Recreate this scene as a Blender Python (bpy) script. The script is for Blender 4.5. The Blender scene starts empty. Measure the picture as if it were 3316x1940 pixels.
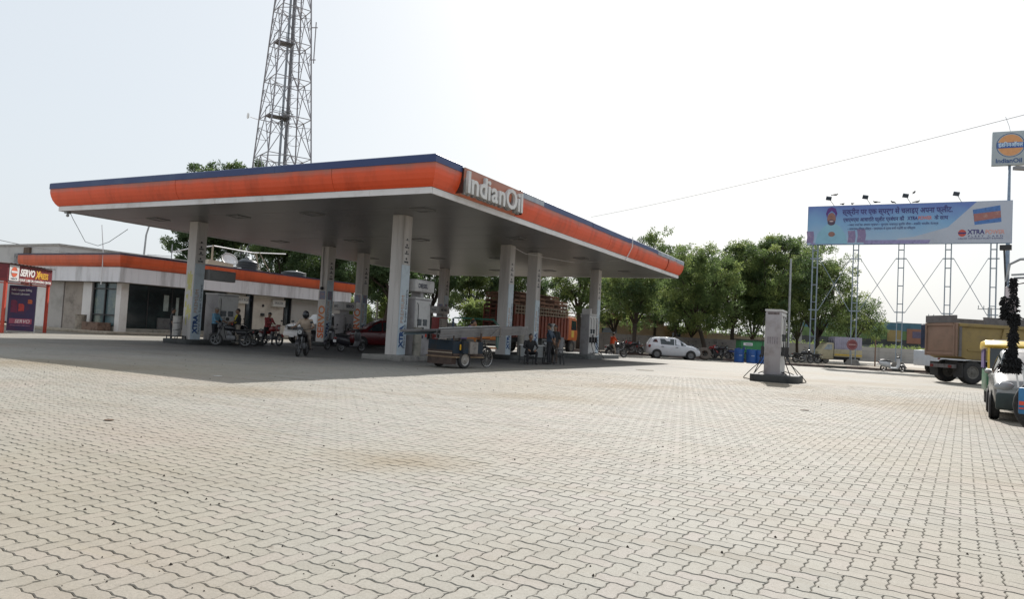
import bpy, math, random
import numpy as np
from mathutils import Matrix, Vector
from math import sin, cos, pi, radians, sqrt
random.seed(7)
rng = np.random.default_rng(7)
S = bpy.context.scene
COL = S.collection

# ---------------------------------------------------------------- camera
R = np.array([[0.8863265667663465, 0.4599843680631806, 0.05328788025149361],
              [0.02597100385238858, 0.06551654546008309, -0.9975134531573376],
              [-0.46233183321406746, 0.8855066139834831, 0.046122799009019326]])
EYE = 1.25
cam_d = bpy.data.cameras.new('camera')
cam_d.sensor_width = 36.0
cam_d.lens = 25.993
cam_d.clip_end = 3000
cam = bpy.data.objects.new('camera', cam_d)
COL.objects.link(cam)
mw = Matrix.Identity(4)
for i in range(3):
    mw[i][0] = R[0][i]; mw[i][1] = -R[1][i]; mw[i][2] = -R[2][i]
mw[2][3] = EYE
cam.matrix_world = mw
S.camera = cam

# ---------------------------------------------------------------- sky, sun, exposure
SUN_DIR = Vector((-1.7, 9.06, 6.8)).normalized()       # towards the sun
SUN_EL = math.asin(SUN_DIR.z)
SUN_AZ = math.atan2(SUN_DIR.x, SUN_DIR.y)              # clockwise from +Y
world = bpy.data.worlds.new('World')
S.world = world
world.use_nodes = True
nt = world.node_tree
nt.nodes.clear()
sky = nt.nodes.new('ShaderNodeTexSky')
sky.sky_type = 'NISHITA'
sky.sun_disc = False
sky.sun_elevation = SUN_EL
sky.sun_rotation = SUN_AZ
sky.air_density = 1.0
sky.dust_density = 4.0
sky.ozone_density = 1.0
hz = nt.nodes.new('ShaderNodeMixRGB')                  # thin white heat haze over the whole sky
hz.blend_type = 'MIX'
hz.inputs[0].default_value = 0.78
hz.inputs[2].default_value = (8.1, 8.75, 9.3, 1)
bg = nt.nodes.new('ShaderNodeBackground')
bg.inputs[1].default_value = 0.072
out = nt.nodes.new('ShaderNodeOutputWorld')
nt.links.new(sky.outputs[0], hz.inputs[1])
nt.links.new(hz.outputs[0], bg.inputs[0])
nt.links.new(bg.outputs[0], out.inputs[0])
sun_d = bpy.data.lights.new('sun', 'SUN')
sun_d.energy = 5.0
sun_d.angle = radians(0.6)
sun_d.color = (1.0, 0.96, 0.905)
sun = bpy.data.objects.new('sun', sun_d)
COL.objects.link(sun)
sun.rotation_euler = (-SUN_DIR).to_track_quat('-Z', 'Y').to_euler()
sun.location = (0, 0, 60)
S.view_settings.view_transform = 'Standard'
S.view_settings.look = 'None'
S.view_settings.exposure = 0.54
S.view_settings.gamma = 1.0
S.view_settings.use_curve_mapping = False

# ---------------------------------------------------------------- places
RT = (0.88645, 0.462824)       # horizontal direction to the right of the view
FW = (-0.462824, 0.88645)      # horizontal direction ahead
YAW = math.atan2(RT[1], RT[0])
def spot(xd, D):
    """ground point seen on the bearing xd at D metres ahead"""
    x = xd * 1.3164; y = 992.5 + .0534 * x
    r = R.T @ np.array([x - 1658., y - 970., 2394.25])
    s = D / (r[0] * FW[0] + r[1] * FW[1])
    return (float(r[0] * s), float(r[1] * s))
def zof(xd, yd, D):
    """height of a thing D metres ahead on that bearing"""
    x = xd * 1.3164; y = yd * 1.3164
    r = R.T @ np.array([x - 1658., y - 970., 2394.25])
    s = D / (r[0] * FW[0] + r[1] * FW[1])
    return float(r[2] * s + EYE)
def ahead(x, y): return x * FW[0] + y * FW[1]

# ---------------------------------------------------------------- materials
MATS = {}
def mat(name, col, rough=0.65, metal=0.0, var=0.18, scale=4.0, bump=0.0, col2=None, spec=0.5, detail=6.0, fine=0.0, trans=0.0, streak=False):
    if name in MATS: return MATS[name]
    m = bpy.data.materials.new(name); m.use_nodes = True
    n = m.node_tree.nodes; l = m.node_tree.links
    p = n['Principled BSDF']
    p.inputs['Roughness'].default_value = rough
    p.inputs['Metallic'].default_value = metal
    p.inputs['Specular IOR Level'].default_value = spec
    tc = n.new('ShaderNodeTexCoord')
    mp = n.new('ShaderNodeMapping'); l.new(tc.outputs['Object'], mp.inputs[0])
    if streak: mp.inputs['Scale'].default_value = (1, 1, .12)
    nz = n.new('ShaderNodeTexNoise'); nz.inputs['Scale'].default_value = scale; nz.inputs['Detail'].default_value = detail
    nz.inputs['Roughness'].default_value = 0.65
    l.new(mp.outputs[0], nz.inputs['Vector'])
    rp = n.new('ShaderNodeValToRGB')
    c = col; d = col2 if col2 else tuple(x * (1 - var * 2) for x in col[:3])
    u = tuple(min(1, x * (1 + var * .5)) for x in c[:3])
    rp.color_ramp.elements[0].position = .28; rp.color_ramp.elements[0].color = (*d[:3], 1)
    rp.color_ramp.elements[1].position = .72; rp.color_ramp.elements[1].color = (*u, 1)
    e = rp.color_ramp.elements.new(.5); e.color = (*c[:3], 1)
    l.new(nz.outputs['Fac'], rp.inputs[0]); l.new(rp.outputs[0], p.inputs['Base Color'])
    if bump > 0:
        b = n.new('ShaderNodeBump'); b.inputs['Strength'].default_value = bump; b.inputs['Distance'].default_value = .02
        n2 = n.new('ShaderNodeTexNoise'); n2.inputs['Scale'].default_value = fine or scale * 8; n2.inputs['Detail'].default_value = 5
        l.new(tc.outputs['Object'], n2.inputs['Vector']); l.new(n2.outputs['Fac'], b.inputs['Height']); l.new(b.outputs[0], p.inputs['Normal'])
    if trans > 0:
        t = n.new('ShaderNodeBsdfTranslucent'); mx = n.new('ShaderNodeMixShader'); mx.inputs[0].default_value = trans
        l.new(rp.outputs[0], t.inputs[0])
        l.new(p.outputs[0], mx.inputs[1]); l.new(t.outputs[0], mx.inputs[2]); l.new(mx.outputs[0], n['Material Output'].inputs[0])
    MATS[name] = m
    return m
def glass(name='window_glass', col=(.02, .03, .035), rough=.06):
    if name in MATS: return MATS[name]
    m = mat(name, col, rough=rough, var=.3, scale=1.2, spec=.7)
    return m

white_clad = mat('white_cladding', (.70, .685, .70), .45, var=.1, scale=1.4, streak=True, col2=(.36, .345, .34))
col_clad = mat('column_cladding', (.53, .50, .48), .5, var=.12, scale=1.1, streak=True, col2=(.30, .275, .255))
decal_bg = mat('decal_panel_print', (.46, .53, .58), .4, var=.1, scale=3)
trim_white = mat('trim_white', (.68, .67, .67), .5, var=.14, scale=.8, col2=(.5, .47, .45))
blue_trim = mat('navy_trim', (.016, .036, .13), .4, var=.2, scale=.5, col2=(.04, .07, .16))
grime_steel = mat('grimy_trim', (.33, .36, .40), .5, var=.2, scale=1.2, col2=(.14, .18, .27))
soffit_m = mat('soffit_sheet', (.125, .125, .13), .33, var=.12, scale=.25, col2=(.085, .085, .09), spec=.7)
dark = mat('dark_void', (.012, .012, .014), .8, var=.2)
black = mat('black_plastic', (.02, .02, .022), .5, var=.2)
rubber = mat('tyre_rubber', (.028, .027, .027), .85, var=.25, scale=20, col2=(.06, .055, .05))
chrome = mat('bare_steel', (.30, .29, .28), .35, .9, var=.15, scale=9)
galv = mat('galvanised_steel', (.36, .37, .38), .5, .5, var=.2, scale=7)
concrete = mat('weathered_concrete', (.22, .21, .195), .9, var=.25, scale=3, bump=.3, col2=(.09, .088, .082))
dark_kerb = mat('dark_oily_kerb', (.045, .047, .045), .75, var=.35, scale=2.5, bump=.3, col2=(.015, .016, .017))
skin_m = mat('brown_skin', (.21, .115, .07), .6, var=.08)
hair_m = mat('black_hair', (.012, .01, .01), .6, var=.1)
text_dark = mat('dark_print', (.02, .025, .05), .5, var=.05)
text_white = mat('white_print', (.78, .76, .74), .5, var=.05)
text_blue = mat('blue_print', (.025, .07, .2), .5, var=.05)
text_red = mat('red_print', (.62, .07, .035), .5, var=.1)
text_yellow = mat('yellow_print', (.75, .42, .03), .5, var=.08)
glass_m = glass()

def fascia_mat(name, orange, z_dull, z_top):
    m = mat(name, orange, .38, var=.16, scale=1.1, spec=.45, streak=True)
    n = m.node_tree.nodes; l = m.node_tree.links
    p = n['Principled BSDF']; src = p.inputs['Base Color'].links[0].from_socket
    g = n.new('ShaderNodeNewGeometry'); sp = n.new('ShaderNodeSeparateXYZ'); l.new(g.outputs['Position'], sp.inputs[0])
    nz = n.new('ShaderNodeTexNoise'); nz.inputs['Scale'].default_value = 1.1; nz.inputs['Detail'].default_value = 7
    mp = n.new('ShaderNodeMapping'); mp.inputs['Scale'].default_value = (1, 1, .3); l.new(g.outputs['Position'], mp.inputs[0]); l.new(mp.outputs[0], nz.inputs['Vector'])
    ma = n.new('ShaderNodeMath'); ma.operation = 'MULTIPLY_ADD'; ma.inputs[1].default_value = .45; l.new(nz.outputs['Fac'], ma.inputs[0]); l.new(sp.outputs['Z'], ma.inputs[2])
    mr = n.new('ShaderNodeMapRange'); mr.inputs['From Min'].default_value = z_dull + .22; mr.inputs['From Max'].default_value = z_top + .24
    mr.inputs['To Max'].default_value = .75
    l.new(ma.outputs[0], mr.inputs['Value'])
    mx = n.new('ShaderNodeMixRGB'); mx.inputs[2].default_value = (.20, .145, .12, 1)  # greyish brown mixed in towards the top edge
    l.new(mr.outputs[0], mx.inputs[0]); l.new(src, mx.inputs[1]); l.new(mx.outputs[0], p.inputs['Base Color'])
    return m
orange_f = fascia_mat('orange_fascia_sheet', (.72, .092, .03), 6.34, 6.6)
orange_fade = fascia_mat('faded_orange_fascia_sheet', (.56, .16, .08), 6.0, 6.9)
orange_b = fascia_mat('orange_parapet_sheet', (.60, .098, .03), 4.5, 4.8)

# ---------------------------------------------------------------- mesh builder
class MB:
    def __init__(s): s.v = []; s.f = []; s.m = []; s.mi = 0
    def add(s, v, f):
        o = len(s.v); s.v += [tuple(x) for x in v]; s.f += [tuple(o + i for i in q) for q in f]; s.m += [s.mi] * len(f); return s
    def box(s, x0, x1, y0, y1, z0, z1):
        v = [(x0, y0, z0), (x1, y0, z0), (x1, y1, z0), (x0, y1, z0), (x0, y0, z1), (x1, y0, z1), (x1, y1, z1), (x0, y1, z1)]
        return s.add(v, [(3, 2, 1, 0), (4, 5, 6, 7), (0, 1, 5, 4), (1, 2, 6, 5), (2, 3, 7, 6), (3, 0, 4, 7)])
    def bar(s, a, b, w, h=None, up=(0, 0, 1)):
        h = h or w; a = Vector(a); b = Vector(b); d = (b - a).normalized(); u = Vector(up)
        if abs(d.dot(u)) > .98: u = Vector((1, 0, 0))
        x = d.cross(u).normalized() * w / 2; y = x.cross(d).normalized() * h / 2
        v = [a - x - y, a + x - y, a + x + y, a - x + y, b - x - y, b + x - y, b + x + y, b - x + y]
        return s.add(v, [(0, 1, 2, 3), (7, 6, 5, 4), (0, 4, 5, 1), (1, 5, 6, 2), (2, 6, 7, 3), (3, 7, 4, 0)])
    def tube(s, pts, r, n=8, cap=True):
        pts = [Vector(p) for p in pts]; rs = r if hasattr(r, '__len__') else [r] * len(pts)
        o = len(s.v); prev = None
        for i, p in enumerate(pts):
            d = (pts[min(i + 1, len(pts) - 1)] - pts[max(i - 1, 0)])
            d = d.normalized() if d.length > 1e-9 else Vector((0, 0, 1))
            if prev is None:
                u = Vector((0, 0, 1)) if abs(d.z) < .9 else Vector((1, 0, 0))
                x = d.cross(u).normalized()
            else:
                x = prev - d * prev.dot(d)
                x = x.normalized() if x.length > 1e-6 else d.orthogonal().normalized()
            prev = x; y = d.cross(x)
            for k in range(n):
                a = 2 * pi * k / n; s.v.append(tuple(p + (x * cos(a) + y * sin(a)) * rs[i]))
        for i in range(len(pts) - 1):
            for k in range(n):
                k2 = (k + 1) % n; s.f.append((o + i * n + k, o + i * n + k2, o + (i + 1) * n + k2, o + (i + 1) * n + k)); s.m.append(s.mi)
        if cap:
            s.f.append(tuple(o + k for k in range(n))[::-1]); s.m.append(s.mi)
            e = o + (len(pts) - 1) * n; s.f.append(tuple(e + k for k in range(n))); s.m.append(s.mi)
        return s
    def lathe(s, prof, n=20, c=(0, 0, 0), axis='z'):
        o = len(s.v)
        for (r, h) in prof:
            for k in range(n):
                a = 2 * pi * k / n; q = (r * cos(a), r * sin(a), h)
                if axis == 'y': q = (q[0], q[2], q[1])
                if axis == 'x': q = (q[2], q[0], q[1])
                s.v.append((q[0] + c[0], q[1] + c[1], q[2] + c[2]))
        for i in range(len(prof) - 1):
            for k in range(n):
                k2 = (k + 1) % n; s.f.append((o + i * n + k, o + i * n + k2, o + (i + 1) * n + k2, o + (i + 1) * n + k)); s.m.append(s.mi)
        return s
    def disc(s, r, n=20, c=(0, 0, 0), axis='z', th=.01):
        return s.lathe([(.0001, -th / 2), (r, -th / 2), (r, th / 2), (.0001, th / 2)], n, c, axis)
    def prism(s, poly, a, b, axis='y'):
        """poly of 2D points; extruded from a to b along axis. axis y: poly=(x,z); axis x: (y,z); axis z: (x,y)"""
        n = len(poly); v = []
        for t in (a, b):
            for (p, q) in poly: v.append({'y': (p, t, q), 'x': (t, p, q), 'z': (p, q, t)}[axis])
        f = [tuple(range(n))[::-1], tuple(range(n, 2 * n))] + [(i, (i + 1) % n, n + (i + 1) % n, n + i) for i in range(n)]
        return s.add(v, f)
    def ball(s, c, r, n=10, m=6):
        rx, ry, rz = r if hasattr(r, '__len__') else (r, r, r)
        o = len(s.v)
        for i in range(m + 1):
            t = pi * i / m
            for k in range(n):
                a = 2 * pi * k / n; s.v.append((c[0] + rx * max(sin(t), .001) * cos(a), c[1] + ry * max(sin(t), .001) * sin(a), c[2] + rz * cos(t)))
        for i in range(m):
            for k in range(n):
                k2 = (k + 1) % n; s.f.append((o + i * n + k2, o + i * n + k, o + (i + 1) * n + k, o + (i + 1) * n + k2)); s.m.append(s.mi)
        return s
    def xf(s, M, start=0):
        for i in range(start, len(s.v)): s.v[i] = tuple(M @ Vector(s.v[i]))
        return s
    def build(s, name, mats, parent=None, smooth=False, world=False, label=None, loc=None, bevel=0, stuff=False):
        me = bpy.data.meshes.new(name); me.from_pydata(s.v, [], s.f)
        if not isinstance(mats, (list, tuple)): mats = [mats]
        for q in mats: me.materials.append(q)
        me.polygons.foreach_set('material_index', s.m)
        me.polygons.foreach_set('use_smooth', [smooth] * len(s.f))
        me.update()
        o = bpy.data.objects.new(name, me); COL.objects.link(o)
        if parent is not None:
            o.parent = parent
            if world: o.location = [-c for c in abs_loc(parent)]
        if loc is not None: o.location = loc
        if label: o['label'] = label
        if stuff: o['kind'] = 'stuff'
        if bevel:
            md = o.modifiers.new('bevel', 'BEVEL'); md.width = bevel; md.segments = 2; md.limit_method = 'ANGLE'
            me.polygons.foreach_set('use_smooth', [True] * len(s.f))
        return o
def abs_loc(o):
    l = Vector(o.location)
    while o.parent is not None: o = o.parent; l = l + Vector(o.location)
    return l
def tag(o, label=None, cat=None, group=None, kind=None):
    if label: o['label'] = label
    if cat: o['category'] = cat
    if group: o['group'] = group
    if kind: o['kind'] = kind
    return o
def thing(name, label, cat, loc=(0, 0, 0), rz=0, group=None):
    o = bpy.data.objects.new(name, None); COL.objects.link(o)
    o.empty_display_size = .3
    if len(loc) == 2: loc = (*loc, 0)
    o.location = loc; o.rotation_euler = (0, 0, rz)
    return tag(o, label, cat, group)
def copy_tree(o, parent=None):
    c = o.copy(); COL.objects.link(c)
    if parent is not None: c.parent = parent
    for ch in [x for x in o.children]: copy_tree(ch, c)
    return c
def dup(o, loc, rz, label=None, scale=1.0):
    c = copy_tree(o); c.location = loc if len(loc) == 3 else (*loc, 0); c.rotation_euler = (0, 0, rz)
    c.scale = (scale,) * 3
    if label: c['label'] = label
    return c
def recolor(o, old, new):
    """give a copied thing another paint: single-user mesh with swapped material"""
    for ch in [o] + list(o.children_recursive):
        if ch.type == 'MESH' and any(m == old for m in ch.data.materials):
            ch.data = ch.data.copy()
            for i, m in enumerate(ch.data.materials):
                if m == old: ch.data.materials[i] = new
TMP = bpy.data.scenes.new('workshop')
def baked(o, name):
    '''evaluated mesh of an object with modifiers or text, made in a side scene so that the main one is not re-evaluated'''
    TMP.collection.objects.link(o)
    with bpy.context.temp_override(scene=TMP, view_layer=TMP.view_layers[0]):
        dg = bpy.context.evaluated_depsgraph_get()
    dg.update()
    me = bpy.data.meshes.new_from_object(o.evaluated_get(dg)); me.name = name
    TMP.collection.objects.unlink(o); bpy.data.objects.remove(o)
    return me
def text(s, size, at, xd, yd, material, parent, name='lettering', ext=.004, align='LEFT', sx=1.0, bold=0.0, shear=0.0):
    """flat or raised lettering; at = local origin of the baseline"""
    cu = bpy.data.curves.new(name, 'FONT'); cu.body = s; cu.size = size; cu.extrude = ext; cu.align_x = align; cu.offset = bold; cu.shear = shear
    cu.resolution_u = 3
    t = bpy.data.objects.new('tmp_text', cu)
    me = baked(t, name); bpy.data.curves.remove(cu)
    X = Vector(xd).normalized(); Y = Vector(yd).normalized(); Z = X.cross(Y)
    M = Matrix(((X.x * sx, Y.x, Z.x, at[0]), (X.y * sx, Y.y, Z.y, at[1]), (X.z * sx, Y.z, Z.z, at[2]), (0, 0, 0, 1)))
    me.transform(M)
    me.materials.clear(); me.materials.append(material)
    o = bpy.data.objects.new(name, me); COL.objects.link(o)
    if parent is not None: o.parent = parent
    return o
def smooth_path(P, k=5):
    P = [Vector(p) for p in P]; Q = [P[0] * 2 - P[1]] + P + [P[-1] * 2 - P[-2]]; out_ = []
    for i in range(1, len(Q) - 2):
        a, b_, c, d = Q[i - 1:i + 3]
        for j in range(k):
            t = j / k; out_.append(.5 * ((2 * b_) + (c - a) * t + (2 * a - 5 * b_ + 4 * c - d) * t * t + (3 * b_ - a - 3 * c + d) * t ** 3))
    return out_ + [P[-1]]
def inst(name, me, parent, loc=(0, 0, 0), rot=(0, 0, 0), scale=None):
    o = bpy.data.objects.new(name, me); COL.objects.link(o); o.location = loc; o.rotation_euler = rot
    if scale: o.scale = scale
    if parent is not None: o.parent = parent
    return o
# ---------------------------------------------------------------- pavement of zigzag interlocking blocks
def paver_mat():
    m = bpy.data.materials.new('paver_concrete'); m.use_nodes = True
    n = m.node_tree.nodes; l = m.node_tree.links; p = n['Principled BSDF']; p.inputs['Roughness'].default_value = .85
    p.inputs['Specular IOR Level'].default_value = .35
    at = n.new('ShaderNodeAttribute'); at.attribute_name = 'rnd'
    oi = n.new('ShaderNodeObjectInfo')
    ad = n.new('ShaderNodeMath'); ad.operation = 'ADD'; l.new(at.outputs['Fac'], ad.inputs[0]); l.new(oi.outputs['Random'], ad.inputs[1])
    fr = n.new('ShaderNodeMath'); fr.operation = 'FRACT'; l.new(ad.outputs[0], fr.inputs[0])
    rp = n.new('ShaderNodeValToRGB'); cr = rp.color_ramp
    cr.elements[0].position = 0; cr.elements[0].color = (0.240, 0.230, 0.201, 1)
    cr.elements[1].position = 1; cr.elements[1].color = (0.287, 0.267, 0.237, 1)
    for pos, c in ((.12, (0.259, 0.248, 0.219)), (.35, (0.276, 0.264, 0.233)), (.7, (0.282, 0.271, 0.238)), (.86, (0.284, 0.259, 0.234))):
        e = cr.elements.new(pos); e.color = (*c, 1)
    l.new(fr.outputs[0], rp.inputs[0])
    g = n.new('ShaderNodeNewGeometry')
    def noise(sc, det, ro=.6):
        z = n.new('ShaderNodeTexNoise'); z.inputs['Scale'].default_value = sc; z.inputs['Detail'].default_value = det; z.inputs['Roughness'].default_value = ro
        l.new(g.outputs['Position'], z.inputs['Vector']); return z
    def rampf(src, a, b):
        r = n.new('ShaderNodeMapRange'); r.inputs['From Min'].default_value = a; r.inputs['From Max'].default_value = b; l.new(src.outputs['Fac'], r.inputs['Value']); return r
    def mix(base, fac, col, mode='MIX'):
        x = n.new('ShaderNodeMixRGB'); x.blend_type = mode; x.inputs[2].default_value = (*col, 1)
        l.new(fac.outputs[0], x.inputs[0]); l.new(base, x.inputs[1]); return x.outputs[0]
    c = rp.outputs[0]
    big = noise(.16, 4); f1 = n.new('ShaderNodeMath'); f1.operation = 'MULTIPLY'; f1.inputs[1].default_value = .75
    l.new(rampf(big, .45, .68).outputs[0], f1.inputs[0]); c = mix(c, f1, (0.259, 0.224, 0.164))       # blown sand
    mid = noise(.9, 6, .7); f2 = n.new('ShaderNodeMath'); f2.operation = 'MULTIPLY'; f2.inputs[1].default_value = .5
    l.new(rampf(mid, .52, .76).outputs[0], f2.inputs[0]); c = mix(c, f2, (0.182, 0.161, 0.133))         # tyre dirt
    pk = noise(.33, 3); f3 = n.new('ShaderNodeMath'); f3.operation = 'MULTIPLY'; f3.inputs[1].default_value = .3
    l.new(rampf(pk, .52, .7).outputs[0], f3.inputs[0]); c = mix(c, f3, (0.329, 0.262, 0.241))        # pinkish batch
    st = noise(2.2, 5, .75); f4 = n.new('ShaderNodeMath'); f4.operation = 'MULTIPLY'; f4.inputs[1].default_value = .85
    l.new(rampf(st, .66, .74).outputs[0], f4.inputs[0]); c = mix(c, f4, (0.119, 0.098, 0.073))        # spots of oil
    gr = noise(60, 4, .85); f5 = n.new('ShaderNodeMath'); f5.operation = 'MULTIPLY'; f5.inputs[1].default_value = .7
    l.new(rampf(gr, .45, .75).outputs[0], f5.inputs[0]); c = mix(c, f5, (.13, .12, .10))         # aggregate
    # long tyre smears and wind-blown dust lying in streaks
    for rot_, sc_, lo_, hi_, amt_, col_ in ((.1, (.10, 1.3, 1), .53, .70, .62, (.175, .145, .105)), (-.5, (.07, .9, 1), .55, .72, .5, (.19, .165, .125)), (.35, (.12, 2.4, 1), .6, .7, .35, (.27, .235, .17))):
        mp_ = n.new('ShaderNodeMapping'); mp_.inputs['Rotation'].default_value = (0, 0, rot_ - .45); mp_.inputs['Scale'].default_value = sc_; l.new(g.outputs['Position'], mp_.inputs[0])
        z_ = n.new('ShaderNodeTexNoise'); z_.inputs['Scale'].default_value = 1.3; z_.inputs['Detail'].default_value = 7; z_.inputs['Roughness'].default_value = .7; l.new(mp_.outputs[0], z_.inputs['Vector'])
        fs_ = n.new('ShaderNodeMath'); fs_.operation = 'MULTIPLY'; fs_.inputs[1].default_value = amt_; l.new(rampf(z_, lo_, hi_).outputs[0], fs_.inputs[0]); c = mix(c, fs_, col_)
    # sandy, trampled patches where lorries turn
    sd_ = None
    for (xd_, D_, sx_, sy_) in ((2230, 19, .2, .34), (2420, 17, .3, .5), (1905, 25, .35, .3), (1560, 20, .28, .5), (640, 13, .5, .9), (120, 17, .3, .5), (2050, 30, .12, .3), (1000, 7, 1.1, 1.5), (1330, 15, .4, .9)):
        P_ = spot(xd_, D_)
        a_ = n.new('ShaderNodeVectorMath'); a_.operation = 'SUBTRACT'; a_.inputs[1].default_value = (P_[0], P_[1], 0); l.new(g.outputs['Position'], a_.inputs[0])
        r_ = n.new('ShaderNodeVectorRotate'); r_.rotation_type = 'Z_AXIS'; r_.inputs['Angle'].default_value = -YAW; l.new(a_.outputs[0], r_.inputs['Vector'])
        b_ = n.new('ShaderNodeVectorMath'); b_.operation = 'MULTIPLY'; b_.inputs[1].default_value = (sx_, sy_, 0); l.new(r_.outputs[0], b_.inputs[0])
        c_ = n.new('ShaderNodeVectorMath'); c_.operation = 'LENGTH'; l.new(b_.outputs[0], c_.inputs[0])
        if sd_ is None: sd_ = c_.outputs['Value']
        else:
            m_ = n.new('ShaderNodeMath'); m_.operation = 'MINIMUM'; l.new(sd_, m_.inputs[0]); l.new(c_.outputs['Value'], m_.inputs[1]); sd_ = m_.outputs[0]
    wz = noise(.7, 8, .75); wz2 = n.new('ShaderNodeMath'); wz2.operation = 'MULTIPLY_ADD'; wz2.inputs[1].default_value = 2.2; l.new(wz.outputs['Fac'], wz2.inputs[0]); l.new(sd_, wz2.inputs[2])
    ms_ = n.new('ShaderNodeMapRange'); ms_.inputs['From Min'].default_value = 2.1; ms_.inputs['From Max'].default_value = 1.15; ms_.inputs['To Max'].default_value = .95; l.new(wz2.outputs[0], ms_.inputs['Value'])
    c = mix(c, ms_, (.20, .165, .115))
    # canopy shade deepened in the block colour, over engine oil between the islands
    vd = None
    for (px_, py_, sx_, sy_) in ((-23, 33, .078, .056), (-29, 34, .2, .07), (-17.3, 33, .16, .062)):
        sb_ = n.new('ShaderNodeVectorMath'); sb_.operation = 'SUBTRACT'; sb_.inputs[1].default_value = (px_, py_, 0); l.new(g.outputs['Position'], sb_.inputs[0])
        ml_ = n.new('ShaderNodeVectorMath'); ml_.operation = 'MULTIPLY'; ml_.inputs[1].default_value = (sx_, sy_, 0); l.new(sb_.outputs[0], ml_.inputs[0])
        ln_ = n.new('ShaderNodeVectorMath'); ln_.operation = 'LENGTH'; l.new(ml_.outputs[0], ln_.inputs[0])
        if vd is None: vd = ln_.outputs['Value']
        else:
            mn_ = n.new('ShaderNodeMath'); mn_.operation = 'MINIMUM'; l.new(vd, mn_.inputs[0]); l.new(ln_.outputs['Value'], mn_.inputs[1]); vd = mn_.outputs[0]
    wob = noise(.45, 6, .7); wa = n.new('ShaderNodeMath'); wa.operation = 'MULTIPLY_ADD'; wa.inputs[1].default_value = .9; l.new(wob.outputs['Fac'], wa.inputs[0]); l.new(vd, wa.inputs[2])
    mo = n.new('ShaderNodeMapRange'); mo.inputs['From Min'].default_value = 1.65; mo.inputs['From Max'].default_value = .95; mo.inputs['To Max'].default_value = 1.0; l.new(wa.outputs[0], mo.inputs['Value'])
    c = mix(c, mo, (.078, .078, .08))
    l.new(c, p.inputs['Base Color'])
    mg = noise(9, 6, .8); f6 = n.new('ShaderNodeMath'); f6.operation = 'MULTIPLY'; f6.inputs[1].default_value = .45
    l.new(rampf(mg, .48, .72).outputs[0], f6.inputs[0]); c = mix(c, f6, (.19, .175, .145)); l.new(c, p.inputs['Base Color'])
    b = n.new('ShaderNodeBump'); b.inputs['Strength'].default_value = .5; b.inputs['Distance'].default_value = .004
    l.new(noise(110, 4, .8).outputs['Fac'], b.inputs['Height']); l.new(b.outputs[0], p.inputs['Normal'])
    return m
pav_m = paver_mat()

def sheet(name, poly, z, m, label=None):
    b = MB(); b.add([(x, y, z) for x, y in poly], [tuple(range(len(poly)))])
    o = b.build(name, m); tag(o, label, None, None, 'structure'); return o

def ground_mat():
    m = mat('dusty_earth', (.30, .25, .185), .95, var=.25, scale=.25, bump=.3, fine=6, col2=(.2, .17, .13)); return m
sheet('ground', [(-1400, -1400), (1400, -1400), (1400, 1400), (-1400, 1400)], -.12, ground_mat(), 'dusty bare earth around the filling station')

KERB = [spot(2760, 52.5), spot(2519, 52.6), spot(2250, 53.2), spot(1975, 54.5), spot(1735, 59.5), spot(1480, 63.5), spot(1200, 72)]
def forecourt_mat():
    m = paver_mat(); m.name = 'forecourt_far_blocks'
    n = m.node_tree.nodes; l = m.node_tree.links; p = n['Principled BSDF']; src = p.inputs['Base Color'].links[0].from_socket
    g = n.new('ShaderNodeNewGeometry')
    mp = n.new('ShaderNodeMapping'); mp.inputs['Rotation'].default_value = (0, 0, radians(4.0)); l.new(g.outputs['Position'], mp.inputs[0])
    bt = n.new('ShaderNodeTexBrick'); bt.inputs['Scale'].default_value = 1; bt.inputs['Brick Width'].default_value = .22; bt.inputs['Row Height'].default_value = .11
    bt.inputs['Mortar Size'].default_value = .006; bt.inputs['Color1'].default_value = (1, 1, 1, 1); bt.inputs['Color2'].default_value = (.82, .82, .82, 1)
    bt.inputs['Mortar'].default_value = (.4, .37, .33, 1)
    l.new(mp.outputs[0], bt.inputs['Vector'])
    x = n.new('ShaderNodeMixRGB'); x.blend_type = 'MULTIPLY'; x.inputs[0].default_value = .6
    l.new(src, x.inputs[1]); l.new(bt.outputs[0], x.inputs[2]); l.new(x.outputs[0], p.inputs['Base Color'])
    return m
fc_m = forecourt_mat()
forecourt = sheet('forecourt', [(-90, -30), (60, -30)] + KERB + [(-60, 74), (-60, 60), (-39.2, 60), (-39.2, 26), (-90, 26)], -.012, fc_m,
                  'block paved forecourt of the filling station')

# ---- individual blocks.  Cells of .112 m, herringbone, each cell edge a zigzag shared by both neighbours
CS = .109
TH = radians(-4.0)
AMP = .0068
def edge_pts(a, b):
    a = np.array(a, float); b = np.array(b, float)
    flip = (b - a).sum() < 0
    p, q = (b, a) if flip else (a, b)
    d = q - p; nrm = np.array([-d[1], d[0]])
    if d[0] != 0: nrm = np.array([0, 1.])
    else: nrm = np.array([1., 0])
    pts = [p + d * .0, p + d * .28 + nrm * (AMP / CS), p + d * .72 - nrm * (AMP / CS)]
    pts.append(q)
    if flip: pts = pts[::-1]
    return pts[:-1]
def paver_poly(w, h):
    c = [(i, 0) for i in range(w)] + [(w, j) for j in range(h)] + [(w - i, h) for i in range(w)] + [(0, h - j) for j in range(h)]
    out = []
    for i in range(len(c)): out += edge_pts(c[i], c[(i + 1) % len(c)])
    return np.array(out) * CS
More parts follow.
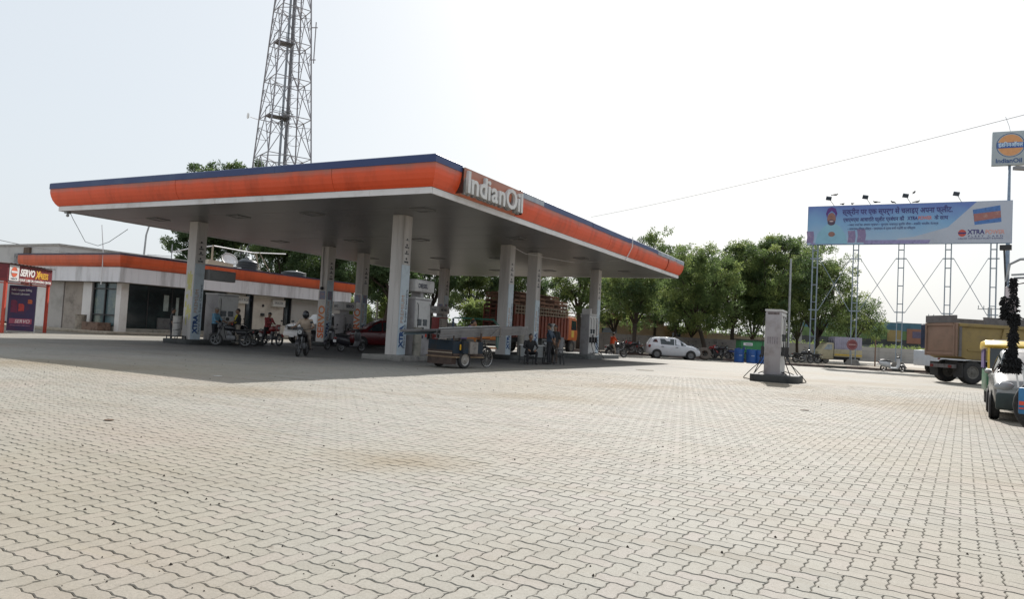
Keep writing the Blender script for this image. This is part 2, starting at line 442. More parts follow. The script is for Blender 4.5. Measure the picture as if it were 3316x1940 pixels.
def template(w, h, near=True):
    P = paver_poly(w, h); n = len(P); c = np.array([w / 2, h / 2]) * CS
    nx = np.roll(P, -1, 0) - np.roll(P, 1, 0)
    nr = np.stack([-nx[:, 1], nx[:, 0]], 1); nr /= np.linalg.norm(nr, axis=1)[:, None]     # inward for ccw
    gap, bev = .0022, .005
    r0 = P + nr * gap; r1 = P + nr * (gap + bev)
    V = np.concatenate([np.c_[r0, np.full(n, -.03)], np.c_[r0, np.full(n, -.0045)], np.c_[r1, np.zeros(n)]])
    F = []
    for i in range(n):
        j = (i + 1) % n
        F.append((i, j, n + j, n + i)); F.append((n + i, n + j, 2 * n + j, 2 * n + i))
    top = tuple(range(2 * n, 3 * n))
    return V - np.array([c[0], c[1], 0]), F, top, c
TPL = {0: template(2, 1), 1: template(1, 2)}
# herringbone: horizontal bricks at cells (i,j),(i+1,j) where (i-j)%4==0 ; vertical at (i,j),(i,j+1) where (i-j)%4==2 shifted
def in_view(x, y, far):
    r = x * RT[0] + y * RT[1]; d = x * FW[0] + y * FW[1]
    return (d > 2.6) & (d < far) & (np.abs(r) < d * .735 + 1.2)
FAR = 27.0
ct, sn = cos(TH), sin(TH)
N = int(46 / CS)
I, J = np.meshgrid(np.arange(-N, N), np.arange(-20, N), indexing='ij')
I = I.ravel(); J = J.ravel()
lists = []
for kind in (0, 1):
    if kind == 0: msk = ((I - J) % 4) == 0
    else: msk = ((I - J) % 4) == 2
    i = I[msk]; j = J[msk]
    if kind == 1: j = j - 0
    # vertical brick occupying (i, j-?) : cells left free are (i+2,j),(i+3,j) mod 4 -> classes 2,3.  class 2 at (i,j) pairs with class 3 at (i,j-1)
    if kind == 1: j = j - 1
    cx = (i + (1.0 if kind == 0 else .5)) * CS; cy = (j + (.5 if kind == 0 else 1.0)) * CS
    wx = cx * ct - cy * sn; wy = cx * sn + cy * ct
    keep = in_view(wx, wy, FAR)
    lists.append((kind, wx[keep], wy[keep]))
allp = [(k, x, y) for k, X, Y in lists for x, y in zip(X, Y)]
allp = np.array(allp)
dist = allp[:, 1] * FW[0] + allp[:, 2] * FW[1]
lat = allp[:, 1] * RT[0] + allp[:, 2] * RT[1]
cam_c = (R @ np.stack([allp[:, 1], allp[:, 2], np.full(len(allp), -EYE)]))
ppx = 1658 + 2394.25 * cam_c[0] / cam_c[2]; ppy = 970 + 2394.25 * cam_c[1] / cam_c[2]
vis = (ppx > 5) & (ppx < 3311) & (ppy < 1930) & (ppy > 1100)
order = np.argsort(np.where(vis, cam_c[2], 99))
first = order[:300]; rest = np.setdiff1d(np.arange(len(allp)), first)
tmesh = {}
for k in (0, 1):
    V, F, top, c = TPL[k]
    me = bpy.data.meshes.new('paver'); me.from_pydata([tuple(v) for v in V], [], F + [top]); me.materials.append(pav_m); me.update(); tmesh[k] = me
for idx in first:
    k, x, y = allp[idx]
    o = inst('paver', tmesh[int(k)], forecourt, (x, y, random.uniform(-.002, .001)), (random.gauss(0, .007), random.gauss(0, .007), TH + random.gauss(0, .006)))
# the remaining thousands, one joined mesh
VV = []; FF = []; off = 0; RN = []
loops = []; starts = []; tots = []
nf_rnd = []
for k in (0, 1):
    V, F, top, c = TPL[k]
    sel = rest[allp[rest, 0] == k]
    n = len(sel); nv = len(V)
    tx = rng.normal(0, .007, n); ty = rng.normal(0, .007, n); th = TH + rng.normal(0, .006, n); dz = rng.uniform(-.002, .001, n)
    X = V[None, :, 0] * np.cos(th)[:, None] - V[None, :, 1] * np.sin(th)[:, None]
    Y = V[None, :, 0] * np.sin(th)[:, None] + V[None, :, 1] * np.cos(th)[:, None]
    Z = V[None, :, 2] + tx[:, None] * V[None, :, 1] + ty[:, None] * V[None, :, 0] + dz[:, None]
    P = np.stack([X + allp[sel, 1][:, None], Y + allp[sel, 2][:, None], Z], 2).reshape(-1, 3)
    VV.append(P)
    quads = np.array(F); q = (quads[None] + (np.arange(n) * nv)[:, None, None] + off).reshape(-1, 4)
    tp = (np.array(top)[None] + (np.arange(n) * nv)[:, None] + off)
    loops.append(q.ravel()); tots.append(np.full(len(q), 4)); loops.append(tp.ravel()); tots.append(np.full(len(tp), len(top)))
    rr = rng.uniform(0, 1, n)
    nf_rnd.append(np.repeat(rr, len(F))); nf_rnd.append(rr)
    off += n * nv
VV = np.concatenate(VV); loops = np.concatenate(loops); tots = np.concatenate(tots); RN = np.concatenate(nf_rnd)
me = bpy.data.meshes.new('paver_field')
me.vertices.add(len(VV)); me.vertices.foreach_set('co', VV.ravel())
me.loops.add(len(loops)); me.loops.foreach_set('vertex_index', loops.astype(np.int32))
me.polygons.add(len(tots)); st = np.concatenate([[0], np.cumsum(tots)[:-1]])
me.polygons.foreach_set('loop_start', st.astype(np.int32)); me.polygons.foreach_set('loop_total', tots.astype(np.int32))
me.polygons.foreach_set('use_smooth', np.zeros(len(tots), dtype=bool)); me.update(calc_edges=True); me.validate()
at = me.attributes.new('rnd', 'FLOAT', 'FACE'); at.data.foreach_set('value', RN.astype(np.float32))
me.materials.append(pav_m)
o = bpy.data.objects.new('paver_field', me); COL.objects.link(o); o.parent = forecourt; o['kind'] = 'stuff'
print('pavers', len(allp))
# dark joint sand under the blocks
js = [(-.735 * 2 - 1.2, 2.4), (.735 * 2 + 1.2, 2.4), (.735 * 27 + 1.1, 26.9), (-.735 * 27 - 1.1, 26.9)]
joint = MB(); joint.add([(r * RT[0] + d * FW[0], r * RT[1] + d * FW[1], -.0095) for r, d in js], [(0, 1, 2, 3)])
jo = joint.build('joint_sand', mat('joint_sand', (.07, .062, .048), .95, var=.4, scale=1.4, col2=(.22, .19, .14)), forecourt)
# crumbs of tar and gravel lying about
b = MB(); cnt = 0
for _ in range(850):
    d = 3.4 + 20 * random.random() ** 1.6; r = random.uniform(-.72, .72) * d
    x = r * RT[0] + d * FW[0]; y = r * RT[1] + d * FW[1]
    q = random.choice([.003, .003, .004, .004, .005, .006, .009]) * (1 + d * .03)
    if r > .25 * d and random.random() < .6: continue
    if random.random() < .5: x += random.gauss(0, .05) - (x % .9) * .4; y += random.gauss(0, .05) - (y % .7) * .3
    a = random.random() * 6
    v = [(x + q * cos(a + t) * random.uniform(.7, 1.5), y + q * sin(a + t), 0.0) for t in (0, 1.57, 3.14, 4.7)] + [(x, y, q * 1.2), (x + q * .5, y, q * .9)]
    b.add(v, [(0, 1, 4), (1, 2, 4), (2, 3, 5, 4), (3, 0, 4, 5)])
tag(b.build('gravel_crumbs', mat('tar_crumb', (.05, .035, .025), .9, var=.4, scale=30)), 'dark crumbs of gravel and tar scattered over the paving', 'gravel', kind='stuff')
for i, (xd, yd_) in enumerate([(288, 1035), (390, 1196)]):
    pass
# stains painted by time: tar patches on the forecourt, thin sheets
# ---------------------------------------------------------------- the canopy
CX0, CX1, CY0, CY1 = -33.2, -13.35, 19.6, 49.9
ZS = 5.65
canopy = thing('fuel_canopy', 'large flat filling station canopy with orange and navy fascia on square white columns', 'canopy', ((CX0 + CX1) / 2, (CY0 + CY1) / 2, 0))
b = MB(); b.box(CX0 + .15, CX1 - .15, CY0 + .15, CY1 - .15, ZS + .02, ZS + .3)
b.build('roof_deck', grime_steel, canopy, world=True)
# soffit made of long sheets running across, each a part
ns = 26; step = (CY1 - CY0 - .1) / ns
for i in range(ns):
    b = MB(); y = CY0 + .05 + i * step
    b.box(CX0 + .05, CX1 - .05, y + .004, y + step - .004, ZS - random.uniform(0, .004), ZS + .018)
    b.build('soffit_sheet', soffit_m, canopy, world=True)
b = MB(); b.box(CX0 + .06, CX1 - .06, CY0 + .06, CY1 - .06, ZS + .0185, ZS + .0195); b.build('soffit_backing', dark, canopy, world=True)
# fascia: profile (out, z)
PROF = [(.04, 5.83), (.12, 5.93), (.20, 6.08), (.25, 6.24), (.28, 6.4), (.285, 6.575)]
CAP = [(.305, 6.565), (.305, 6.8), (.27, 6.83), (.1, 6.83)]
SGN = [(.03, 5.83), (.13, 5.93), (.23, 6.08), (.31, 6.24), (.35, 6.4), (.37, 6.55), (.38, 6.74)]
def sweep(prof, side, a, b_, mit0=False, mit1=False, th=.012):
    """fascia strip along one side between a and b_ (coordinates along the side); mitred at the corners"""
    m = MB(); n = len(prof); v = []
    inner = [(o - th, z) for o, z in prof]
    for (t, mit, sg) in ((a, mit0, -1), (b_, mit1, 1)):
        for (o, z) in prof + inner[::-1]:
            tt = t + (sg * o if mit else 0)
            if side == 'front': v.append((tt, CY0 - o, z))
            elif side == 'right': v.append((CX1 + o, tt, z))
            elif side == 'left': v.append((CX0 - o, tt, z))
            else: v.append((tt, CY1 + o, z))
    k = 2 * n
    f = [tuple(range(k)), tuple(range(k, 2 * k))[::-1]] + [(i, (i + 1) % k, k + (i + 1) % k, k + i) for i in range(k)]
    if side in ('front', 'left'): pass
    m.add(v, f); return m
def run(side, s0, s1, n, prof, name, material, jit=0.0, skip=None, smooth=True):
    L = (s1 - s0) / n
    for i in range(n):
        a = s0 + i * L; c = a + L
        g0 = 0 if i == 0 else .004; g1 = 0 if i == n - 1 else .004
        if skip and not (c <= skip[0] + .01 or a >= skip[1] - .01): continue
        j = random.uniform(-jit, jit)
        o = sweep([(q + j, z) for q, z in prof], side, a + g0, c - g1, i == 0, i == n - 1).build(name, material(i) if callable(material) else material, canopy, world=True)
for sd_, a_, c_ in (('front', CX0, CX1), ('left', CY0, CY1), ('back', CX0, CX1), ('right', CY0, CY1)):
    sweep([(q - .05, z) for q, z in PROF] + [(.2, 6.78)], sd_, a_, c_, True, True).build('fascia_backing', dark, canopy, world=True)
run('front', CX0, CX1, 5, PROF, 'fascia_panel', orange_f, .006)
run('front', CX0, CX1, 3, CAP, 'navy_cap', blue_trim)
run('left', CY0, CY1, 7, PROF, 'fascia_panel', orange_f, .006)
run('left', CY0, CY1, 4, CAP, 'navy_cap', blue_trim)
run('back', CX0, CX1, 5, PROF, 'fascia_panel', orange_f, .006)
run('back', CX0, CX1, 3, CAP, 'navy_cap', blue_trim)
# right side: short corner piece, lettered sign panel, long run
SG0, SG1 = 20.92, 25.3
def piece(prof, side, a, c, m0, m1, name, material):
    return sweep(prof, side, a, c, m0, m1).build(name, material, canopy, world=True)
piece(PROF, 'right', CY0, SG0 - .01, True, False, 'fascia_panel', orange_f)
piece(CAP, 'right', CY0, SG0 - .01, True, False, 'navy_cap', blue_trim)
segs = [25.32, 31.2, 35.6, 40.1, 43.7, 46.4, 48.4, CY1]
for i in range(len(segs) - 1):
    j = (0, .0, .006, .012, -.012, .02, 0)[i]
    piece([(q + j, z) for q, z in PROF], 'right', segs[i] + .008, segs[i + 1] - (.008 if i < 6 else 0), False, i == 6, 'fascia_panel', orange_f)
csegs = [25.32, 27.4, 33.0, 38.6, 44.0, 47.5, CY1]
for i in range(6):
    piece([(q - .012 * (i % 2), z - .015 * (i % 3)) for q, z in CAP], 'right', csegs[i] + .006, csegs[i + 1] - (.006 if i < 5 else 0), False, i == 5, 'navy_cap', grime_steel if i in (0, 4, 5) else blue_trim)
sgn = piece(SGN, 'right', SG0, SG1, False, False, 'sign_panel', orange_fade)
sgn['label'] = 'faded orange lettered panel of the canopy fascia'
for ya_, zt_ in ((SG0 - .012, 6.72), (SG1, 6.70)): b = MB(); b.box(CX1 + .02, CX1 + .36, ya_, ya_ + .013, 5.86, zt_); b.build('sign_panel_edge', mat('dark_panel_edge', (.05, .02, .015), .6), canopy, world=True)
# white metal trim round the soffit
def trimrun(side, s0, s1, n):
    L = (s1 - s0) / n
    for i in range(n):
        a, c = s0 + i * L + (.003 if i else 0), s0 + (i + 1) * L - .003
        d = random.uniform(-.006, .004); b = MB()
        z0, z1 = ZS - .03 + d * .5, 5.826
        if side == 'front': b.box(a, c, CY0 - .012 + d, CY0 + .04 + d, z0, z1)
        if side == 'right': b.box(CX1 - .04 + d, CX1 + .012 + d, a, c, z0, z1)
        if side == 'left': b.box(CX0 - .012, CX0 + .04, a, c, z0, z1)
        if side == 'back': b.box(a, c, CY1 - .04, CY1 + .012, z0, z1)
        b.build('trim_strip', trim_white, canopy, world=True)
trimrun('front', CX0, CX1 - .0, 8); trimrun('right', CY0 + .045, CY1 - .0, 13); trimrun('left', CY0 + .045, CY1 - .045, 10); trimrun('back', CX0, CX1 - .045, 8)
# raised letters
grey_side = mat('letter_side_grey', (.27, .26, .26), .6, var=.2, scale=2)
letter_face = mat('letter_face_white', (.62, .61, .60), .5, var=.15, scale=2)
word = 'IndianOil'; y = SG0 + .14; gap_ = .085; lets = []
for ch in word:
    X = CX1 + .42
    lt = text(ch, 1.0, (0, 0, 0), (0, 1, 0), (0, 0, 1), letter_face, canopy, 'letter', ext=.055, sx=1.0, bold=.02); lets.append(lt)
wid = [(min(v.co.y for v in q.data.vertices), max(v.co.y for v in q.data.vertices)) for q in lets]
fit = (SG1 - SG0 - .28 - gap_ * 8) / sum(b_ - a_ for a_, b_ in wid)
for ch, lt, (a_, b_) in zip(word, lets, wid):
    lt['label'] = 'white raised letter ' + ch
    for v in lt.data.vertices: v.co.y = (v.co.y - a_) * fit; v.co.z *= 1.03
    lt.location = (X - canopy.location.x, y - canopy.location.y, 5.92)
    sm = lt.data.copy(); sm.materials[0] = grey_side
    for v in sm.vertices: v.co.y = (v.co.y - .0) * 1.03 - .06; v.co.z = v.co.z * 1.03 - .05; v.co.x = v.co.x * .9 - .118
    inst('letter_backing', sm, lt)
    y += (b_ - a_) * fit + gap_
# soffit lamps
for lx in (-30.3, -25.15, -21.0, -15.65):
    for ly in (22.45, 30.05, 38.05, 45.5):
        b = MB(); s = .36
        b.box(lx - s, lx + s, ly - s, ly - s + .05, ZS - .035, ZS - .005); b.box(lx - s, lx + s, ly + s - .05, ly + s, ZS - .035, ZS - .005)
        b.box(lx - s, lx - s + .05, ly - s + .05, ly + s - .05, ZS - .035, ZS - .005); b.box(lx + s - .05, lx + s, ly - s + .05, ly + s - .05, ZS - .035, ZS - .005)
        fr = b.build('soffit_light', mat('lamp_frame_grey', (.2, .2, .2), .5), canopy, world=True)
        b = MB(); b.box(lx - s + .05, lx + s - .05, ly - s + .05, ly + s - .05, ZS - .018, ZS - .006)
        g = b.build('light_lens', mat('dark_lamp_lens', (.04, .04, .045), .3), canopy, world=True)
# loose downpipe strip on the right fascia
b = MB(); b.tube([(CX1 + .02, 38.7, 5.6), (CX1 + .2, 38.72, 5.95), (CX1 + .38, 38.75, 6.35), (CX1 + .37, 38.78, 6.9)], .025, 6)
b.build('drain_strip', trim_white, canopy, world=True)

# ---- columns
XR_, XL_ = -17.06, -28.67
CYS = [23.31, 32.23, 35.35, 44.49]
CW = .54
stain_y = mat('yellow_rubbed_stain', (.50, .46, .17), .6, var=.2, scale=3, col2=(.58, .55, .42))
picto = mat('pictogram_black', (.04, .04, .045), .6, var=.3, scale=8, col2=(.35, .35, .36))
poster = mat('small_poster_print', (.18, .2, .28), .5, var=.5, scale=6, col2=(.5, .2, .12))
def column(x1, y0, lab, servo, stain=False, seamn=2, hi=3.75):
    """x1 right face, y0 front face"""
    c = MB(); c.box(x1 - CW, x1, y0, y0 + CW, .16, ZS - .005)
    col = c.build('column', col_clad, canopy, world=True, label=lab)
    z = .24
    # cladding boards proud of the shaft on front and right face
    for i in range(2):
        w = CW / 2; a = x1 - CW + i * w
        for (z0, z1) in ((.19, 1.2 + .1 * i), (1.21 + .1 * i, 3.42), (3.43, ZS - .012)):
            q = MB(); q.box(a + .004, a + w - .004, y0 - .022 - random.uniform(0, .004), y0 - .002, z0, z1)
            q.build('cladding_board', col_clad, col)  .location = [0, 0, 0]
    q = MB(); q.box(x1 + .002, x1 + .02, y0 + .006, y0 + CW - .02, hi + .01, ZS - .012); q.build('cladding_board', col_clad, col)
    q = MB(); q.box(x1 + .002, x1 + .026, y0 - .004, y0 + CW - .02, .2, hi); dp = q.build('decal_panel', decal_bg, col)
    X = x1 + .031
    text('XTRA', .33, (X, y0 + .30, .5), (0, 0, 1), (0, -1, 0), text_blue, col, 'panel_lettering', ext=.002, sx=.95, bold=.02)
    text('PREMIUM', .28, (X, y0 + .27, 1.42), (0, 0, 1), (0, -1, 0), mat('faded_red_print', (.42, .25, .17) if not stain else (.5, .42, .2), .6), col, 'panel_lettering', ext=.002, sx=.95)
    text('Petrol With Super Cleansers', .17, (X, y0 + .45, .45), (0, 0, 1), (0, -1, 0), text_dark, col, 'panel_lettering', ext=.002, sx=1.15)
    for (zz, hh) in ((3.78, .26), (4.12, .16), (4.36, .2), (4.66, .06)):
        q = MB(); q.box(x1 + .021, x1 + .025, y0 + .12, y0 + CW - .16, zz, zz + hh * .28); q.lathe([(.001, -.002), (.05, -.002), (.05, .003), (.001, .003)], 12, (x1 + .023, y0 + .24, zz + hh * .62), 'x')
        q.build('pictogram', picto, col)
    if servo:
        q = MB(); q.box(x1 - CW - .02, x1 + .01, y0 - .045, y0 - .027, .22, 3.15); q.build('advert_board', mat('cream_board', (.60, .57, .54), .5, var=.1), col)
        text('SERVO', .62, (x1 - .04, y0 - .05, .42), (0, 0, 1), (-1, 0, 0), mat('orange_red_print', (.62, .14, .04), .5, var=.3, scale=1.2, col2=(.6, .3, .1)), col, 'advert_lettering', ext=.002, sx=1.0, bold=.02)
        q = MB(); q.box(x1 - CW + .06, x1 - .06, y0 - .052, y0 - .046, 2.62, 3.1); q.build('poster', poster, col)
        q = MB(); q.box(x1 + .027, x1 + .032, y0 + .08, y0 + .42, 2.62, 3.1); q.build('poster', poster, col)
    if stain:
        q = MB()
        for k in range(26):
            xx = x1 - CW + .07 + random.random() * (CW - .2); zz = .8 + random.random() * 2.2
            q.box(xx, xx + .05 + random.random() * .08, y0 - .0285 - k * .00005, y0 - .0275 - k * .00005, zz, zz + .15 + random.random() * .3)
        q.build('yellow_stain', stain_y, col)
    for ch in col.children: ch.location = (0, 0, 0)
    return col
CLAB = {(1, 0): 'front right column carrying a blue lettered decal beside the diesel dispenser', (1, 1): 'second column of the right row behind the ends of the beams',
        (1, 2): 'third column of the right row by the grey desk', (1, 3): 'far right column with white meter box', (0, 0): 'front left column stained yellow beside the steel drum',
        (0, 1): 'column with full upright orange lettering just behind the helmeted rider', (0, 2): 'column with upright red lettering beside the parked dark scooter', (0, 3): 'farthest column of the left row, behind the red dispenser'}
COLS = {}
for r, x1 in ((1, XR_ + .0), (0, XL_)):
    for i, y0 in enumerate(CYS):
        COLS[(r, i)] = column(x1, y0, CLAB[(r, i)], r == 0 and i > 0, stain=(r == 0 and i == 0), hi=(3.1 if i == 2 else 3.7))
# boxes and cables on the columns
b = MB(); b.box(XR_ - .9, XR_ - .32, CYS[3] - .3, CYS[3] - .06, 2.5, 3.1); o = b.build('meter_box', trim_white, canopy, world=True)
b = MB(); b.tube([(XR_ + .02, CYS[1] + .3, 5.55), (XR_ + .05, CYS[1] + 1.6, 5.38), (XR_ + .02, CYS[2] + .3, 5.5)], .016, 5); b.tube([(XR_ + .02, CYS[2] + .4, 5.45), (XR_ + .6, 39, 5.5), (CX1 - .2, 38.7, 5.6)], .014, 5)
b.build('cable', trim_white, canopy, world=True)
b = MB(); b.tube([(XL_ - .36, CYS[1] - .05, 5.6), (XL_ - .33, CYS[1] - .08, 4.8), (XL_ - .3, CYS[1] - .06, 3.5), (XL_ - .28, CYS[1] - .06, 3.3)], .016, 5); b.ball((XL_ - .3, CYS[1] - .1, 3.24), (.12, .08, .1))
b.build('cable', black, canopy, world=True)
# dangling cable at the left front corner
b = MB(); b.box(CX0 + .25, CX0 + .45, CY0 + .1, CY0 + .3, ZS - .12, ZS - .03); b.ball((CX0 + .35, CY0 + .2, ZS - .2), .07, 8, 5); b.build('corner_lamp', galv, canopy, world=True)
pts = [(CX0 + .5, CY0 + .2, ZS - .05), (CX0 + .75, CY0 + .2, ZS - .35), (CX0 + 1.0, CY0 + .3, 4.9), (CX0 + 1.3, CY0 + .5, 4.3), (CX0 + 1.75, CY0 + .8, 4.16), (CX0 + 2.2, CY0 + 1, 4.35), (CX0 + 3.0, CY0 + 1.3, 4.95)]
b = MB(); b.tube(pts, .014, 5); b.build('loose_cable', galv, canopy, world=True)

# ---------------------------------------------------------------- islands
def island(name, x0, x1, y0, y1, h, m, label, group='concrete pump islands under the canopy', rnd=.25):
    b = MB(); n = 5; poly = []
    for (cx, cy, a0) in ((x1 - rnd, y1 - rnd, 0), (x0 + rnd, y1 - rnd, 90), (x0 + rnd, y0 + rnd, 180), (x1 - rnd, y0 + rnd, 270)):
        for k in range(n + 1):
            a = radians(a0 + 90 * k / n); poly.append((cx + rnd * cos(a), cy + rnd * sin(a)))
    b.prism(poly, -.02, h, 'z')
    o = b.build(name, m, bevel=.02); return tag(o, label, 'pump island', group)
island('pump_island', -29.75, -27.9, 22.6, 27.2, .2, dark_kerb, 'dark pump island under the yellow stained front left column')
island('pump_island', -29.75, -27.9, 31.3, 37.8, .2, dark_kerb, 'dark pump island under the two columns with upright orange lettering')
island('pump_island', -29.75, -27.9, 43.2, 46.4, .2, dark_kerb, 'pump island under the farthest left column')
island('pump_island', -18.2, -16.35, 22.6, 27.6, .18, concrete, 'chipped pale concrete island under the front right column', rnd=.06)
island('pump_island', -18.2, -16.2, 31.3, 33.3, .2, dark_kerb, 'short dark island under the column at the ends of the beams')
island('pump_island', -18.2, -16.4, 34.6, 36.6, .2, dark_kerb, 'short dark island behind the seated man')
island('pump_island', -18.9, -15.95, 40.6, 46.2, .24, mat('grey_kerb', (.13, .135, .13), .85, var=.3), 'grey island under the far right column with hoses trailing over it', rnd=.3)
# ---------------------------------------------------------------- station building
BX0, BX1, BY0, BY1 = -49.5, -40.3, 27.8, 47.2
bld = thing('station_building', 'low white clad station building with an orange parapet behind the canopy', 'building', ((BX0 + BX1) / 2, (BY0 + BY1) / 2, 0))
bl = bld.location
def bpart(name, mb, m, label=None, parent=None):
    o = mb.build(name, m, bld if parent is None else parent, label=label)
    o.location = (-bl.x, -bl.y, 0) if parent is None else (0, 0, 0)
    return o
wall_b = mat('cream_wall_tile', (.56, .51, .44), .55, var=.12, scale=.9, col2=(.36, .32, .27))
wall_w = mat('white_wall_panel', (.72, .69, .66), .5, var=.1, scale=.6, col2=(.48, .42, .36))
rough_w = mat('roughcast_wall', (.36, .31, .265), .9, var=.25, scale=1.5, bump=.6, fine=40)
# long east wall with openings (y ranges of dark openings)
WT = 3.0
def wall_x(x, y0, y1, z0, z1, m, name='wall', t=.2):
    b = MB(); b.box(x - t, x, y0, y1, z0, z1); return bpart(name, b, m)
XE = BX1
wall_x(XE, BY0, 28.25, 0, WT, wall_w, 'corner_pillar', .45)
wall_x(XE, 35.6, 37.1, 0, WT, wall_b); wall_x(XE, 37.1, 37.85, 0, .12, wall_b); 
wall_x(XE, 37.85, 40.75, 0, WT, wall_b); wall_x(XE, 40.75, 41.55, 0, .95, wall_b); wall_x(XE, 41.55, BY1, 0, WT, mat('grey_wall_end', (.42, .40, .37), .7, var=.12, scale=.8))  # plain grey finish past the last window
wall_x(XE, 28.25, 35.6, 0, .35, mat('stone_plinth', (.3, .28, .24), .8, var=.25), 'plinth')
b = MB(); b.box(BX0, BX0 + .2, BY0, BY1, 0, WT); b.box(BX0, BX1, BY1 - .2, BY1 + .01, 0, WT); bpart('wall', b, wall_b)
b = MB(); b.box(BX0 + .3, XE - 2.6, BY0 + .4, BY1 - .3, 0, .1); bpart('inner_floor', b, concrete)
b = MB(); b.box(XE - 3.0, XE - 2.8, BY0 + .3, BY1 - .3, 0, WT); bpart('inner_wall', b, mat('dim_inner_wall', (.1, .105, .11), .8, var=.3, scale=1))
# glass shopfront
b = MB(); b.box(XE - .5, XE - .48, 28.26, 35.58, .36, WT - .02); shop = bpart('shop_glass', b, mat('tinted_shop_glass', (.012, .018, .02), .12, var=.5, scale=.7, col2=(.03, .05, .05)))
for yy in (29.9, 31.6, 33.3, 34.4):
    b = MB(); b.box(XE - .53, XE - .46, yy - .035, yy + .035, .36, WT - .03); bpart('mullion', b, black)
b = MB(); b.box(XE - .47, XE - .455, 31.0, 31.35, 1.5, 2.5); b.box(XE - .47, XE - .455, 31.9, 32.1, 1.1, 2.4); bpart('glass_reflection_panel', b, mat('pale_reflection', (.3, .35, .33), .5, var=.3)).name = 'reflection_on_glass'  # reflection in the shopfront, painted as pale panels on the glass
b = MB(); b.box(XE - .46, XE - .38, 30.6, 32.7, .36, 1.05); bpart('counter', b, mat('grey_counter', (.12, .12, .12), .6))
# openings beside
for (y0, y1, z0) in ((37.15, 37.8, .12), (40.8, 41.5, .95)):
    b = MB(); b.box(XE - .16, XE - .13, y0, y1, z0, WT - .05); bpart('dark_window', b, glass_m)
    b = MB(); b.box(XE - .12, XE + .02, y0, y0 + .06, z0, WT - .05); b.box(XE - .12, XE + .02, y1 - .06, y1, z0, WT - .05); bpart('window_frame', b, black)
def sign_box(y0, y1, z0, z1, s):
    b = MB(); b.box(XE + .01, XE + .2, y0, y1, z0, z1); o = bpart('sign_box', b, mat('sign_box_cream', (.55, .54, .50), .5, var=.08), label='small lettered sign box reading ' + s)
    text(s, .24, (XE + .205, y0 + .18, z0 + (z1 - z0) * .35), (0, 1, 0), (0, 0, 1), text_dark, o, 'sign_lettering', ext=.003)
sign_box(36.0, 37.2, 2.35, 2.85, 'REST ROOM'); sign_box(39.5, 40.7, 2.3, 2.8, 'WATER')
b = MB(); b.ball((XE + .06, 38.7, 2.3), (.06, .1, .1)); bpart('wall_lamp', b, black); b = MB(); b.box(XE + .005, XE + .1, 38.55, 38.85, 1.55, 1.75); bpart('switch_box', b, black)
# short south wall (facing the road)
YS = BY0
def wall_y(x0, x1, z0, z1, m, name='wall', t=.2, dy=0): 
    b = MB(); b.box(x0, x1, YS + dy, YS + t + dy, z0, z1); return bpart(name, b, m)
wall_y(BX0, -47.6, 0, WT, wall_w); wall_y(-47.6, -45.9, 0, WT, mat('grey_plaster', (.42, .39, .36), .8, var=.2, scale=.8, col2=(.3, .28, .25)))
wall_y(-45.85, -43.95, .1, WT, rough_w, 'roughcast_panel', dy=.05)
wall_y(-43.95, -43.6, 0, WT, wall_w, 'wall_panel'); wall_y(-43.595, -43.1, 0, WT, wall_w, 'wall_panel')
for a, c in ((-43.95, -43.1),): pass
wall_y(-43.1, -40.75, 0, .42, mat('stone_plinth', (.3, .28, .24), .8), 'plinth')
b = MB(); b.box(-43.05, -40.8, YS + .16, YS + .18, .45, WT - .02); wn = bpart('window_pane', b, mat('window_reflecting', (.10, .15, .16), .15, var=.6, scale=.9, col2=(.3, .33, .24)))
b = MB()
for xx in (-43.05, -41.95, -40.86): b.box(xx, xx + .09, YS + .06, YS + .155, .42, WT - .02)
for zz in (.42, 1.05, 2.6): b.box(-42.96, -40.87, YS + .07, YS + .15, zz, zz + .07)
bpart('window_frame', b, black)
b = MB(); b.box(-40.74, -40.31, YS - .02, YS - .002, 0, WT - .01); bpart('pillar_cladding', b, wall_w)
# orange and white parapet, panels one by one
OV = .6
def para(side, a, c, prof, name, m):
    v = []; n = len(prof); inner = [(o - .02, z) for o, z in prof]; b = MB()
    for t in (a, c):
        for (o, z) in prof + inner[::-1]:
            if side == 'S': v.append((t + (o if t == BX1 + OV else 0), BY0 - OV - o, z))
            else: v.append((BX1 + OV + o, t - (o if t == BY0 - OV else 0), z))
    k = 2 * n
    b.add(v, [tuple(range(k)), tuple(range(k, 2 * k))[::-1]] + [(i, (i + 1) % k, k + (i + 1) % k, k + i) for i in range(k)])
    return bpart(name, b, m)
OP = [(-.02, 3.9), (.08, 3.98), (.15, 4.12), (.18, 4.3), (.18, 4.58)]
WP = [(-.04, 3.02), (-.04, 3.88)]
CP = [(.2, 4.585), (.2, 4.68), (.0, 4.69)]
xs = np.linspace(BX0 - .2, BX1 + OV, 5)
for i in range(4): para('S', xs[i] + .004, xs[i + 1] - (.004 if i < 3 else 0), OP, 'orange_panel', orange_b)
xs = np.linspace(BX0 - .2, BX1 + OV, 9)
for i in range(8): para('S', xs[i] + .004, xs[i + 1] - (.004 if i < 7 else 0), WP, 'white_panel', white_clad)
para('S', BX0 - .2, BX1 + OV, CP, 'dark_coping', mat('dark_purple_coping', (.045, .03, .06), .5))
ys = np.linspace(BY0 - OV, 48.3, 8)
for i in range(7): para('E', ys[i] + (.004 if i else 0), ys[i + 1] - .004, OP, 'orange_panel', orange_b)
ys = np.linspace(BY0 - OV, 47.6, 18)
for i in range(17): para('E', ys[i] + (.004 if i else 0), ys[i + 1] - .004, WP, 'white_panel', white_clad)
para('E', BY0 - OV, 48.3, CP, 'dark_coping', MATS['dark_purple_coping'])
b = MB(); b.box(BX0 - .1, BX1 + OV - .08, BY0 - OV + .08, 47.5, 3.0, 3.3); bpart('roof_slab', b, concrete)
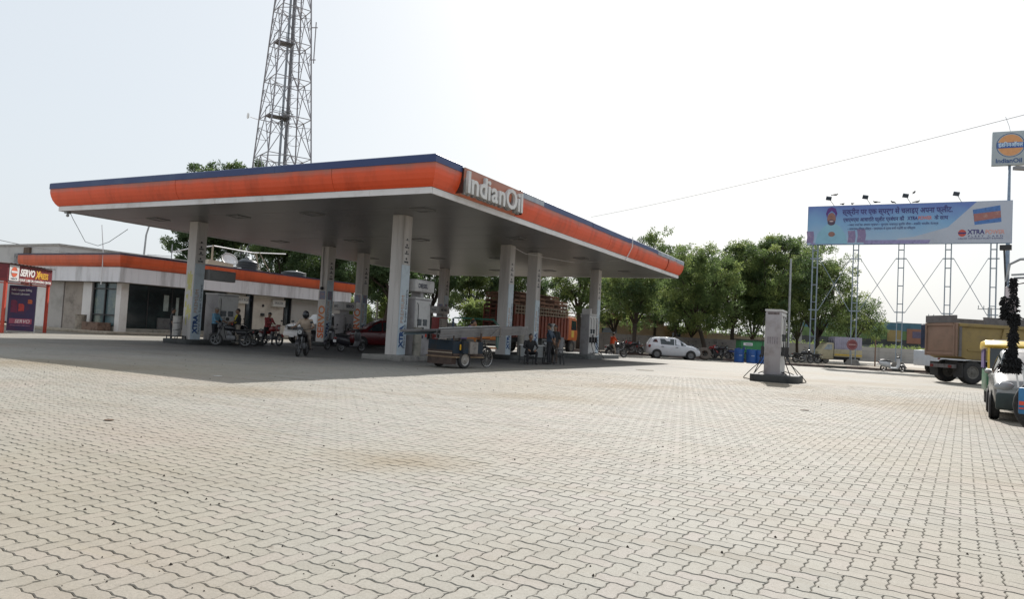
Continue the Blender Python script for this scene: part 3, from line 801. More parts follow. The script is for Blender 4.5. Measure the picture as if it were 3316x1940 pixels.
b = MB(); b.box(BX0 - .1, BX1 + OV - .2, BY0 - OV + .2, 48.1, 4.3, 4.55); bpart('roof', b, concrete)
b = MB(); b.box(BX1 + OV + .02, BX1 + OV + .3, BY0 + .6, 32.8, 4.70, 4.73); bpart('loose_roof_sheet', b, trim_white)
# kerbed apron
b = MB(); b.box(-60, -39.3, 26.4, 27.7, -.03, .14); b.box(-40.3, -39.3, 27.7, 47.6, -.03, .14); 
tag(b.build('building_kerb', mat('sandy_kerb', (.38, .33, .26), .9, var=.2, bump=.3), bevel=.02), 'sandy raised kerb along the foot of the station building', 'kerb')
# planter and bins below the window
b = MB(); b.box(-42.4, -40.9, 26.9, 27.7, .1, .62); o = b.build('planter', mat('muddy_planter', (.2, .13, .095), .9, var=.4, scale=4)); tag(o, 'muddy brick planter below the station window', 'planter')
b = MB(); b.lathe([(.3, .1), (.3, .98), (.33, 1.02), (.29, 1.0), (.27, .6), (.001, .6)], 16, (-43.0, 27.2, 0)); tag(b.build('waste_drum', mat('cream_drum', (.34, .29, .23), .7, var=.3)), 'dented cream drum standing left of the planter', 'drum')
# roof things
def roof_tank(x, y, r, h, lab):
    b = MB(); pr = [(.001, 0), (r, 0)]; k = 5
    for i in range(k): z = h * .75 * (i + .5) / k; pr += [(r * .96, z - .02), (r, z), (r, z + .06)]
    pr += [(r * .9, h * .78), (r * .55, h * .92), (r * .3, h * .95), (r * .3, h), (.001, h)]
    b.lathe(pr, 24); o = b.build('water_tank', mat('black_tank_plastic', (.022, .028, .036), .45, var=.2), smooth=True); o.location = (x, y, 4.56); tag(o, lab, 'water tank', 'water tanks on the building roof')
    q = MB(); q.box(-.2, .2, -r - .01, -r + .02, h * .25, h * .34); q.build('tank_label', trim_white, o)
x, y = spot(632, 52.5); roof_tank(-42.0, 38.6, .72, 1.15, 'tall black ribbed water tank behind the satellite dish on the roof')
roof_tank(-41.9, 43.2, .95, .7, 'low wide black water tank further along the roof')
dish = thing('satellite_dish', 'white satellite dish on the roof next to the black tank', 'satellite dish', (-41.3, 36.3, 4.56))
b = MB(); b.lathe([(.001, 0), (.2, .02), (.4, .08), (.55, .17), (.56, .175), (.4, .09), (.001, .012)], 24); M = Matrix.Translation((0, 0, .7)) @ Matrix.Rotation(radians(55), 4, (0.3, 1, 0)); b.xf(M); b.build('dish', trim_white, dish, smooth=True)
b = MB(); b.tube([(0, 0, 0), (0, 0, .6)], .04, 8); b.tube([(0, 0, .1), (.5, .1, .6)], .02, 6); b.build('mount', galv, dish)
b = MB(); b.prism([(0, 0), (0, .1), (.15, .55), (2.2, .45), (2.2, 0)], 0, .9, 'x'); o = b.build('roof_sheet_box', mat('cream_sheet', (.45, .38, .29), .7, var=.12)); o.location = (-41.5, 33.9, 4.56); o.name = 'roof_box'; tag(o, 'cream sheet metal box on the roof left of the dish', 'roof box')
pf = thing('roof_pipe_frame', 'pale bent pipe running over the roof on a wooden post', 'pipe', (-41.2, 33.0, 4.56))
b = MB(); b.tube([(-.2, -1.2, .75), (0, 0, 1.15), (.1, 1.8, 1.55), (0, 5.2, 1.5), (0, 8.5, 1.8)], .045, 6); b.build('pipe', trim_white, pf)
b = MB(); b.tube([(.1, 1.7, 0), (.1, 1.7, 1.6)], .07, 6); b.tube([(.1, 6.2, 0), (-.6, 6.0, 1.6)], .03, 5); b.tube([(-1.2, 7.2, 0), (-.2, 5.8, 1.6)], .03, 5); b.tube([(.1, 7.2, 0), (.1, 5.8, 1.6)], .03, 5); b.build('post', mat('bleached_wood', (.36, .3, .23), .8), pf)
# antennas and lamp post behind
x, y = -42.2, 28.6
def zr(xd, yd, p): return zof(xd, yd, ahead(*p))
p = spot(243, 43.0)
b = MB(); b.tube([(p[0], p[1], zof(246, 700, 43)), (p[0], p[1], zof(241, 625, 43)), (p[0] - .2, p[1] - .1, zof(230, 552, 43))], [.035, .03, .02], 6); tag(b.build('aerial_pole', trim_white), 'thin white aerial pole leaning over the orange parapet', 'pole')
p = spot(411, 47)
b = MB(); b.tube([(p[0], p[1], 4.5), (p[0], p[1], zof(411, 600, 47))], .035, 6); b.tube([(p[0], p[1], 5.0), (p[0] - 1.4, p[1] - .7, 5.05)], .02, 5); tag(b.build('roof_pipe', galv), 'short grey pipe standing on the roof behind the lamp post', 'pipe')
def lamp_post(xd, D, ztop, reach, lab, cat='street lamp', az=0.0, r=.07):
    p = spot(xd, D); t = thing('street_lamp', lab, cat, p)
    dx, dy = cos(az), sin(az)
    b = MB(); b.tube([(0, 0, 0), (0, 0, ztop * .7), (dx * reach * .1, dy * reach * .1, ztop * .88), (dx * reach * .45, dy * reach * .45, ztop * .97), (dx * reach, dy * reach, ztop)], [r * 1.3, r, r * .9, r * .8, r * .7], 8); b.build('pole', galv, t, smooth=True)
    b = MB(); b.box(-.35, .35, -.12, .12, -.08, .06); b.xf(Matrix.Translation((dx * (reach + .2), dy * (reach + .2), ztop)) @ Matrix.Rotation(az, 4, 'Z')); b.build('lamp_head', mat('lamp_head_grey', (.22, .22, .23), .5), t)
    return t
lamp_post(343, 54, 8.0, .5, 'curved grey street lamp rising behind the station roof', az=YAW)
lamp_post(925, 66, 7.9, .4, 'slim pale lamp pole between the columns in front of the dark trees', az=YAW)
# grey neighbour building on the left
nb = thing('neighbour_building', 'plain grey plastered building behind the lubricant kiosk', 'building', (-66, 40, 0))
pl = mat('grey_render_wall', (.47, .46, .455), .9, var=.14, scale=.5, bump=.2)
b = MB(); b.box(5.5 - 22, 5.5, -4, 20, 0, 6.45); b.build('wall', pl, nb)
b = MB(); b.box(5.5 - 22, 5.6, -4.1, 20.1, 6.45, 6.6); b.build('parapet', mat('parapet_grey', (.36, .35, .34), .9), nb)
b = MB(); b.tube([(-3.5, -4.1, 0), (-3.5, -4.1, 6.6)], .08, 6); b.build('drain_pipe', black, nb)
b = MB(); b.box(.9, 1.7, -4.2, -4.02, 3.2, 6.3); b.build('window', mat('brown_shutter', (.12, .08, .06), .8, var=.4), nb)
b = MB(); b.box(-.4, .4, -4.2, -4.02, 4.6, 5.8); b.build('window', mat('grey_window', (.2, .2, .21), .5, var=.5, scale=3), nb)

# ---------------------------------------------------------------- lubricant kiosk, far left
A = Vector((*spot(12 / 1.3164, 34.8), 0)); Bp = Vector((*spot(150 / 1.3164, 38.3), 0))
kx = (Bp - A).normalized(); ky = Vector((-kx.y, kx.x, 0)); L = (Bp - A).length
kang = math.atan2(kx.y, kx.x)
ksk = thing('lubricant_kiosk', 'red framed kiosk with a maroon board and yellow lettering at the left edge', 'kiosk', A, kang)
red_f = mat('red_orange_frame', (.52, .06, .03), .5, var=.12)
maroon = mat('maroon_board', (.14, .008, .016), .45, var=.3, scale=1.2, col2=(.5, .05, .02))
dep = 3.0
for (x_, y_) in ((0, 0), (L, 0), (0, dep), (L, dep)):
    b = MB(); b.box(x_ - .06, x_ + .06, y_ - .06, y_ + .06, 0, 2.5); b.build('post', red_f, ksk)
b = MB(); b.bar((0, 0, 2.38), (L, 0, 2.38), .05); b.bar((0, dep, 2.38), (L, dep, 2.38), .05); b.bar((0, 0, 2.38), (0, dep, 2.38), .05); b.build('frame_rail', red_f, ksk)
b = MB(); b.box(-.02, L + .1, -.1, -.04, 2.46, 3.27); brd = b.build('fascia_board', maroon, ksk)
b = MB(); b.box(-.08, -.02, -.1, dep, 2.46, 3.27); brd2 = b.build('fascia_board', maroon, ksk)
b = MB(); b.box(.03, .78, -.115, -.102, 2.5, 3.24); b.build('logo_card', mat('white_card', (.7, .69, .68), .5, var=.05), ksk)
b = MB(); b.lathe([(.001, 0), (.24, 0), (.24, .006), (.001, .006)], 28, (.4, -.123, 2.92), 'y'); lg = b.build('logo_disc', mat('logo_orange', (.68, .12, .05), .5), ksk)
b = MB(); b.box(.16, .64, -.131, -.125, 2.87, 2.97); b.build('logo_bar', trim_white, lg)
text('IndianOil', .13, (.16, -.117, 2.56), (1, 0, 0), (0, 0, 1), text_dark, ksk, 'board_lettering', ext=.002)
text('SERVO', .46, (.88, -.104, 2.78), (1, 0, 0), (0, 0, 1), text_white, ksk, 'board_lettering', ext=.003, sx=.86, bold=.02, shear=.2)
text('X', .56, (2.16, -.104, 2.72), (1, 0, 0), (0, 0, 1), text_yellow, ksk, 'board_lettering', ext=.003, sx=.8, bold=.02, shear=.2)
text('PRESS', .4, (2.42, -.104, 2.74), (1, 0, 0), (0, 0, 1), text_yellow, ksk, 'board_lettering', ext=.003, sx=.82, bold=.012)
text('QUICK LUBE OIL CHANGING CENTRE', .16, (.85, -.104, 2.52), (1, 0, 0), (0, 0, 1), text_white, ksk, 'board_lettering', ext=.003, sx=.98, bold=.006)
text('XPRESS', .4, (-.085, 2.55, 2.76), (0, -1, 0), (0, 0, 1), text_yellow, ksk, 'board_lettering', ext=.003, sx=1.25, bold=.012)
text('CENTRE', .18, (-.085, 1.25, 2.5), (0, -1, 0), (0, 0, 1), text_white, ksk, 'board_lettering', ext=.003, sx=1.2)
b = MB()
n = 26; v = []
for i in range(n + 1):
    x_ = -.15 + (L + .4) * i / n; z_ = 3.3 + .03 * (i % 2) 
    v += [(x_, -.2, z_), (x_, dep + .1, z_ + .12)]
b.add(v, [(2 * i, 2 * i + 2, 2 * i + 3, 2 * i + 1) for i in range(n)]); b.build('corrugated_roof', mat('rusty_roof_sheet', (.1, .06, .055), .7), ksk)
b = MB(); b.box(.3, L - .1, dep - .05, dep, 0, 2.4); b.build('rear_panel', mat('pale_rear_panel', (.42, .42, .43), .7, var=.1), ksk)
p = spot(54, 36.2)
bn = thing('advert_banner', 'tall dark blue and purple lubricant banner standing inside the kiosk', 'banner', p, YAW + radians(8))
b = MB(); b.box(-.62, .62, -.02, .02, .1, 2.32); b.build('banner_sheet', mat('navy_purple_print', (.035, .02, .075), .55, var=.4, scale=1.3, col2=(.12, .015, .05)), bn)
for x_ in (-.62, .62): b = MB(); b.tube([(x_, 0, 0), (x_, 0, 2.3)], .02, 6); b.build('banner_pole', galv, bn)
text("India's Largest Selling", .15, (-.52, -.024, 2.06), (1, 0, 0), (0, 0, 1), text_white, bn, 'banner_lettering', ext=.002, sx=.72)
text('Trusted Lubricants', .15, (-.52, -.024, 1.86), (1, 0, 0), (0, 0, 1), text_white, bn, 'banner_lettering', ext=.002, sx=.72)
b = MB(); b.box(-.52, .5, -.026, -.022, .45, .7); b.build('banner_strip', mat('pink_strip', (.36, .07, .12), .5), bn)
text('SERVO', .24, (-.28, -.028, .49), (1, 0, 0), (0, 0, 1), text_white, bn, 'banner_lettering', ext=.002, sx=.95, shear=.2)
text('WORLD CLASS LUBRICANTS', .09, (-.48, -.024, .34), (1, 0, 0), (0, 0, 1), mat('pink_print', (.5, .2, .3), .5), bn, 'banner_lettering', ext=.002, sx=.8)
for (cx_, cz_, w_, h_, cc) in ((-.02, 1.25, .26, .36, (.42, .035, .03)), (.36, 1.55, .2, .2, (.45, .1, .03)), (-.35, 1.3, .3, .6, (.15, .01, .05))):
    b = MB(); b.prism([(cx_ - w_ / 2, cz_ - h_ / 2), (cx_ + w_ / 2, cz_ - h_ / 2), (cx_ + w_ / 2, cz_ + h_ * .3), (cx_ + w_ * .2, cz_ + h_ / 2), (cx_ - w_ / 2, cz_ + h_ / 2)], -.025, -.021, 'y'); b.build('printed_can', mat('banner_print_%d' % int(cc[0] * 1000), cc, .5, var=.4, scale=7), bn)
# ---------------------------------------------------------------- verge, walls, far buildings
verge_m = mat('verge_soil', (.23, .19, .145), .95, var=.3, scale=.8, bump=.4, col2=(.12, .11, .08))
vp = KERB + [(-60, 74), (-60, 200), (160, 200), (160, 20)]
b = MB(); b.prism(vp[::-1], -.11, .13, 'z'); tag(b.build('verge', verge_m), 'raised earth verge between the forecourt and the boundary wall', None, None, 'structure')
kerb = thing('verge_kerb', 'long dark stone kerb along the far side of the forecourt', 'kerb', (*KERB[3], 0))
kk = 0
for a, c in zip(KERB[:-1], KERB[1:]):
    a = Vector((*a, 0)); c = Vector((*c, 0)); n = max(1, int((c - a).length / 1.4)); d = (c - a) / n
    for i in range(n):
        p = a + d * i; q = p + d * .985; u = d.normalized(); nn = Vector((-u.y, u.x, 0))
        if nn.dot(Vector((FW[0], FW[1], 0))) < 0: nn = -nn
        b = MB(); hh = .17 + random.uniform(-.012, .012)
        v = [p - nn * .02, q - nn * .02, q + nn * .2, p + nn * .2]
        b.add([(x.x - kerb.location.x, x.y - kerb.location.y, z) for z in (-.03, hh) for x in v], [(0, 1, 2, 3), (7, 6, 5, 4), (0, 4, 5, 1), (1, 5, 6, 2), (2, 6, 7, 3), (3, 7, 4, 0)])
        b.build('kerb_stone', mat('reddish_kerb_stone', (.13, .10, .09), .9, var=.3, scale=2) if kk % 3 else MATS.get('dark_oily_kerb'), kerb); kk += 1
# road beyond on the right
rd = MB(); a = spot(1990, 66); b2 = spot(2700, 64); c2 = spot(2700, 92); d2 = spot(1990, 94)
rd.add([(x, y, .135) for x, y in (a, b2, c2, d2)], [(0, 1, 2, 3)]); tag(rd.build('road', mat('pale_dusty_road', (.30, .27, .23), .9, var=.15, scale=.5)), 'dusty road behind the kerb and the billboard', None, None, 'structure')
def long_wall(name, pts, h, m, label, t=.22, pier=3.0, panel=True):
    o = thing(name, label, 'wall', (*pts[0], 0))
    ox, oy = pts[0]
    for a, c in zip(pts[:-1], pts[1:]):
        a = Vector((a[0] - ox, a[1] - oy, 0)); c = Vector((c[0] - ox, c[1] - oy, 0)); n = max(1, round((c - a).length / pier)); d = (c - a) / n
        for i in range(n):
            p = a + d * i; q = p + d * .995; b = MB(); b.bar((p.x, p.y, h / 2 + .06), (q.x, q.y, h / 2 + .06), t, h); b.build('wall_panel', m, o)
            b = MB(); b.bar((p.x, p.y, 0), (p.x, p.y, h + .07), t + .12); b.build('pier', m, o)
    return o
wall_g = mat('grey_boundary_plaster', (.22, .20, .185), .92, var=.2, scale=.5, bump=.3, col2=(.13, .12, .11))
long_wall('boundary_wall', [spot(1120, 80), spot(1480, 74), spot(1760, 71.5), spot(1905, 70.5)], 1.72, wall_g, 'plain grey boundary wall behind the parked bikes and the white hatchback')
long_wall('boundary_wall', [spot(1905, 92), spot(2160, 94), spot(2700, 96)], 1.9, mat('pale_roadside_wall', (.36, .34, .315), .92, var=.15, scale=.4), 'pale low wall on the far side of the road behind the billboard posts')
long_wall('boundary_wall', [spot(850, 68), spot(1120, 80)], 2.0, mat('dark_yard_wall', (.16, .15, .14), .92, var=.3, scale=.5), 'dark yard wall behind the red car')
# beige building beyond the wall
p = spot(1475, 88); hb = thing('beige_building', 'beige building with a terracotta ledge half hidden by trees', 'building', p, YAW)
beige = mat('beige_render', (.46, .34, .235), .85, var=.12, scale=.4)
terra = mat('terracotta_ledge', (.38, .16, .09), .8)
b = MB(); b.box(-1, 7.6, 0, 10, 0, 3.9); b.box(7.6, 13, 1, 9, 0, 3.2); b.build('wall', beige, hb)
b = MB(); b.box(-1.2, 3.0, -.5, 0, 3.55, 4.15); b.build('ledge', terra, hb)
b = MB(); b.box(-1.2, 7.8, -.3, 10, 4.1, 4.3); b.build('roof', beige, hb)
for (x0, x1, z0, z1) in ((.2, 2.0, 1.95, 2.55), (8.6, 9.6, 1.2, 2.4)):
    b = MB(); b.box(x0, x1, -.05, -.01, z0, z1); w = b.build('window', glass_m, hb); b = MB(); b.box(x0 - .08, x1 + .08, -.1, -.055, z0 - .1, z0 - .01); b.build('sill', beige, w)
b = MB(); b.tube([(3.6, -.1, 0), (3.6, -.1, 3.9)], .06, 6); b.tube([(4.0, -.1, 0), (4.0, -.1, 3.9)], .05, 6); b.build('drain_pipe', terra, hb)
p = spot(1640, 92); h2 = thing('pale_building', 'long low cream shed behind the wall and the hatchback', 'building', p, YAW)
b = MB(); b.box(0, 14, 0, 6, 0, 2.5); b.build('wall', mat('cream_shed', (.50, .45, .37), .85, var=.1), h2); b = MB(); b.box(-.3, 9, -.6, 6.2, 2.5, 2.7); b.build('roof', mat('pale_roof_sheet', (.44, .42, .38), .7), h2)
# painted depot, far right
p0 = spot(2070, 118); p1 = spot(2520, 112); d = Vector((p1[0] - p0[0], p1[1] - p0[1], 0)); dep_ = thing('painted_depot', 'long depot with a blue topped painted mural beyond the road', 'building', p0, math.atan2(d.y, d.x)); Ld = d.length
b = MB(); b.box(-6, Ld + 30, .05, 12, 0, 6.2); b.build('wall', mat('depot_wall', (.16, .17, .17), .8, var=.1), dep_)
def mural(x0, x1, z0, z1, nm, c, dy=0.0):
    b = MB(); b.box(x0, x1, -.02 - dy, .045 - dy, z0, z1); b.build('mural_field', mat(nm, c, .7, var=.25, scale=.4), dep_)
mural(-6, Ld + 30, 4.9, 6.15, 'mural_blue', (.06, .14, .19)); mural(-6, Ld + 30, 3.5, 4.9, 'mural_green', (.10, .17, .06)); mural(-6, Ld + 30, 2.5, 3.5, 'mural_dark', (.045, .05, .05))
mural(6.6, 8.6, 3.2, 5.0, 'mural_yellow', (.27, .2, .08), .07); mural(9.4, 12.4, 3.0, 5.3, 'mural_orange', (.26, .12, .08), .07); mural(13.5, 16.3, 3.3, 5.6, 'mural_rust', (.25, .09, .06), .07); mural(10.2, 11.6, 3.9, 4.9, 'mural_window', (.12, .1, .16), .1)
b = MB(); b.box(15, 15.3, .3, .6, 6.2, 7.0); b.build('vent_pipe', galv, dep_)

# ---------------------------------------------------------------- trees
def leaf_mat(name, c, c2, u, tr=.35):
    m = mat(name, c, .6, var=.2, scale=.9, col2=c2, trans=tr, spec=.25); return m
leafA = leaf_mat('neem_leaf', (.12, .17, .06), (.075, .115, .04), 0, .55)
leafB = leaf_mat('yellow_green_leaf', (.19, .235, .075), (.12, .165, .05), 0, .6)
leafC = leaf_mat('dark_leaf', (.07, .11, .045), (.04, .07, .03), 0, .45)
bark = mat('dark_bark', (.055, .042, .033), .95, var=.3, scale=6, bump=.6)
def leaves_mesh(name, cents, rads, n_per, size, mats_w, r):
    """leaf sprays: each spray = 5 narrow leaflets on a drooping twig"""
    nc = len(cents); idx = np.repeat(np.arange(nc), n_per)
    n = len(idx)
    u = r.normal(0, 1, (n, 3)); u /= np.linalg.norm(u, axis=1)[:, None]
    rr = rads[idx] * r.uniform(.25, 1, n) ** .6
    P = cents[idx] + u * rr[:, None] * np.array([1, 1, .75])
    ax = u + r.normal(0, .7, (n, 3)) + np.array([0, 0, -.25]); ax /= np.linalg.norm(ax, axis=1)[:, None]
    sd = np.cross(ax, r.normal(0, 1, (n, 3))); sd /= np.linalg.norm(sd, axis=1)[:, None]
    V = []; 
    k = 3
    allV = np.zeros((n, k * 4, 3))
    for q in range(k):
        s = size * r.uniform(.7, 1.35, n)[:, None]
        base = P + ax * s * (q * .45 - .7)
        dirn = ax * .6 + sd * (1 if q % 2 else -1) * .8; dirn /= np.linalg.norm(dirn, axis=1)[:, None]
        wv = np.cross(dirn, r.normal(0, 1, (n, 3))); wv /= np.linalg.norm(wv, axis=1)[:, None]
        allV[:, q * 4 + 0] = base; allV[:, q * 4 + 1] = base + dirn * s * .5 + wv * s * .2; allV[:, q * 4 + 2] = base + dirn * s; allV[:, q * 4 + 3] = base + dirn * s * .5 - wv * s * .2
    V = allV.reshape(-1, 3); nq = n * k
    me = bpy.data.meshes.new(name); me.vertices.add(len(V)); me.vertices.foreach_set('co', V.ravel())
    me.loops.add(nq * 4); me.loops.foreach_set('vertex_index', np.arange(nq * 4, dtype=np.int32))
    me.polygons.add(nq); me.polygons.foreach_set('loop_start', np.arange(0, nq * 4, 4, dtype=np.int32)); me.polygons.foreach_set('loop_total', np.full(nq, 4, dtype=np.int32))
    for m in mats_w: me.materials.append(m)
    cm = r.integers(0, 100, nc); mi = np.where(cm[idx] < 55, 0, np.where(cm[idx] < 82, 1 % len(mats_w), 2 % len(mats_w)))
    me.polygons.foreach_set('material_index', np.repeat(mi, k).astype(np.int32))
    me.update(calc_edges=True)
    return me
def tree(loc, H, W, trunk_h, label, seed, mats_=(leafA, leafB, leafC), dens=1.0, lean=(0, 0), size=.17, cent_h=None, group='trees behind the forecourt', tr=.16, lowfrac=.0):
    r = np.random.default_rng(seed); rs = random.Random(seed)
    t = thing('tree', label, 'tree', loc, 0, group)
    b = MB(); lx, ly = lean
    fork = Vector((lx, ly, trunk_h))
    b.tube([(0, 0, -.1), (lx * .15 + rs.uniform(-.1, .1), ly * .2, trunk_h * .35), (lx * .6, ly * .6, trunk_h * .7), fork], [tr * 1.25, tr, tr * .88, tr * .95], 8)
    cents = []; rads = []
    nl = 6 + int(W * .6)
    zlo = min(trunk_h * .62, 3.2) if trunk_h < 5 else trunk_h * .5
    ccz = zlo + (H - zlo) * .5; rz_ = (H - zlo) * .5
    for i in range(nl):
        a = 2 * pi * i / nl + rs.uniform(-.3, .3); el = rs.uniform(-.35, 1.2)
        rad = rs.uniform(.6, .95)
        tip = Vector((lx + cos(a) * W / 2 * rad * cos(el * .8), ly + sin(a) * W / 2 * rad * cos(el * .8), ccz + rz_ * sin(el) * rad))
        mid = fork.lerp(tip, .45) + Vector((rs.uniform(-.3, .3), rs.uniform(-.3, .3), rs.uniform(.0, .6)))
        b.tube([fork - Vector((0, 0, .2)), mid, tip], [tr * .5, tr * .3, tr * .08], 6)
        cents.append(tip); rads.append(rs.uniform(.7, 1.05))
        for k in range(4):
            st_ = mid.lerp(tip, rs.uniform(0, .8)); t2 = st_ + Vector((rs.gauss(0, .32) * W / 3, rs.gauss(0, .32) * W / 3, rs.gauss(.3, .45) * W / 5))
            b.tube([st_, st_.lerp(t2, .5) + Vector((0, 0, .15)), t2], [tr * .2, tr * .12, tr * .04], 5)
            cents.append(t2); rads.append(rs.uniform(.5, 1.0))
    # extra shell clumps, uneven
    ne = int(W * W * 2.4 * dens)
    for i in range(ne):
        a = rs.uniform(0, 2 * pi); el = rs.uniform(-.95, 1.45); rad = rs.uniform(.3, 1.04) ** .7
        cents.append(Vector((lx + cos(a) * W / 2 * rad * cos(el), ly + sin(a) * W / 2 * rad * cos(el), ccz + rz_ * sin(el) * rad))); rads.append(rs.uniform(.45, 1.0))
    b.build('trunk', bark, t, smooth=True)
    me = leaves_mesh('crown', np.array([tuple(c) for c in cents]), np.array(rads), int(74 * dens), size * 1.35, mats_, r)
    o = bpy.data.objects.new('crown', me); COL.objects.link(o); o.parent = t; o['kind'] = 'stuff'
    return t
def T(xd, D, ytop, Wpx, label, seed, th=2.4, **k):
    if xd > 1500: Wpx *= 1.22
    p = spot(xd, D); H = zof(xd, ytop, D); W = Wpx * D / 1819
    return tree((*p, .1), H, W, th, label, seed, **k)
# left: tall trees behind the station building
T(478, 78, 402, 170, 'tall feathery tree left of the first column, behind the station roof', 1, th=7, dens=.8, mats_=(leafC, leafA, leafC), size=.22)
T(556, 80, 392, 130, 'tall tree whose tip shows above the middle of the canopy edge', 2, th=8, dens=.75, mats_=(leafC, leafA, leafB), size=.22)
T(622, 84, 394, 130, 'tree with its tip at the foot of the lattice tower', 3, th=8, dens=.75, mats_=(leafC, leafA, leafC), size=.22)
T(690, 76, 560, 150, 'dark tree above the satellite dish', 4, th=5, dens=.8, mats_=(leafC, leafA, leafC), size=.2)
T(790, 74, 560, 150, 'dark tree behind the wide roof tank', 5, th=4, dens=.85, mats_=(leafC, leafC, leafA), size=.2)
T(890, 80, 540, 150, 'dark tree seen between the two columns with orange lettering', 6, th=4, dens=.8, mats_=(leafC, leafA, leafB), size=.2)
T(945, 66, 575, 150, 'big dark leaning tree behind the red car', 7, th=3.6, dens=.9, mats_=(leafC, leafC, leafA), lean=(.8, -.2), tr=.34, size=.2)
T(1060, 76, 560, 150, 'dense tree behind the diesel dispenser', 8, th=3.5, dens=.85, mats_=(leafC, leafA, leafA), size=.2)
T(1165, 84, 560, 160, 'broad tree left of the loaded lorry', 9, th=3.2, dens=.75, mats_=(leafA, leafC, leafB), size=.2)
T(1290, 86, 560, 160, 'tree rising behind the load of crates', 10, th=3.4, dens=.7, mats_=(leafA, leafC, leafB), size=.2)
T(1425, 70, 590, 150, 'forked tree behind the orange lorry cab', 11, th=3.6, dens=.7, mats_=(leafA, leafB, leafC), tr=.26, size=.18, lean=(-.2, 0))
T(1560, 64, 640, 140, 'tree with a knotty trunk rising behind the white hatchback', 12, th=2.6, dens=.7, tr=.2, size=.16)
T(1610, 88, 562, 110, 'taller tree showing above the far corner of the canopy', 13, th=5, dens=.6, size=.2, mats_=(leafA, leafC, leafB))
T(1738, 67, 612, 170, 'leafy tree leaning over the big tyre', 14, th=2.9, dens=.85, lean=(-.9, .1), tr=.2, size=.16, mats_=(leafA, leafB, leafA))
T(1800, 76, 600, 160, 'tree right of the leaning one, behind the blue drums', 15, th=3, dens=.7, tr=.22, size=.17)
T(1895, 74, 580, 170, 'tall light green tree behind the lone dispenser', 16, th=3.2, dens=.8, tr=.24, size=.17, mats_=(leafA, leafB, leafC))
T(2010, 76, 606, 180, 'broad tree spreading behind the first billboard post', 17, th=2.4, dens=.62, tr=.24, size=.17, mats_=(leafA, leafB, leafC))
T(2095, 80, 730, 130, 'low right hand tree spreading over the small pickup', 18, th=2.2, dens=.5, tr=.16, size=.17, mats_=(leafA, leafB, leafC))
T(1660, 78, 640, 150, 'tree half hidden between the knotty and the leaning tree', 19, th=3, dens=.7, size=.17)
T(965, 75, 730, 70, 'sunlit yellow green bush beside the pale lamp pole', 20, th=1, dens=1.0, mats_=(leafB, leafB, leafB), size=.18)
T(1180, 72, 745, 90, 'sunlit bush left of the lorry tail', 21, th=1, dens=.9, mats_=(leafB, leafA, leafB), size=.18)
T(870, 70, 745, 70, 'sunlit bush past the end of the station building', 22, th=1, dens=.9, mats_=(leafB, leafB, leafA), size=.18)
T(1510, 82, 640, 150, 'tree between the lorry cab and the knotty trunk, far behind', 23, th=2, dens=.7, mats_=(leafA, leafB, leafC), size=.2)
T(1700, 86, 625, 150, 'pale tree far behind the hatchback bonnet', 24, th=2, dens=.7, mats_=(leafA, leafB, leafA), size=.2)
T(1850, 88, 610, 150, 'pale tree far behind the blue drums', 25, th=2, dens=.7, mats_=(leafA, leafB, leafA), size=.2)
T(1960, 84, 590, 140, 'tree filling the gap left of the first billboard post', 26, th=2.2, dens=.7, mats_=(leafA, leafB, leafC), size=.18)
# scrub beyond the far wall
r0 = np.random.default_rng(50); cs = []; 
for i in range(150):
    p = spot(1950 + 560 * r0.random(), 99 + 8 * r0.random()); cs.append((p[0], p[1], r0.uniform(.4, 1.9)))
me = leaves_mesh('scrub', np.array(cs), np.full(len(cs), .9), 60, .3, (leafB, leafA, leafB), r0)
o = bpy.data.objects.new('scrub', me); COL.objects.link(o); tag(o, 'dusty green scrub above the far roadside wall', 'scrub', kind='stuff')
# distant line of vegetation closing the horizon
cs = []
for i in range(520):
    p = spot(-500 + 3400 * r0.random(), 150 + 60 * r0.random()); cs.append((p[0], p[1], r0.uniform(.5, 3.5)))
me = leaves_mesh('far_tree_line', np.array(cs), r0.uniform(1.5, 3.2, len(cs)), 26, .9, (leafA, leafC, leafA), r0)
o = bpy.data.objects.new('far_tree_line', me); COL.objects.link(o); tag(o, 'distant hedge and trees closing the horizon', 'vegetation', kind='stuff')
# ---------------------------------------------------------------- billboard on lattice posts
pl_ = spot(1976, 64); pr_ = spot(2483, 57)
bd = Vector((pr_[0] - pl_[0], pr_[1] - pl_[1], 0)); BL = bd.length; bang = math.atan2(bd.y, bd.x)
bb = thing('billboard', 'long pale blue billboard with a turbaned man and Hindi print, raised on five lattice posts', 'billboard', pl_, bang)
ZB, ZT = 10.32, 13.7; HB = ZT - ZB
b = MB(); b.box(0, BL, 0, .18, ZB, ZT); b.build('board_frame', mat('board_edge_blue', (.10, .2, .33), .6), bb)
pm = bpy.data.materials.new('board_print_gradient'); pm.use_nodes = True
n = pm.node_tree.nodes; l = pm.node_tree.links; pb = n['Principled BSDF']; pb.inputs['Roughness'].default_value = .6
tc = n.new('ShaderNodeTexCoord'); sp = n.new('ShaderNodeSeparateXYZ'); l.new(tc.outputs['Object'], sp.inputs[0])
mr = n.new('ShaderNodeMapRange'); mr.inputs['From Min'].default_value = ZB; mr.inputs['From Max'].default_value = ZT; l.new(sp.outputs['Z'], mr.inputs['Value'])
mx = n.new('ShaderNodeMapRange'); mx.inputs['From Max'].default_value = BL; l.new(sp.outputs['X'], mx.inputs['Value'])
r1 = n.new('ShaderNodeValToRGB'); r1.color_ramp.elements[0].color = (.33, .46, .60, 1); r1.color_ramp.elements[0].position = .1
r1.color_ramp.elements[1].color = (.13, .20, .48, 1); r1.color_ramp.elements[1].position = .95
e = r1.color_ramp.elements.new(.55); e.color = (.20, .38, .60, 1)
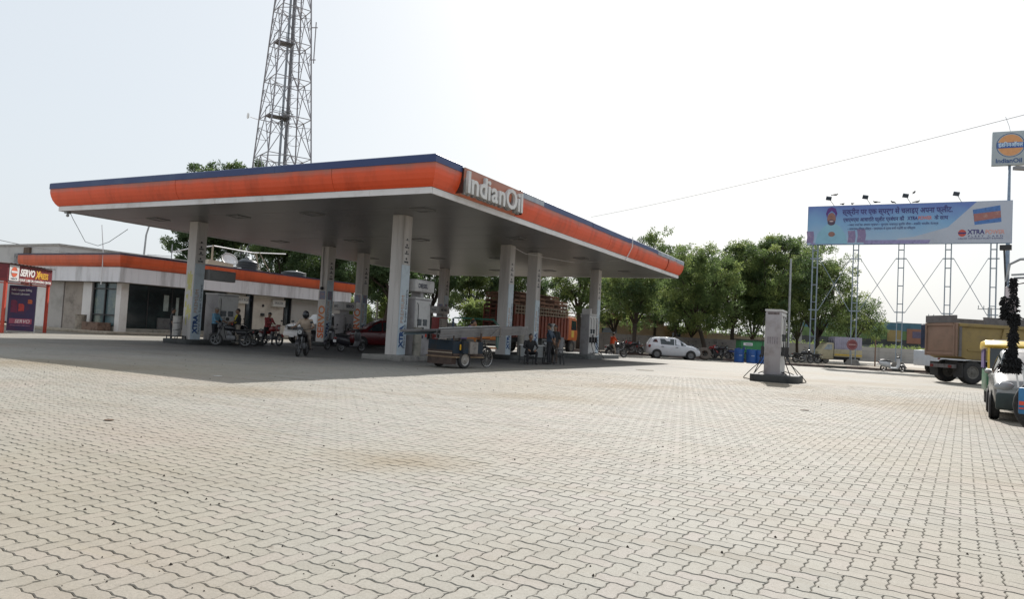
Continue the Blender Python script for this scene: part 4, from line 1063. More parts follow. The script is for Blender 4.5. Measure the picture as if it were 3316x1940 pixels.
nz = n.new('ShaderNodeTexNoise'); nz.inputs['Scale'].default_value = .5; l.new(tc.outputs['Object'], nz.inputs['Vector'])
ad = n.new('ShaderNodeMath'); ad.operation = 'MULTIPLY_ADD'; ad.inputs[1].default_value = .5; l.new(nz.outputs['Fac'], ad.inputs[0])
sb = n.new('ShaderNodeMath'); sb.operation = 'SUBTRACT'; sb.inputs[1].default_value = .25; l.new(mr.outputs[0], sb.inputs[0]); l.new(sb.outputs[0], ad.inputs[2])
l.new(ad.outputs[0], r1.inputs[0]); l.new(r1.outputs[0], pb.inputs['Base Color'])
b = MB(); b.box(.03, BL - .03, -.03, -.005, ZB + .03, ZT - .03); sheet_ = b.build('printed_sheet', pm, bb)
def pat(poly, mm, name='printed_shape', dy=0.0, par=None):
    b = MB(); b.prism(poly[::-1], -.034 - dy, -.029 - dy, 'y'); return b.build(name, mm, par or bb)
def P(u, v): return (u * BL, ZB + v * HB)        # u from left, v from bottom
pale = mat('print_pale_grey', (.42, .46, .54), .6, var=.06, scale=.4)
pat([P(.998, .01), P(.998, .99), P(.84, .99), P(.71, .40), P(.55, .18), P(.47, .14), P(.46, .01)], pale)
pat([P(.30, .01), P(.62, .01), P(.63, .10), P(.30, .11)], mat('print_mauve', (.27, .25, .44), .6), dy=.003)
pat([P(.02 + .0, .01), P(.20, .01), P(.2, .05), P(.02, .05)], mat('print_mauve', (.3, .3, .5), .6), dy=.003)
def blob(cu, cv, ru, rv, mm, name='printed_shape', dy=.0, n=18, a0=0, a1=2 * pi, par=None):
    return pat([P(cu + ru * cos(a0 + (a1 - a0) * i / n), cv + rv * sin(a0 + (a1 - a0) * i / n)) for i in range(n)], mm, name, dy, par)
# printed man: tunic, face, beard, turban, hands
tun = mat('print_pale_blue_tunic', (.23, .44, .56), .6, var=.1, scale=1)
man = pat([P(.045, .02), P(.055, .28), (.09 * BL, ZB + .47 * HB), P(.115, .55), P(.145, .55), P(.175, .46), P(.205, .26), P(.215, .02)], tun, 'printed_man', .006)
blob(.128, .66, .023, .16, mat('print_skin', (.27, .14, .115), .6), 'printed_face', .009, par=man)
blob(.128, .57, .020, .075, mat('print_beard', (.09, .06, .10), .6), 'printed_beard', .012, par=man)
blob(.128, .60, .011, .014, mat('print_teeth', (.6, .5, .5), .6), 'printed_smile', .015, par=man)
pat([P(.098, .80), P(.108, .93), P(.128, .965), P(.148, .93), P(.158, .80), P(.152, .70), P(.146, .80), P(.128, .875), P(.11, .80), P(.104, .70)], mat('print_purple_turban', (.10, .035, .20), .6), 'printed_turban', .012, man)
blob(.131, .27, .018, .065, mat('print_skin', (.27, .14, .115), .6), 'printed_hands', .012, par=man)
drum_m = mat('print_purple_drum', (.21, .17, .30), .6, var=.5, scale=2.5, col2=(.36, .28, .42))
for (cu, cv, s) in ((.015, .2, 1.0), (.235, .2, 1.0), (.285, .22, 1.12)):
    pat([P(cu - .019 * s, cv - .15 * s), P(cu + .019 * s, cv - .15 * s), P(cu + .023 * s, cv), P(cu + .019 * s, cv + .15 * s), P(cu - .019 * s, cv + .15 * s), P(cu - .0145 * s, cv)], drum_m, 'printed_drum', .004)
# wording
navy_print = mat('print_navy', (.045, .04, .17), .6, var=.05)
def btext(s, u, v, size, mm, sx=1.0, bold=0.0, ext=.004, w=None):
    o = text(s, size, (u * BL, -.04, ZB + v * HB), (1, 0, 0), (0, 0, 1), mm, bb, 'printed_wording', ext=ext, sx=sx, bold=bold)
    if w:
        xs = [q.co.x for q in o.data.vertices]; k = w * BL / (max(xs) - min(xs)); x0 = min(xs)
        for q in o.data.vertices: q.co.x = u * BL + (q.co.x - x0) * k
    return o
btext('स्क्रीन पर एक स्पर्श से चलाइए अपना फ्लीट.', .185, .765, .62, navy_print, bold=.012, w=.545)
btext('एसएमएस आधारित फ्लीट प्रबंधन की', .19, .585, .44, navy_print, bold=.008, w=.31)
btext('XTRA', .515, .595, .40, navy_print, bold=.012, w=.05)
btext('POWER', .568, .595, .40, mat('print_orange_red', (.62, .17, .12), .6), bold=.008, w=.065)
btext('के साथ', .645, .59, .44, navy_print, bold=.006, w=.065)
btext('• नकद राशि का आसान प्रबंधन • सुरक्षा पासवर्ड सुविधा बीमा • अखिल भारतीय नेटवर्क', .215, .47, .26, navy_print, w=.45)
btext('• आकर्षक रिवार्ड पॉइंट्स • एसएमएस के द्वारा सभी गाड़ियों का नियंत्रण', .215, .37, .26, navy_print, w=.34)
btext('XTRA', .80, .225, .50, navy_print, bold=.015, w=.078)
btext('POWER', .882, .225, .46, mat('print_salmon', (.62, .30, .26), .6), bold=.01, w=.085)
btext('F L E E T   C A R D', .805, .155, .18, navy_print, w=.155)
btext('CONVENIENCE SECURITY & REWARDS', .805, .105, .16, navy_print, w=.155)
btext('IndianOil', .758, .105, .17, navy_print, w=.04)
lgo = blob(.776, .25, .019, .085, mat('print_red_disc', (.5, .09, .07), .6), 'printed_logo', .004)
pat([P(.758, .232), P(.794, .232), P(.794, .268), P(.758, .268)], mat('print_navy', (.05, .045, .2), .6), 'printed_logo_bar', .008)
crd = pat([P(.832, .44), P(.952, .50), P(.945, .89), P(.822, .80)], mat('print_card_blue', (.07, .17, .42), .6, var=.2), 'printed_card', .004)
pat([P(.83, .52), P(.949, .6), P(.947, .76), P(.826, .7)], mat('print_card_photo', (.30, .13, .12), .6, var=.5, scale=1.5, col2=(.5, .35, .3)), 'printed_card_photo', .008, crd)
# posts
post_x = []
for xd in (1996, 2097, 2210, 2327, 2440):
    # intersection of the bearing with the board line
    q = spot(xd, 10); a = Vector((q[0], q[1])); 
    A_ = Vector((pl_[0], pl_[1])); D_ = Vector((bd.x, bd.y))
    den = a.x * D_.y - a.y * D_.x; s = (A_.x * D_.y - A_.y * D_.x) / den; pp = a * s
    post_x.append((pp - A_).length)
for i, px_ in enumerate(post_x):
    q = MB()
    for dx in (-.2, .2):
        for dy in (.3, .62): q.bar((px_ + dx, dy, .4), (px_ + dx, dy, ZT - .3), .07)
    z_ = .9
    while z_ < ZB:
        for dy in (.3, .62): q.bar((px_ - .2, dy, z_), (px_ + .2, dy, z_), .05)
        for dx in (-.2, .2): q.bar((px_ + dx, .3, z_), (px_ + dx, .62, z_), .05)
        z_ += 1.5
    for zz in (9.15, 4.7): q.bar((px_ - .38, .28, zz), (px_ + .38, .28, zz), .09)
    po = q.build('lattice_post', mat('painted_blue_grey_steel', (.24, .29, .34), .5, .3, var=.15), bb)
    q = MB(); q.prism([(px_ - .75, 0), (px_ + .75, 0), (px_ + .34, .62), (px_ - .34, .62)], -.2, 1.15, 'y'); q.build('concrete_foot', concrete, bb)
for i in range(4):
    a, c = post_x[i], post_x[i + 1]
    for (z0, z1) in ((9.15, 4.7), (4.7, 9.15)):
        q = MB(); q.bar((a + .38, .28, z0), (c - .38, .26 + (.04 if z0 > 5 else 0), z1), .045); q.build('cross_brace', MATS['painted_blue_grey_steel'], bb)
for u, tilt in ((.14, 0), (.33, 0), (.53, 0), (.77, 0)):
    q = MB(); q.tube([(u * BL, .1, ZT), (u * BL - .35, -.5, ZT + .5)], .025, 5); lf = q.build('floodlight_arm', galv, bb)
    q = MB(); q.box(-.22, .22, -.06, .06, -.16, .16); q.xf(Matrix.Translation((u * BL - .4, -.55, ZT + .55)) @ Matrix.Rotation(.7, 4, 'X') @ Matrix.Rotation(.2, 4, 'Y')); q.build('floodlight', mat('floodlight_dark', (.05, .07, .1), .5), lf)
# birds
for i, (u, dz, hop) in enumerate(((.145, .95, 1), (.185, .12, 0), (.235, .12, 0), (.355, .2, 0), (.44, .15, 0), (.545, .9, 1), (.56, .12, 0))):
    t = thing('perched_bird', ['dark bird above the leftmost floodlight of the billboard', 'first small bird sitting on the billboard edge, right of the leftmost floodlight', 'bird with raised tail sitting alone on the billboard edge',
                               'small bird beside the second floodlight', 'bird sitting halfway along the billboard edge', 'dark bird above the third floodlight', 'small bird at the foot of the third floodlight'][i], 'bird', (0, 0, 0), 0, 'birds on the billboard')
    w = bb.matrix_basis; t.location = Vector((pl_[0] + bd.x * u, pl_[1] + bd.y * u, ZT + dz)); t.rotation_euler = (0, 0, bang + i)
    q = MB(); q.ball((0, 0, 0), (.16, .065, .075), 8, 6); q.ball((.15, 0, .07), .05, 8, 5); q.tube([(.19, 0, .07), (.25, 0, .06)], [.018, .003], 5); q.prism([(-.12, -.03), (-.36, -.06), (-.36, .0), (-.12, .03)], -.03, .03, 'y')
    q.build('body', mat('bird_black', (.02, .022, .028), .7), t, smooth=True)
    q = MB(); q.prism([(-.14, .0), (.09, .03), (.02, .055), (-.2, .03)], -.085, -.06, 'y'); q.prism([(-.14, .0), (.09, .03), (.02, .055), (-.2, .03)], .06, .085, 'y'); q.build('wing', MATS['bird_black'], t)
# ---------------------------------------------------------------- brand sign on its tall pole
sp_ = spot(2474, 63); sgp = thing('pole_sign', 'square sign with an orange disc high on a thick pole behind the billboard', 'sign', (*sp_, .12), bang + radians(3))
zt, zb = 20.9, 17.95
b = MB(); b.tube([(0, .25, 0), (0, .25, 9), (0, .25, zb + .4)], [.19, .17, .1], 12); b.build('pole', mat('pole_blue_grey', (.22, .28, .36), .5, .2, var=.15), sgp, smooth=True)
b = MB(); b.box(-1.32, 1.32, 0, .5, zb, zt); b.build('sign_box', mat('sign_face_grey_blue', (.36, .41, .44), .5, var=.08, scale=.8), sgp, bevel=.02)
b = MB(); b.tube([(0, .2, zt), (-.1, .2, zt + .5), (-.38, .2, zt + 1.35)], .02, 5); b.build('aerial', galv, sgp)
cz = zb + 1.72
def ring(r0, r1, y, mm, nm):
    b = MB(); b.lathe([(r0, y), (r0, y - .006), (r1, y - .006), (r1, y)], 40, (0, 0, cz), 'y'); b.build(nm, mm, sgp)
ring(1.0, 1.05, -.002, text_blue, 'logo_ring')
b = MB(); b.disc(.93, 40, (0, -.006, cz), 'y', .01); b.build('logo_disc', mat('sun_bleached_orange', (.62, .30, .13), .5, var=.08), sgp)
b = MB(); b.box(-.97, .97, -.03, -.013, cz - .24, cz + .24); b.build('logo_band', mat('sign_blue_band', (.03, .11, .36), .5), sgp)
o = text('इंडियनऑयल', .46, (-.9, -.034, cz - .12), (1, 0, 0), (0, 0, 1), mat('sign_pale_print', (.55, .68, .78), .5), sgp, 'sign_lettering', ext=.003, bold=.012)
xs = [q.co.x for q in o.data.vertices]; k_ = 1.8 / (max(xs) - min(xs)); x0_ = min(xs)
for q in o.data.vertices: q.co.x = -.9 + (q.co.x - x0_) * k_
text('IndianOil', .52, (-1.08, -.006, zb + .2), (1, 0, 0), (0, 0, 1), text_blue, sgp, 'sign_lettering', ext=.003, sx=1.02, bold=.014)
# street lamp reaching in from the right
lamp_post(2640, 30, 9.15, 2.0, 'street lamp head reaching in from the right edge under the tall square sign', az=YAW + pi, r=.05)
# ---------------------------------------------------------------- communications tower
tp = spot(667, 80)
tw = thing('lattice_tower', 'tall grey steel lattice tower rising behind the canopy', 'tower', tp, YAW + pi / 4 - radians(8))
st_m = mat('tower_steel', (.27, .26, .28), .6, .2, var=.15, scale=2)
def tw_half(z): return max(1.2, (9.2 - .136 * z)) / 2 / sqrt(2)
zs = [0]
while zs[-1] < 50: zs.append(zs[-1] + max(2.6, 5.0 - zs[-1] * .035))
cor = [(-1, -1), (1, -1), (1, 1), (-1, 1)]
for cx_, cy_ in cor:
    b = MB()
    for a, c in zip(zs[:-1], zs[1:]): b.bar((cx_ * tw_half(a), cy_ * tw_half(a), a), (cx_ * tw_half(c), cy_ * tw_half(c), c), .12)
    b.build('leg', st_m, tw)
for i, (a, c) in enumerate(zip(zs[:-1], zs[1:])):
    for k in range(4):
        (x0, y0), (x1, y1) = cor[k], cor[(k + 1) % 4]; ha, hc = tw_half(a), tw_half(c); m_ = (a + c) / 2
        A0 = Vector((x0 * ha, y0 * ha, a)); B0 = Vector((x1 * ha, y1 * ha, a)); A1 = Vector((x0 * hc, y0 * hc, c)); B1 = Vector((x1 * hc, y1 * hc, c))
        b = MB(); b.bar(A0, B0, .07); b.build('horizontal_strut', st_m, tw)
        M1 = (A1 + B1) / 2; M0 = (A0 + B0) / 2
        b = MB(); b.bar(A0, M1, .07); b.bar(B0, M1, .07)
        b.build('diagonal_brace', st_m, tw)
        qa = A0.lerp(M1, .5); qb = B0.lerp(M1, .5)
        b = MB(); b.bar(qa, A0.lerp(A1, .5), .04); b.bar(qb, B0.lerp(B1, .5), .04); b.bar(qa, A0.lerp(A1, .78), .05); b.bar(qb, B0.lerp(B1, .78), .05); b.bar(A0.lerp(M1, .72), A0.lerp(A1, .78), .05); b.bar(B0.lerp(M1, .72), B0.lerp(B1, .78), .05)
        b.build('secondary_brace', st_m, tw, stuff=True)
    b = MB(); h = tw_half(a); b.bar((0, -h, a), (h, 0, a), .06); b.bar((h, 0, a), (0, h, a), .06); b.bar((0, h, a), (-h, 0, a), .06); b.bar((-h, 0, a), (0, -h, a), .06); b.build('plan_brace', st_m, tw)
b = MB(); b.bar((.25, -.35, 0), (.05, -.15, 50), .12, .3); b.build('cable_tray', mat('cable_grey', (.15, .15, .165), .7), tw)
b = MB(); b.tube([(-.35, .1, 0), (-.15, .1, 50)], .13, 8); b.build('waveguide_pipe', mat('pipe_blue_grey', (.25, .28, .32), .5), tw)
b = MB(); b.bar((.7, .2, 0), (.35, .1, 50), .05); b.bar((.7, .65, 0), (.35, .5, 50), .05)
z_ = 1
while z_ < 49: b.bar((.7 - z_ * .007, .2 - z_ * .002, z_), (.7 - z_ * .007, .65 - z_ * .003, z_), .035); z_ += .45
b.build('ladder', st_m, tw)
b = MB(); z_ = 2
while z_ < 49:
    xx = .7 - z_ * .007
    pts = [(xx + .38 * sin(t), .42 + .38 * cos(t) * -1, z_) for t in np.linspace(0, pi, 7)]; b.tube(pts, .022, 4); z_ += .9
b.build('ladder_cage', st_m, tw)
for zi in (5, 7):
    z_ = zs[zi]; h = tw_half(z_); b = MB(); b.box(-h * .9, h * .2, -.7, .7, z_ + .05, z_ + .12)
    for (x_, y_) in ((-h * .9, -.7), (-h * .4, -.7), (h * .1, -.7), (-h * .9, .7), (h * .1, .7)): b.bar((x_, y_, z_), (x_, y_, z_ + 1.1), .05)
    b.bar((-h * .9, -.7, z_ + 1.1), (h * .1, -.7, z_ + 1.1), .05); b.bar((-h * .9, -.7, z_ + .6), (h * .1, -.7, z_ + .6), .04); b.bar((-h * .9, -.7, z_ + 1.1), (-h * .9, .7, z_ + 1.1), .05)
    b.build('platform', mat('platform_grating', (.11, .11, .12), .7, .2), tw)
# debris caught on the lower platform, panel aerial and small dish
b = MB(); z_ = zs[5]
for k in range(18): b.bar((random.uniform(-.9, .6), random.uniform(-.5, .5), z_ + random.uniform(-.8, 1)), (random.uniform(-.6, .8), random.uniform(-.5, .5), z_ + random.uniform(-.8, .8)), .07)
b.build('tangled_cable_bundle', mat('weathered_tangle', (.12, .115, .10), .9), tw)
b = MB(); h = tw_half(33) ; b.tube([(h + .35, -h - .35, 29.6), (h + .35, -h - .35, 34.2)], .06, 6); b.bar((h, -h, 30), (h + .5, -h - .5, 30), .09); b.bar((h, -h, 33.6), (h + .5, -h - .5, 33.6), .09); b.build('whip_aerial', st_m, tw)
b = MB(); h = tw_half(23.5); b.tube([(-h - .1, h + .1, 23.3), (-h - .8, h + .8, 23.6)], .04, 5); b.disc(.32, 14, (-h - .95, h + .9, 23.7), 'x', .08); b.build('small_dish', trim_white, tw)

# ---------------------------------------------------------------- wires
def wire(p, q, sag, r, label, n=24, group=None):
    p = Vector(p); q = Vector(q); c = (p + q) / 2
    pts = [tuple(p.lerp(q, t) - Vector((0, 0, 4 * sag * t * (1 - t))) - c) for t in np.linspace(0, 1, n)]
    b = MB(); b.tube(pts, r, 4); o = b.build('overhead_wire', mat('wire_grey', (.22, .22, .23), .7)); o.location = c; tag(o, label, 'wire', group)
def at3(xd, yd, D): p = spot(xd, D); return (p[0], p[1], zof(xd, yd, D))
wire(at3(1440, 533, 72), at3(2640, 247, 30), .25, .015, 'long thin wire crossing the sky from the canopy to the right edge')
wire(at3(-40, 584, 45), at3(260, 632, 50), .15, .02, 'short dark wire running down to the station roof')
wire(at3(2300, 800, 118), at3(2435, 785, 100), .3, .02, 'thin wire between the two distant power poles')
for xd, D, yt, lab in ((2308, 118, 778, 'distant power pole with crossarms seen above the tipper tailgate'), (2432, 110, 757, 'taller distant power pole behind the fifth billboard post')):
    p = spot(xd, D); zt_ = zof(xd, yt, D); t = thing('power_pole', lab, 'power pole', (*p, 0), YAW)
    b = MB(); b.bar((-.3, 0, 0), (-.2, 0, zt_), .14); b.bar((.3, 0, 0), (.2, 0, zt_), .14); b.build('pole', galv, t)
    b = MB(); b.bar((-1.8, 0, zt_ - .3), (1.8, 0, zt_ - .1), .12); b.bar((-1.0, 0, zt_ - 1.6), (1.0, 0, zt_ - 1.6), .1); 
    for xx in (-1.7, -.9, .9, 1.7): b.tube([(xx, 0, zt_ - .2), (xx, 0, zt_ + .25)], .06, 5)
    b.build('crossarm', galv, t)
for (xd, D, zt_, lab, r_) in ((1938, 66, 9.2, 'plain grey post standing left of the first billboard post', .10), (2153, 62, 2.25, 'rusty fence post left of the white scooter', .05)):
    p = spot(xd, D); b = MB(); b.tube([(0, 0, 0), (0, 0, zt_)], [r_ * 1.2, r_ * .8], 8); o = b.build('steel_post', galv if r_ > .06 else mat('rusty_steel', (.2, .12, .08), .8)); o.location = (*p, .1); tag(o, lab, 'post')
for k, zz in enumerate((.7, 1.25)):
    a = spot(2020, 66); c = spot(2330, 60.5)
    wire((*a, zz + .15), (*c, zz + .15), .04, .012, ['lower fence wire behind the scooter', 'upper fence wire behind the scooter'][k])
# round red sign
p = spot(2095, 60.2); t = thing('round_sign', 'round dull red sign on a short post before the second billboard foot', 'sign', (*p, .1), YAW)
b = MB(); b.tube([(0, 0, 0), (0, 0, 1.3)], .03, 6); b.build('post', galv, t)
b = MB(); b.disc(.44, 28, (0, -.04, 1.72), 'y', .02); b.build('sign_disc', mat('dull_red_enamel', (.17, .04, .045), .5, var=.2), t)
b = MB(); b.lathe([(.36, -.052), (.36, -.056), (.38, -.056), (.38, -.052)], 28, (0, 0, 1.72), 'y'); b.box(-.28, .28, -.058, -.052, 1.68, 1.77); b.build('sign_marking', mat('sign_pale_mark', (.4, .25, .25), .5), t)

# ---------------------------------------------------------------- fuel dispensers
pump_w = mat('pump_white_enamel', (.50, .49, .48), .45, var=.2, scale=1.6, col2=(.3, .28, .27))
pump_g = mat('pump_grey_enamel', (.30, .285, .29), .5, var=.2, scale=1.6, col2=(.17, .155, .15))
pump_r = mat('pump_red_enamel', (.33, .04, .035), .5, var=.2, scale=2)
screen = mat('dark_screen', (.015, .03, .045), .2)
def dispenser(label, loc, w, L, h, z0, front=pump_w, side=pump_g, hoses=2, hose_out=.5, text_=None, rz=0.0, sides=(1,), lower=None):
    """w along x, L along y; working face towards +x"""
    t = thing('fuel_dispenser', label, 'fuel dispenser', (*loc, z0), rz)
    b = MB(); b.box(-w / 2, w / 2, -L / 2, L / 2, 0, h); b.build('cabinet', side, t, bevel=.015)
    b = MB(); b.box(-w / 2 - .03, w / 2 + .03, -L / 2 - .02, L / 2 + .02, h, h + .07); b.build('cabinet_top', front, t)
    for s in sides:
        X = s * w / 2; 
        def bx(nm, y0, y1, za, zb_, m, d=.012, par=None):
            b = MB(); x0, x1 = sorted((X + s * .002, X + s * (.002 + d))); b.box(x0, x1, y0, y1, za, zb_); return b.build(nm, m, par or t)
        bx('face_panel', -L / 2 + .03, L / 2 - .03, .05, h * .42, lower or front)
        bx('face_panel', -L / 2 + .03, L / 2 - .03, h * .62, h - .06, front)
        rec = bx('hose_recess', -L / 2 + .03, L / 2 - .03, h * .42 + .01, h * .62 - .01, front, .02)
        for yy in (-L * .22, L * .12):
            bx('display', yy - L * .1, yy + L * .14, h * .53, h * .53 + .26, screen, .03)
        bx('keypad', -L * .08, L * .08, h * .44, h * .44 + .14, black, .035)
        for k in range(4): bx('notice_sticker', -L * .4 + k * L * .2, -L * .4 + k * L * .2 + L * .1, h * (.3 + .03 * (k % 2)), h * (.36 + .03 * (k % 2)), [text_dark, decal_bg, text_dark, text_red][k], .016)
        for k in range(hoses):
            yy = -L / 2 + L * (.12 + .76 * k / max(1, hoses - 1))
            ho = hose_out * (.45, 1.0, .7)[k % 3]; sy_ = random.uniform(-.25, .25)
            b = MB(); b.tube(smooth_path([(X + s * .03, yy, h * .93), (X + s * .08, yy, h * .86), (X + s * .09, yy, h * .6), (X + s * .1, yy, h * .36)]), .014, 6)
            b.tube(smooth_path([(X + s * .12, yy, h * .34), (X + s * (.14 + ho * .12), yy + sy_ * .3, h * .2), (X + s * (.1 + ho * .55), yy + sy_ * .7, h * .07), (X + s * (.1 + ho * .92), yy + sy_, -z0 + .09), (X + s * (.1 + ho * .85), yy + sy_ + .12, -z0 + .03), (X + s * ho * .6, yy + sy_ + .16, max(-z0 + .03, -z0 + .04 if ho > .75 else .02)), (X + s * .02, yy + .12, .1)]), .017, 6)
            hs = b.build('hose', rubber, t, smooth=True)
            b = MB(); b.box(X + (.03 if s > 0 else -.15), X + (.15 if s > 0 else -.03), yy - .045, yy + .045, h * .3, h * .44); b.tube([(X + s * .1, yy, h * .36), (X + s * .2, yy + .06, h * .27)], .022, 6); b.build('nozzle', black, t)
    if text_:
        b = MB(); b.box(-w / 2 - .06, w / 2 + .06, -L / 2 - .1, L / 2 + .1, h + .28, h + .78); sb_ = b.build('top_sign', pump_w, t, bevel=.05)
        b = MB(); b.box(-w / 2 + .08, w / 2 - .08, -.1, .1, h + .07, h + .28); b.build('sign_neck', pump_g, t)
        text(text_, .24, (w / 2 + .064, -L / 2 + .08, h + .45), (0, 1, 0), (0, 0, 1), text_dark, t, 'sign_lettering', ext=.003, sx=.95, bold=.008)
        text(text_, .2, (-w / 2 + .02, -L / 2 - .104, h + .45), (1, 0, 0), (0, 0, 1), text_dark, t, 'sign_lettering', ext=.003, sx=.5)
    return t
# lone dispenser on its oval island
lx_, ly_ = -4.35, 27.9
lp = spot(1902, 27.3)
lone_y = lp[1] + .35; lone_x = lp[0] + .02
island('pump_island', lone_x - .78, lone_x + .93, lone_y - 1.15, lone_y + 1.35, .26, dark_kerb, 'oval dark island out in the sun below the lone dispenser', 'concrete pump islands', rnd=.6)
d1 = dispenser('tall faded grey dispenser standing alone in the sun on an oval island', (lone_x, lone_y), .54, 1.35, 2.32, .26, front=pump_w, side=mat('faded_lilac_enamel', (.33, .305, .315), .55, var=.16, scale=1.4, col2=(.2, .17, .16)), hoses=3, sides=(1, -1), hose_out=.8)
for k in range(5):
    b = MB(); b.box(-.19 + k * .08, -.145 + k * .08, -.681, -.678, 1.12, 1.38); b.build('worn_letter_block', mat('worn_letter_faint', (.24, .21, .23), .6, var=.3, scale=20), d1)  # faint blocks of faded, illegible lettering
b = MB(); b.box(-.2, .2, -.681, -.678, 2.2, 2.29); b.build('worn_letter_block', mat('worn_letter_dark', (.15, .12, .12), .6, var=.5, scale=14), d1)
dispenser('tall white diesel dispenser with lit sign beside the front right column', (-17.25, 24.75), .62, 1.15, 2.25, .18, text_='DIESEL', hoses=2, hose_out=.5, lower=pump_g)
dispenser('grey and white dispenser next to the yellow stained column', (-28.8, 25.1), .8, 1.25, 2.15, .2, hoses=1, hose_out=.4)
dispenser('small grey dispenser with a small top sign, between the two columns with orange lettering', (-28.8, 34.0), .7, .9, 1.6, .2, text_='SERVO', front=pump_g, hoses=1, hose_out=.3)
dispenser('red and white dispenser with sign box near the farthest left column', (-28.3, 43.5), .6, 1.1, 1.9, .2, front=pump_w, side=pump_r, text_='MS HSD', hoses=2, hose_out=.3)
d5 = dispenser('tall grey dispenser with black hoses left of the far right column', (-16.8, 42.5), .55, 1.2, 2.4, .24, hoses=3, hose_out=.75)
# sign box on first column
b = MB(); b.box(-28.9, -28.55, 24.0, 25.6, 3.0, 3.5); o = b.build('hanging_sign', mat('dim_sign_grey', (.24, .24, .24), .6, var=.1), bevel=.04); tag(o, 'grey hanging sign box behind the yellow stained column', 'sign')
# steel drums and bins
def drum(label, loc, r, h, m, cat, ribs=2, group=None, name='drum'):
    b = MB(); pr = [(.001, 0), (r, 0), (r, .03)]
    for i in range(ribs): z_ = h * (i + 1) / (ribs + 1); pr += [(r, z_ - .02), (r + .012, z_), (r, z_ + .02)]
    pr += [(r, h - .02), (r + .012, h - .01), (r + .012, h), (r - .01, h), (r - .02, h - .02), (.001, h - .02)]
    b.lathe(pr, 22); o = b.build(name, m, smooth=False); o.location = loc; return tag(o, label, cat, group)
drum('shiny steel water drum left of the yellow stained column', (*spot(437, 33.8), .3), .19, .95, chrome, 'drum', name='steel_drum')
b = MB(); b.box(-.3, .3, -.3, .3, 0, .04); 
for sx_ in (-.28, .28):
    for sy_ in (-.28, .28): b.bar((sx_, sy_, 0), (sx_, sy_, .33), .03)
b.box(-.3, .3, -.3, .3, .3, .345); o = b.build('drum_stand', black); o.location = (*spot(437, 33.8), 0); tag(o, 'low black metal stand under the steel drum', 'stand')
drum('dull steel bin right of the front right column', (-16.72, 24.15, .18), .17, 1.12, mat('dull_steel', (.25, .235, .20), .5, .5, var=.3, scale=3), 'bin', 0, name='steel_bin')
drum('grey steel bin behind the second right column', (-16.6, 32.95, .2), .16, 1.05, mat('grey_bin', (.26, .24, .21), .6, .3), 'bin', 0, name='steel_bin')
drum('dark bin beside the air pump post', (-18.1, 41.3, .24), .2, .95, pump_g, 'bin', 0, name='steel_bin')
p = (-18.6, 41.0); t = thing('air_pump_post', 'slim grey air pump post right of the lorry front wheel', 'post', (*p, .24)); b = MB(); b.box(-.1, .1, -.1, .1, 0, 1.5); b.build('post', pump_w, t); b = MB(); b.box(-.16, .16, -.16, .16, 1.3, 1.75); b.build('head', pump_w, t)
blue_d = mat('blue_plastic_drum', (.015, .085, .30), .45, var=.2, scale=2)
for i, xd in enumerate((1819, 1849, 1869)):
    D_ = 56.2 + .3 * (i == 0)
    o = drum(['leftmost of the three blue drums at the kerb', 'middle blue drum, overlapping its right neighbour', 'right hand blue drum next to the lone dispenser'][i], (*spot(xd, D_), 0), .36, 1.02, blue_d, 'drum', 2, 'blue drums at the kerb', 'blue_drum')
    q = MB(); q.box(-.12, .12, -.012, .012, .5, .56); q.xf(Matrix.Rotation(YAW, 4, 'Z') @ Matrix.Translation((0, -.385, 0))); q.build('drum_marking', mat('pale_blue_mark', (.3, .4, .6), .5), o)
p = spot(1822, 59.5); t = thing('green_container', 'green painted metal container behind the blue drums', 'container', (*p, .1), YAW)
gr = mat('green_paint', (.03, .19, .065), .55, var=.2)
b = MB(); b.box(0, 2.3, 0, 1.3, 0, 1.62); b.build('body', gr, t, bevel=.02)
b = MB(); b.box(-.12, 2.4, -.1, 1.4, 1.62, 1.72); b.build('lid', mat('dark_lid', (.07, .06, .05), .8), t)
b = MB(); b.box(.22, .95, -.02, -.004, 1.2, 1.42); pn = b.build('name_plate', trim_white, t)
b = MB(); b.box(.38, .88, -.026, -.021, 1.27, 1.33); b.build('plate_lettering', text_dark, pn)
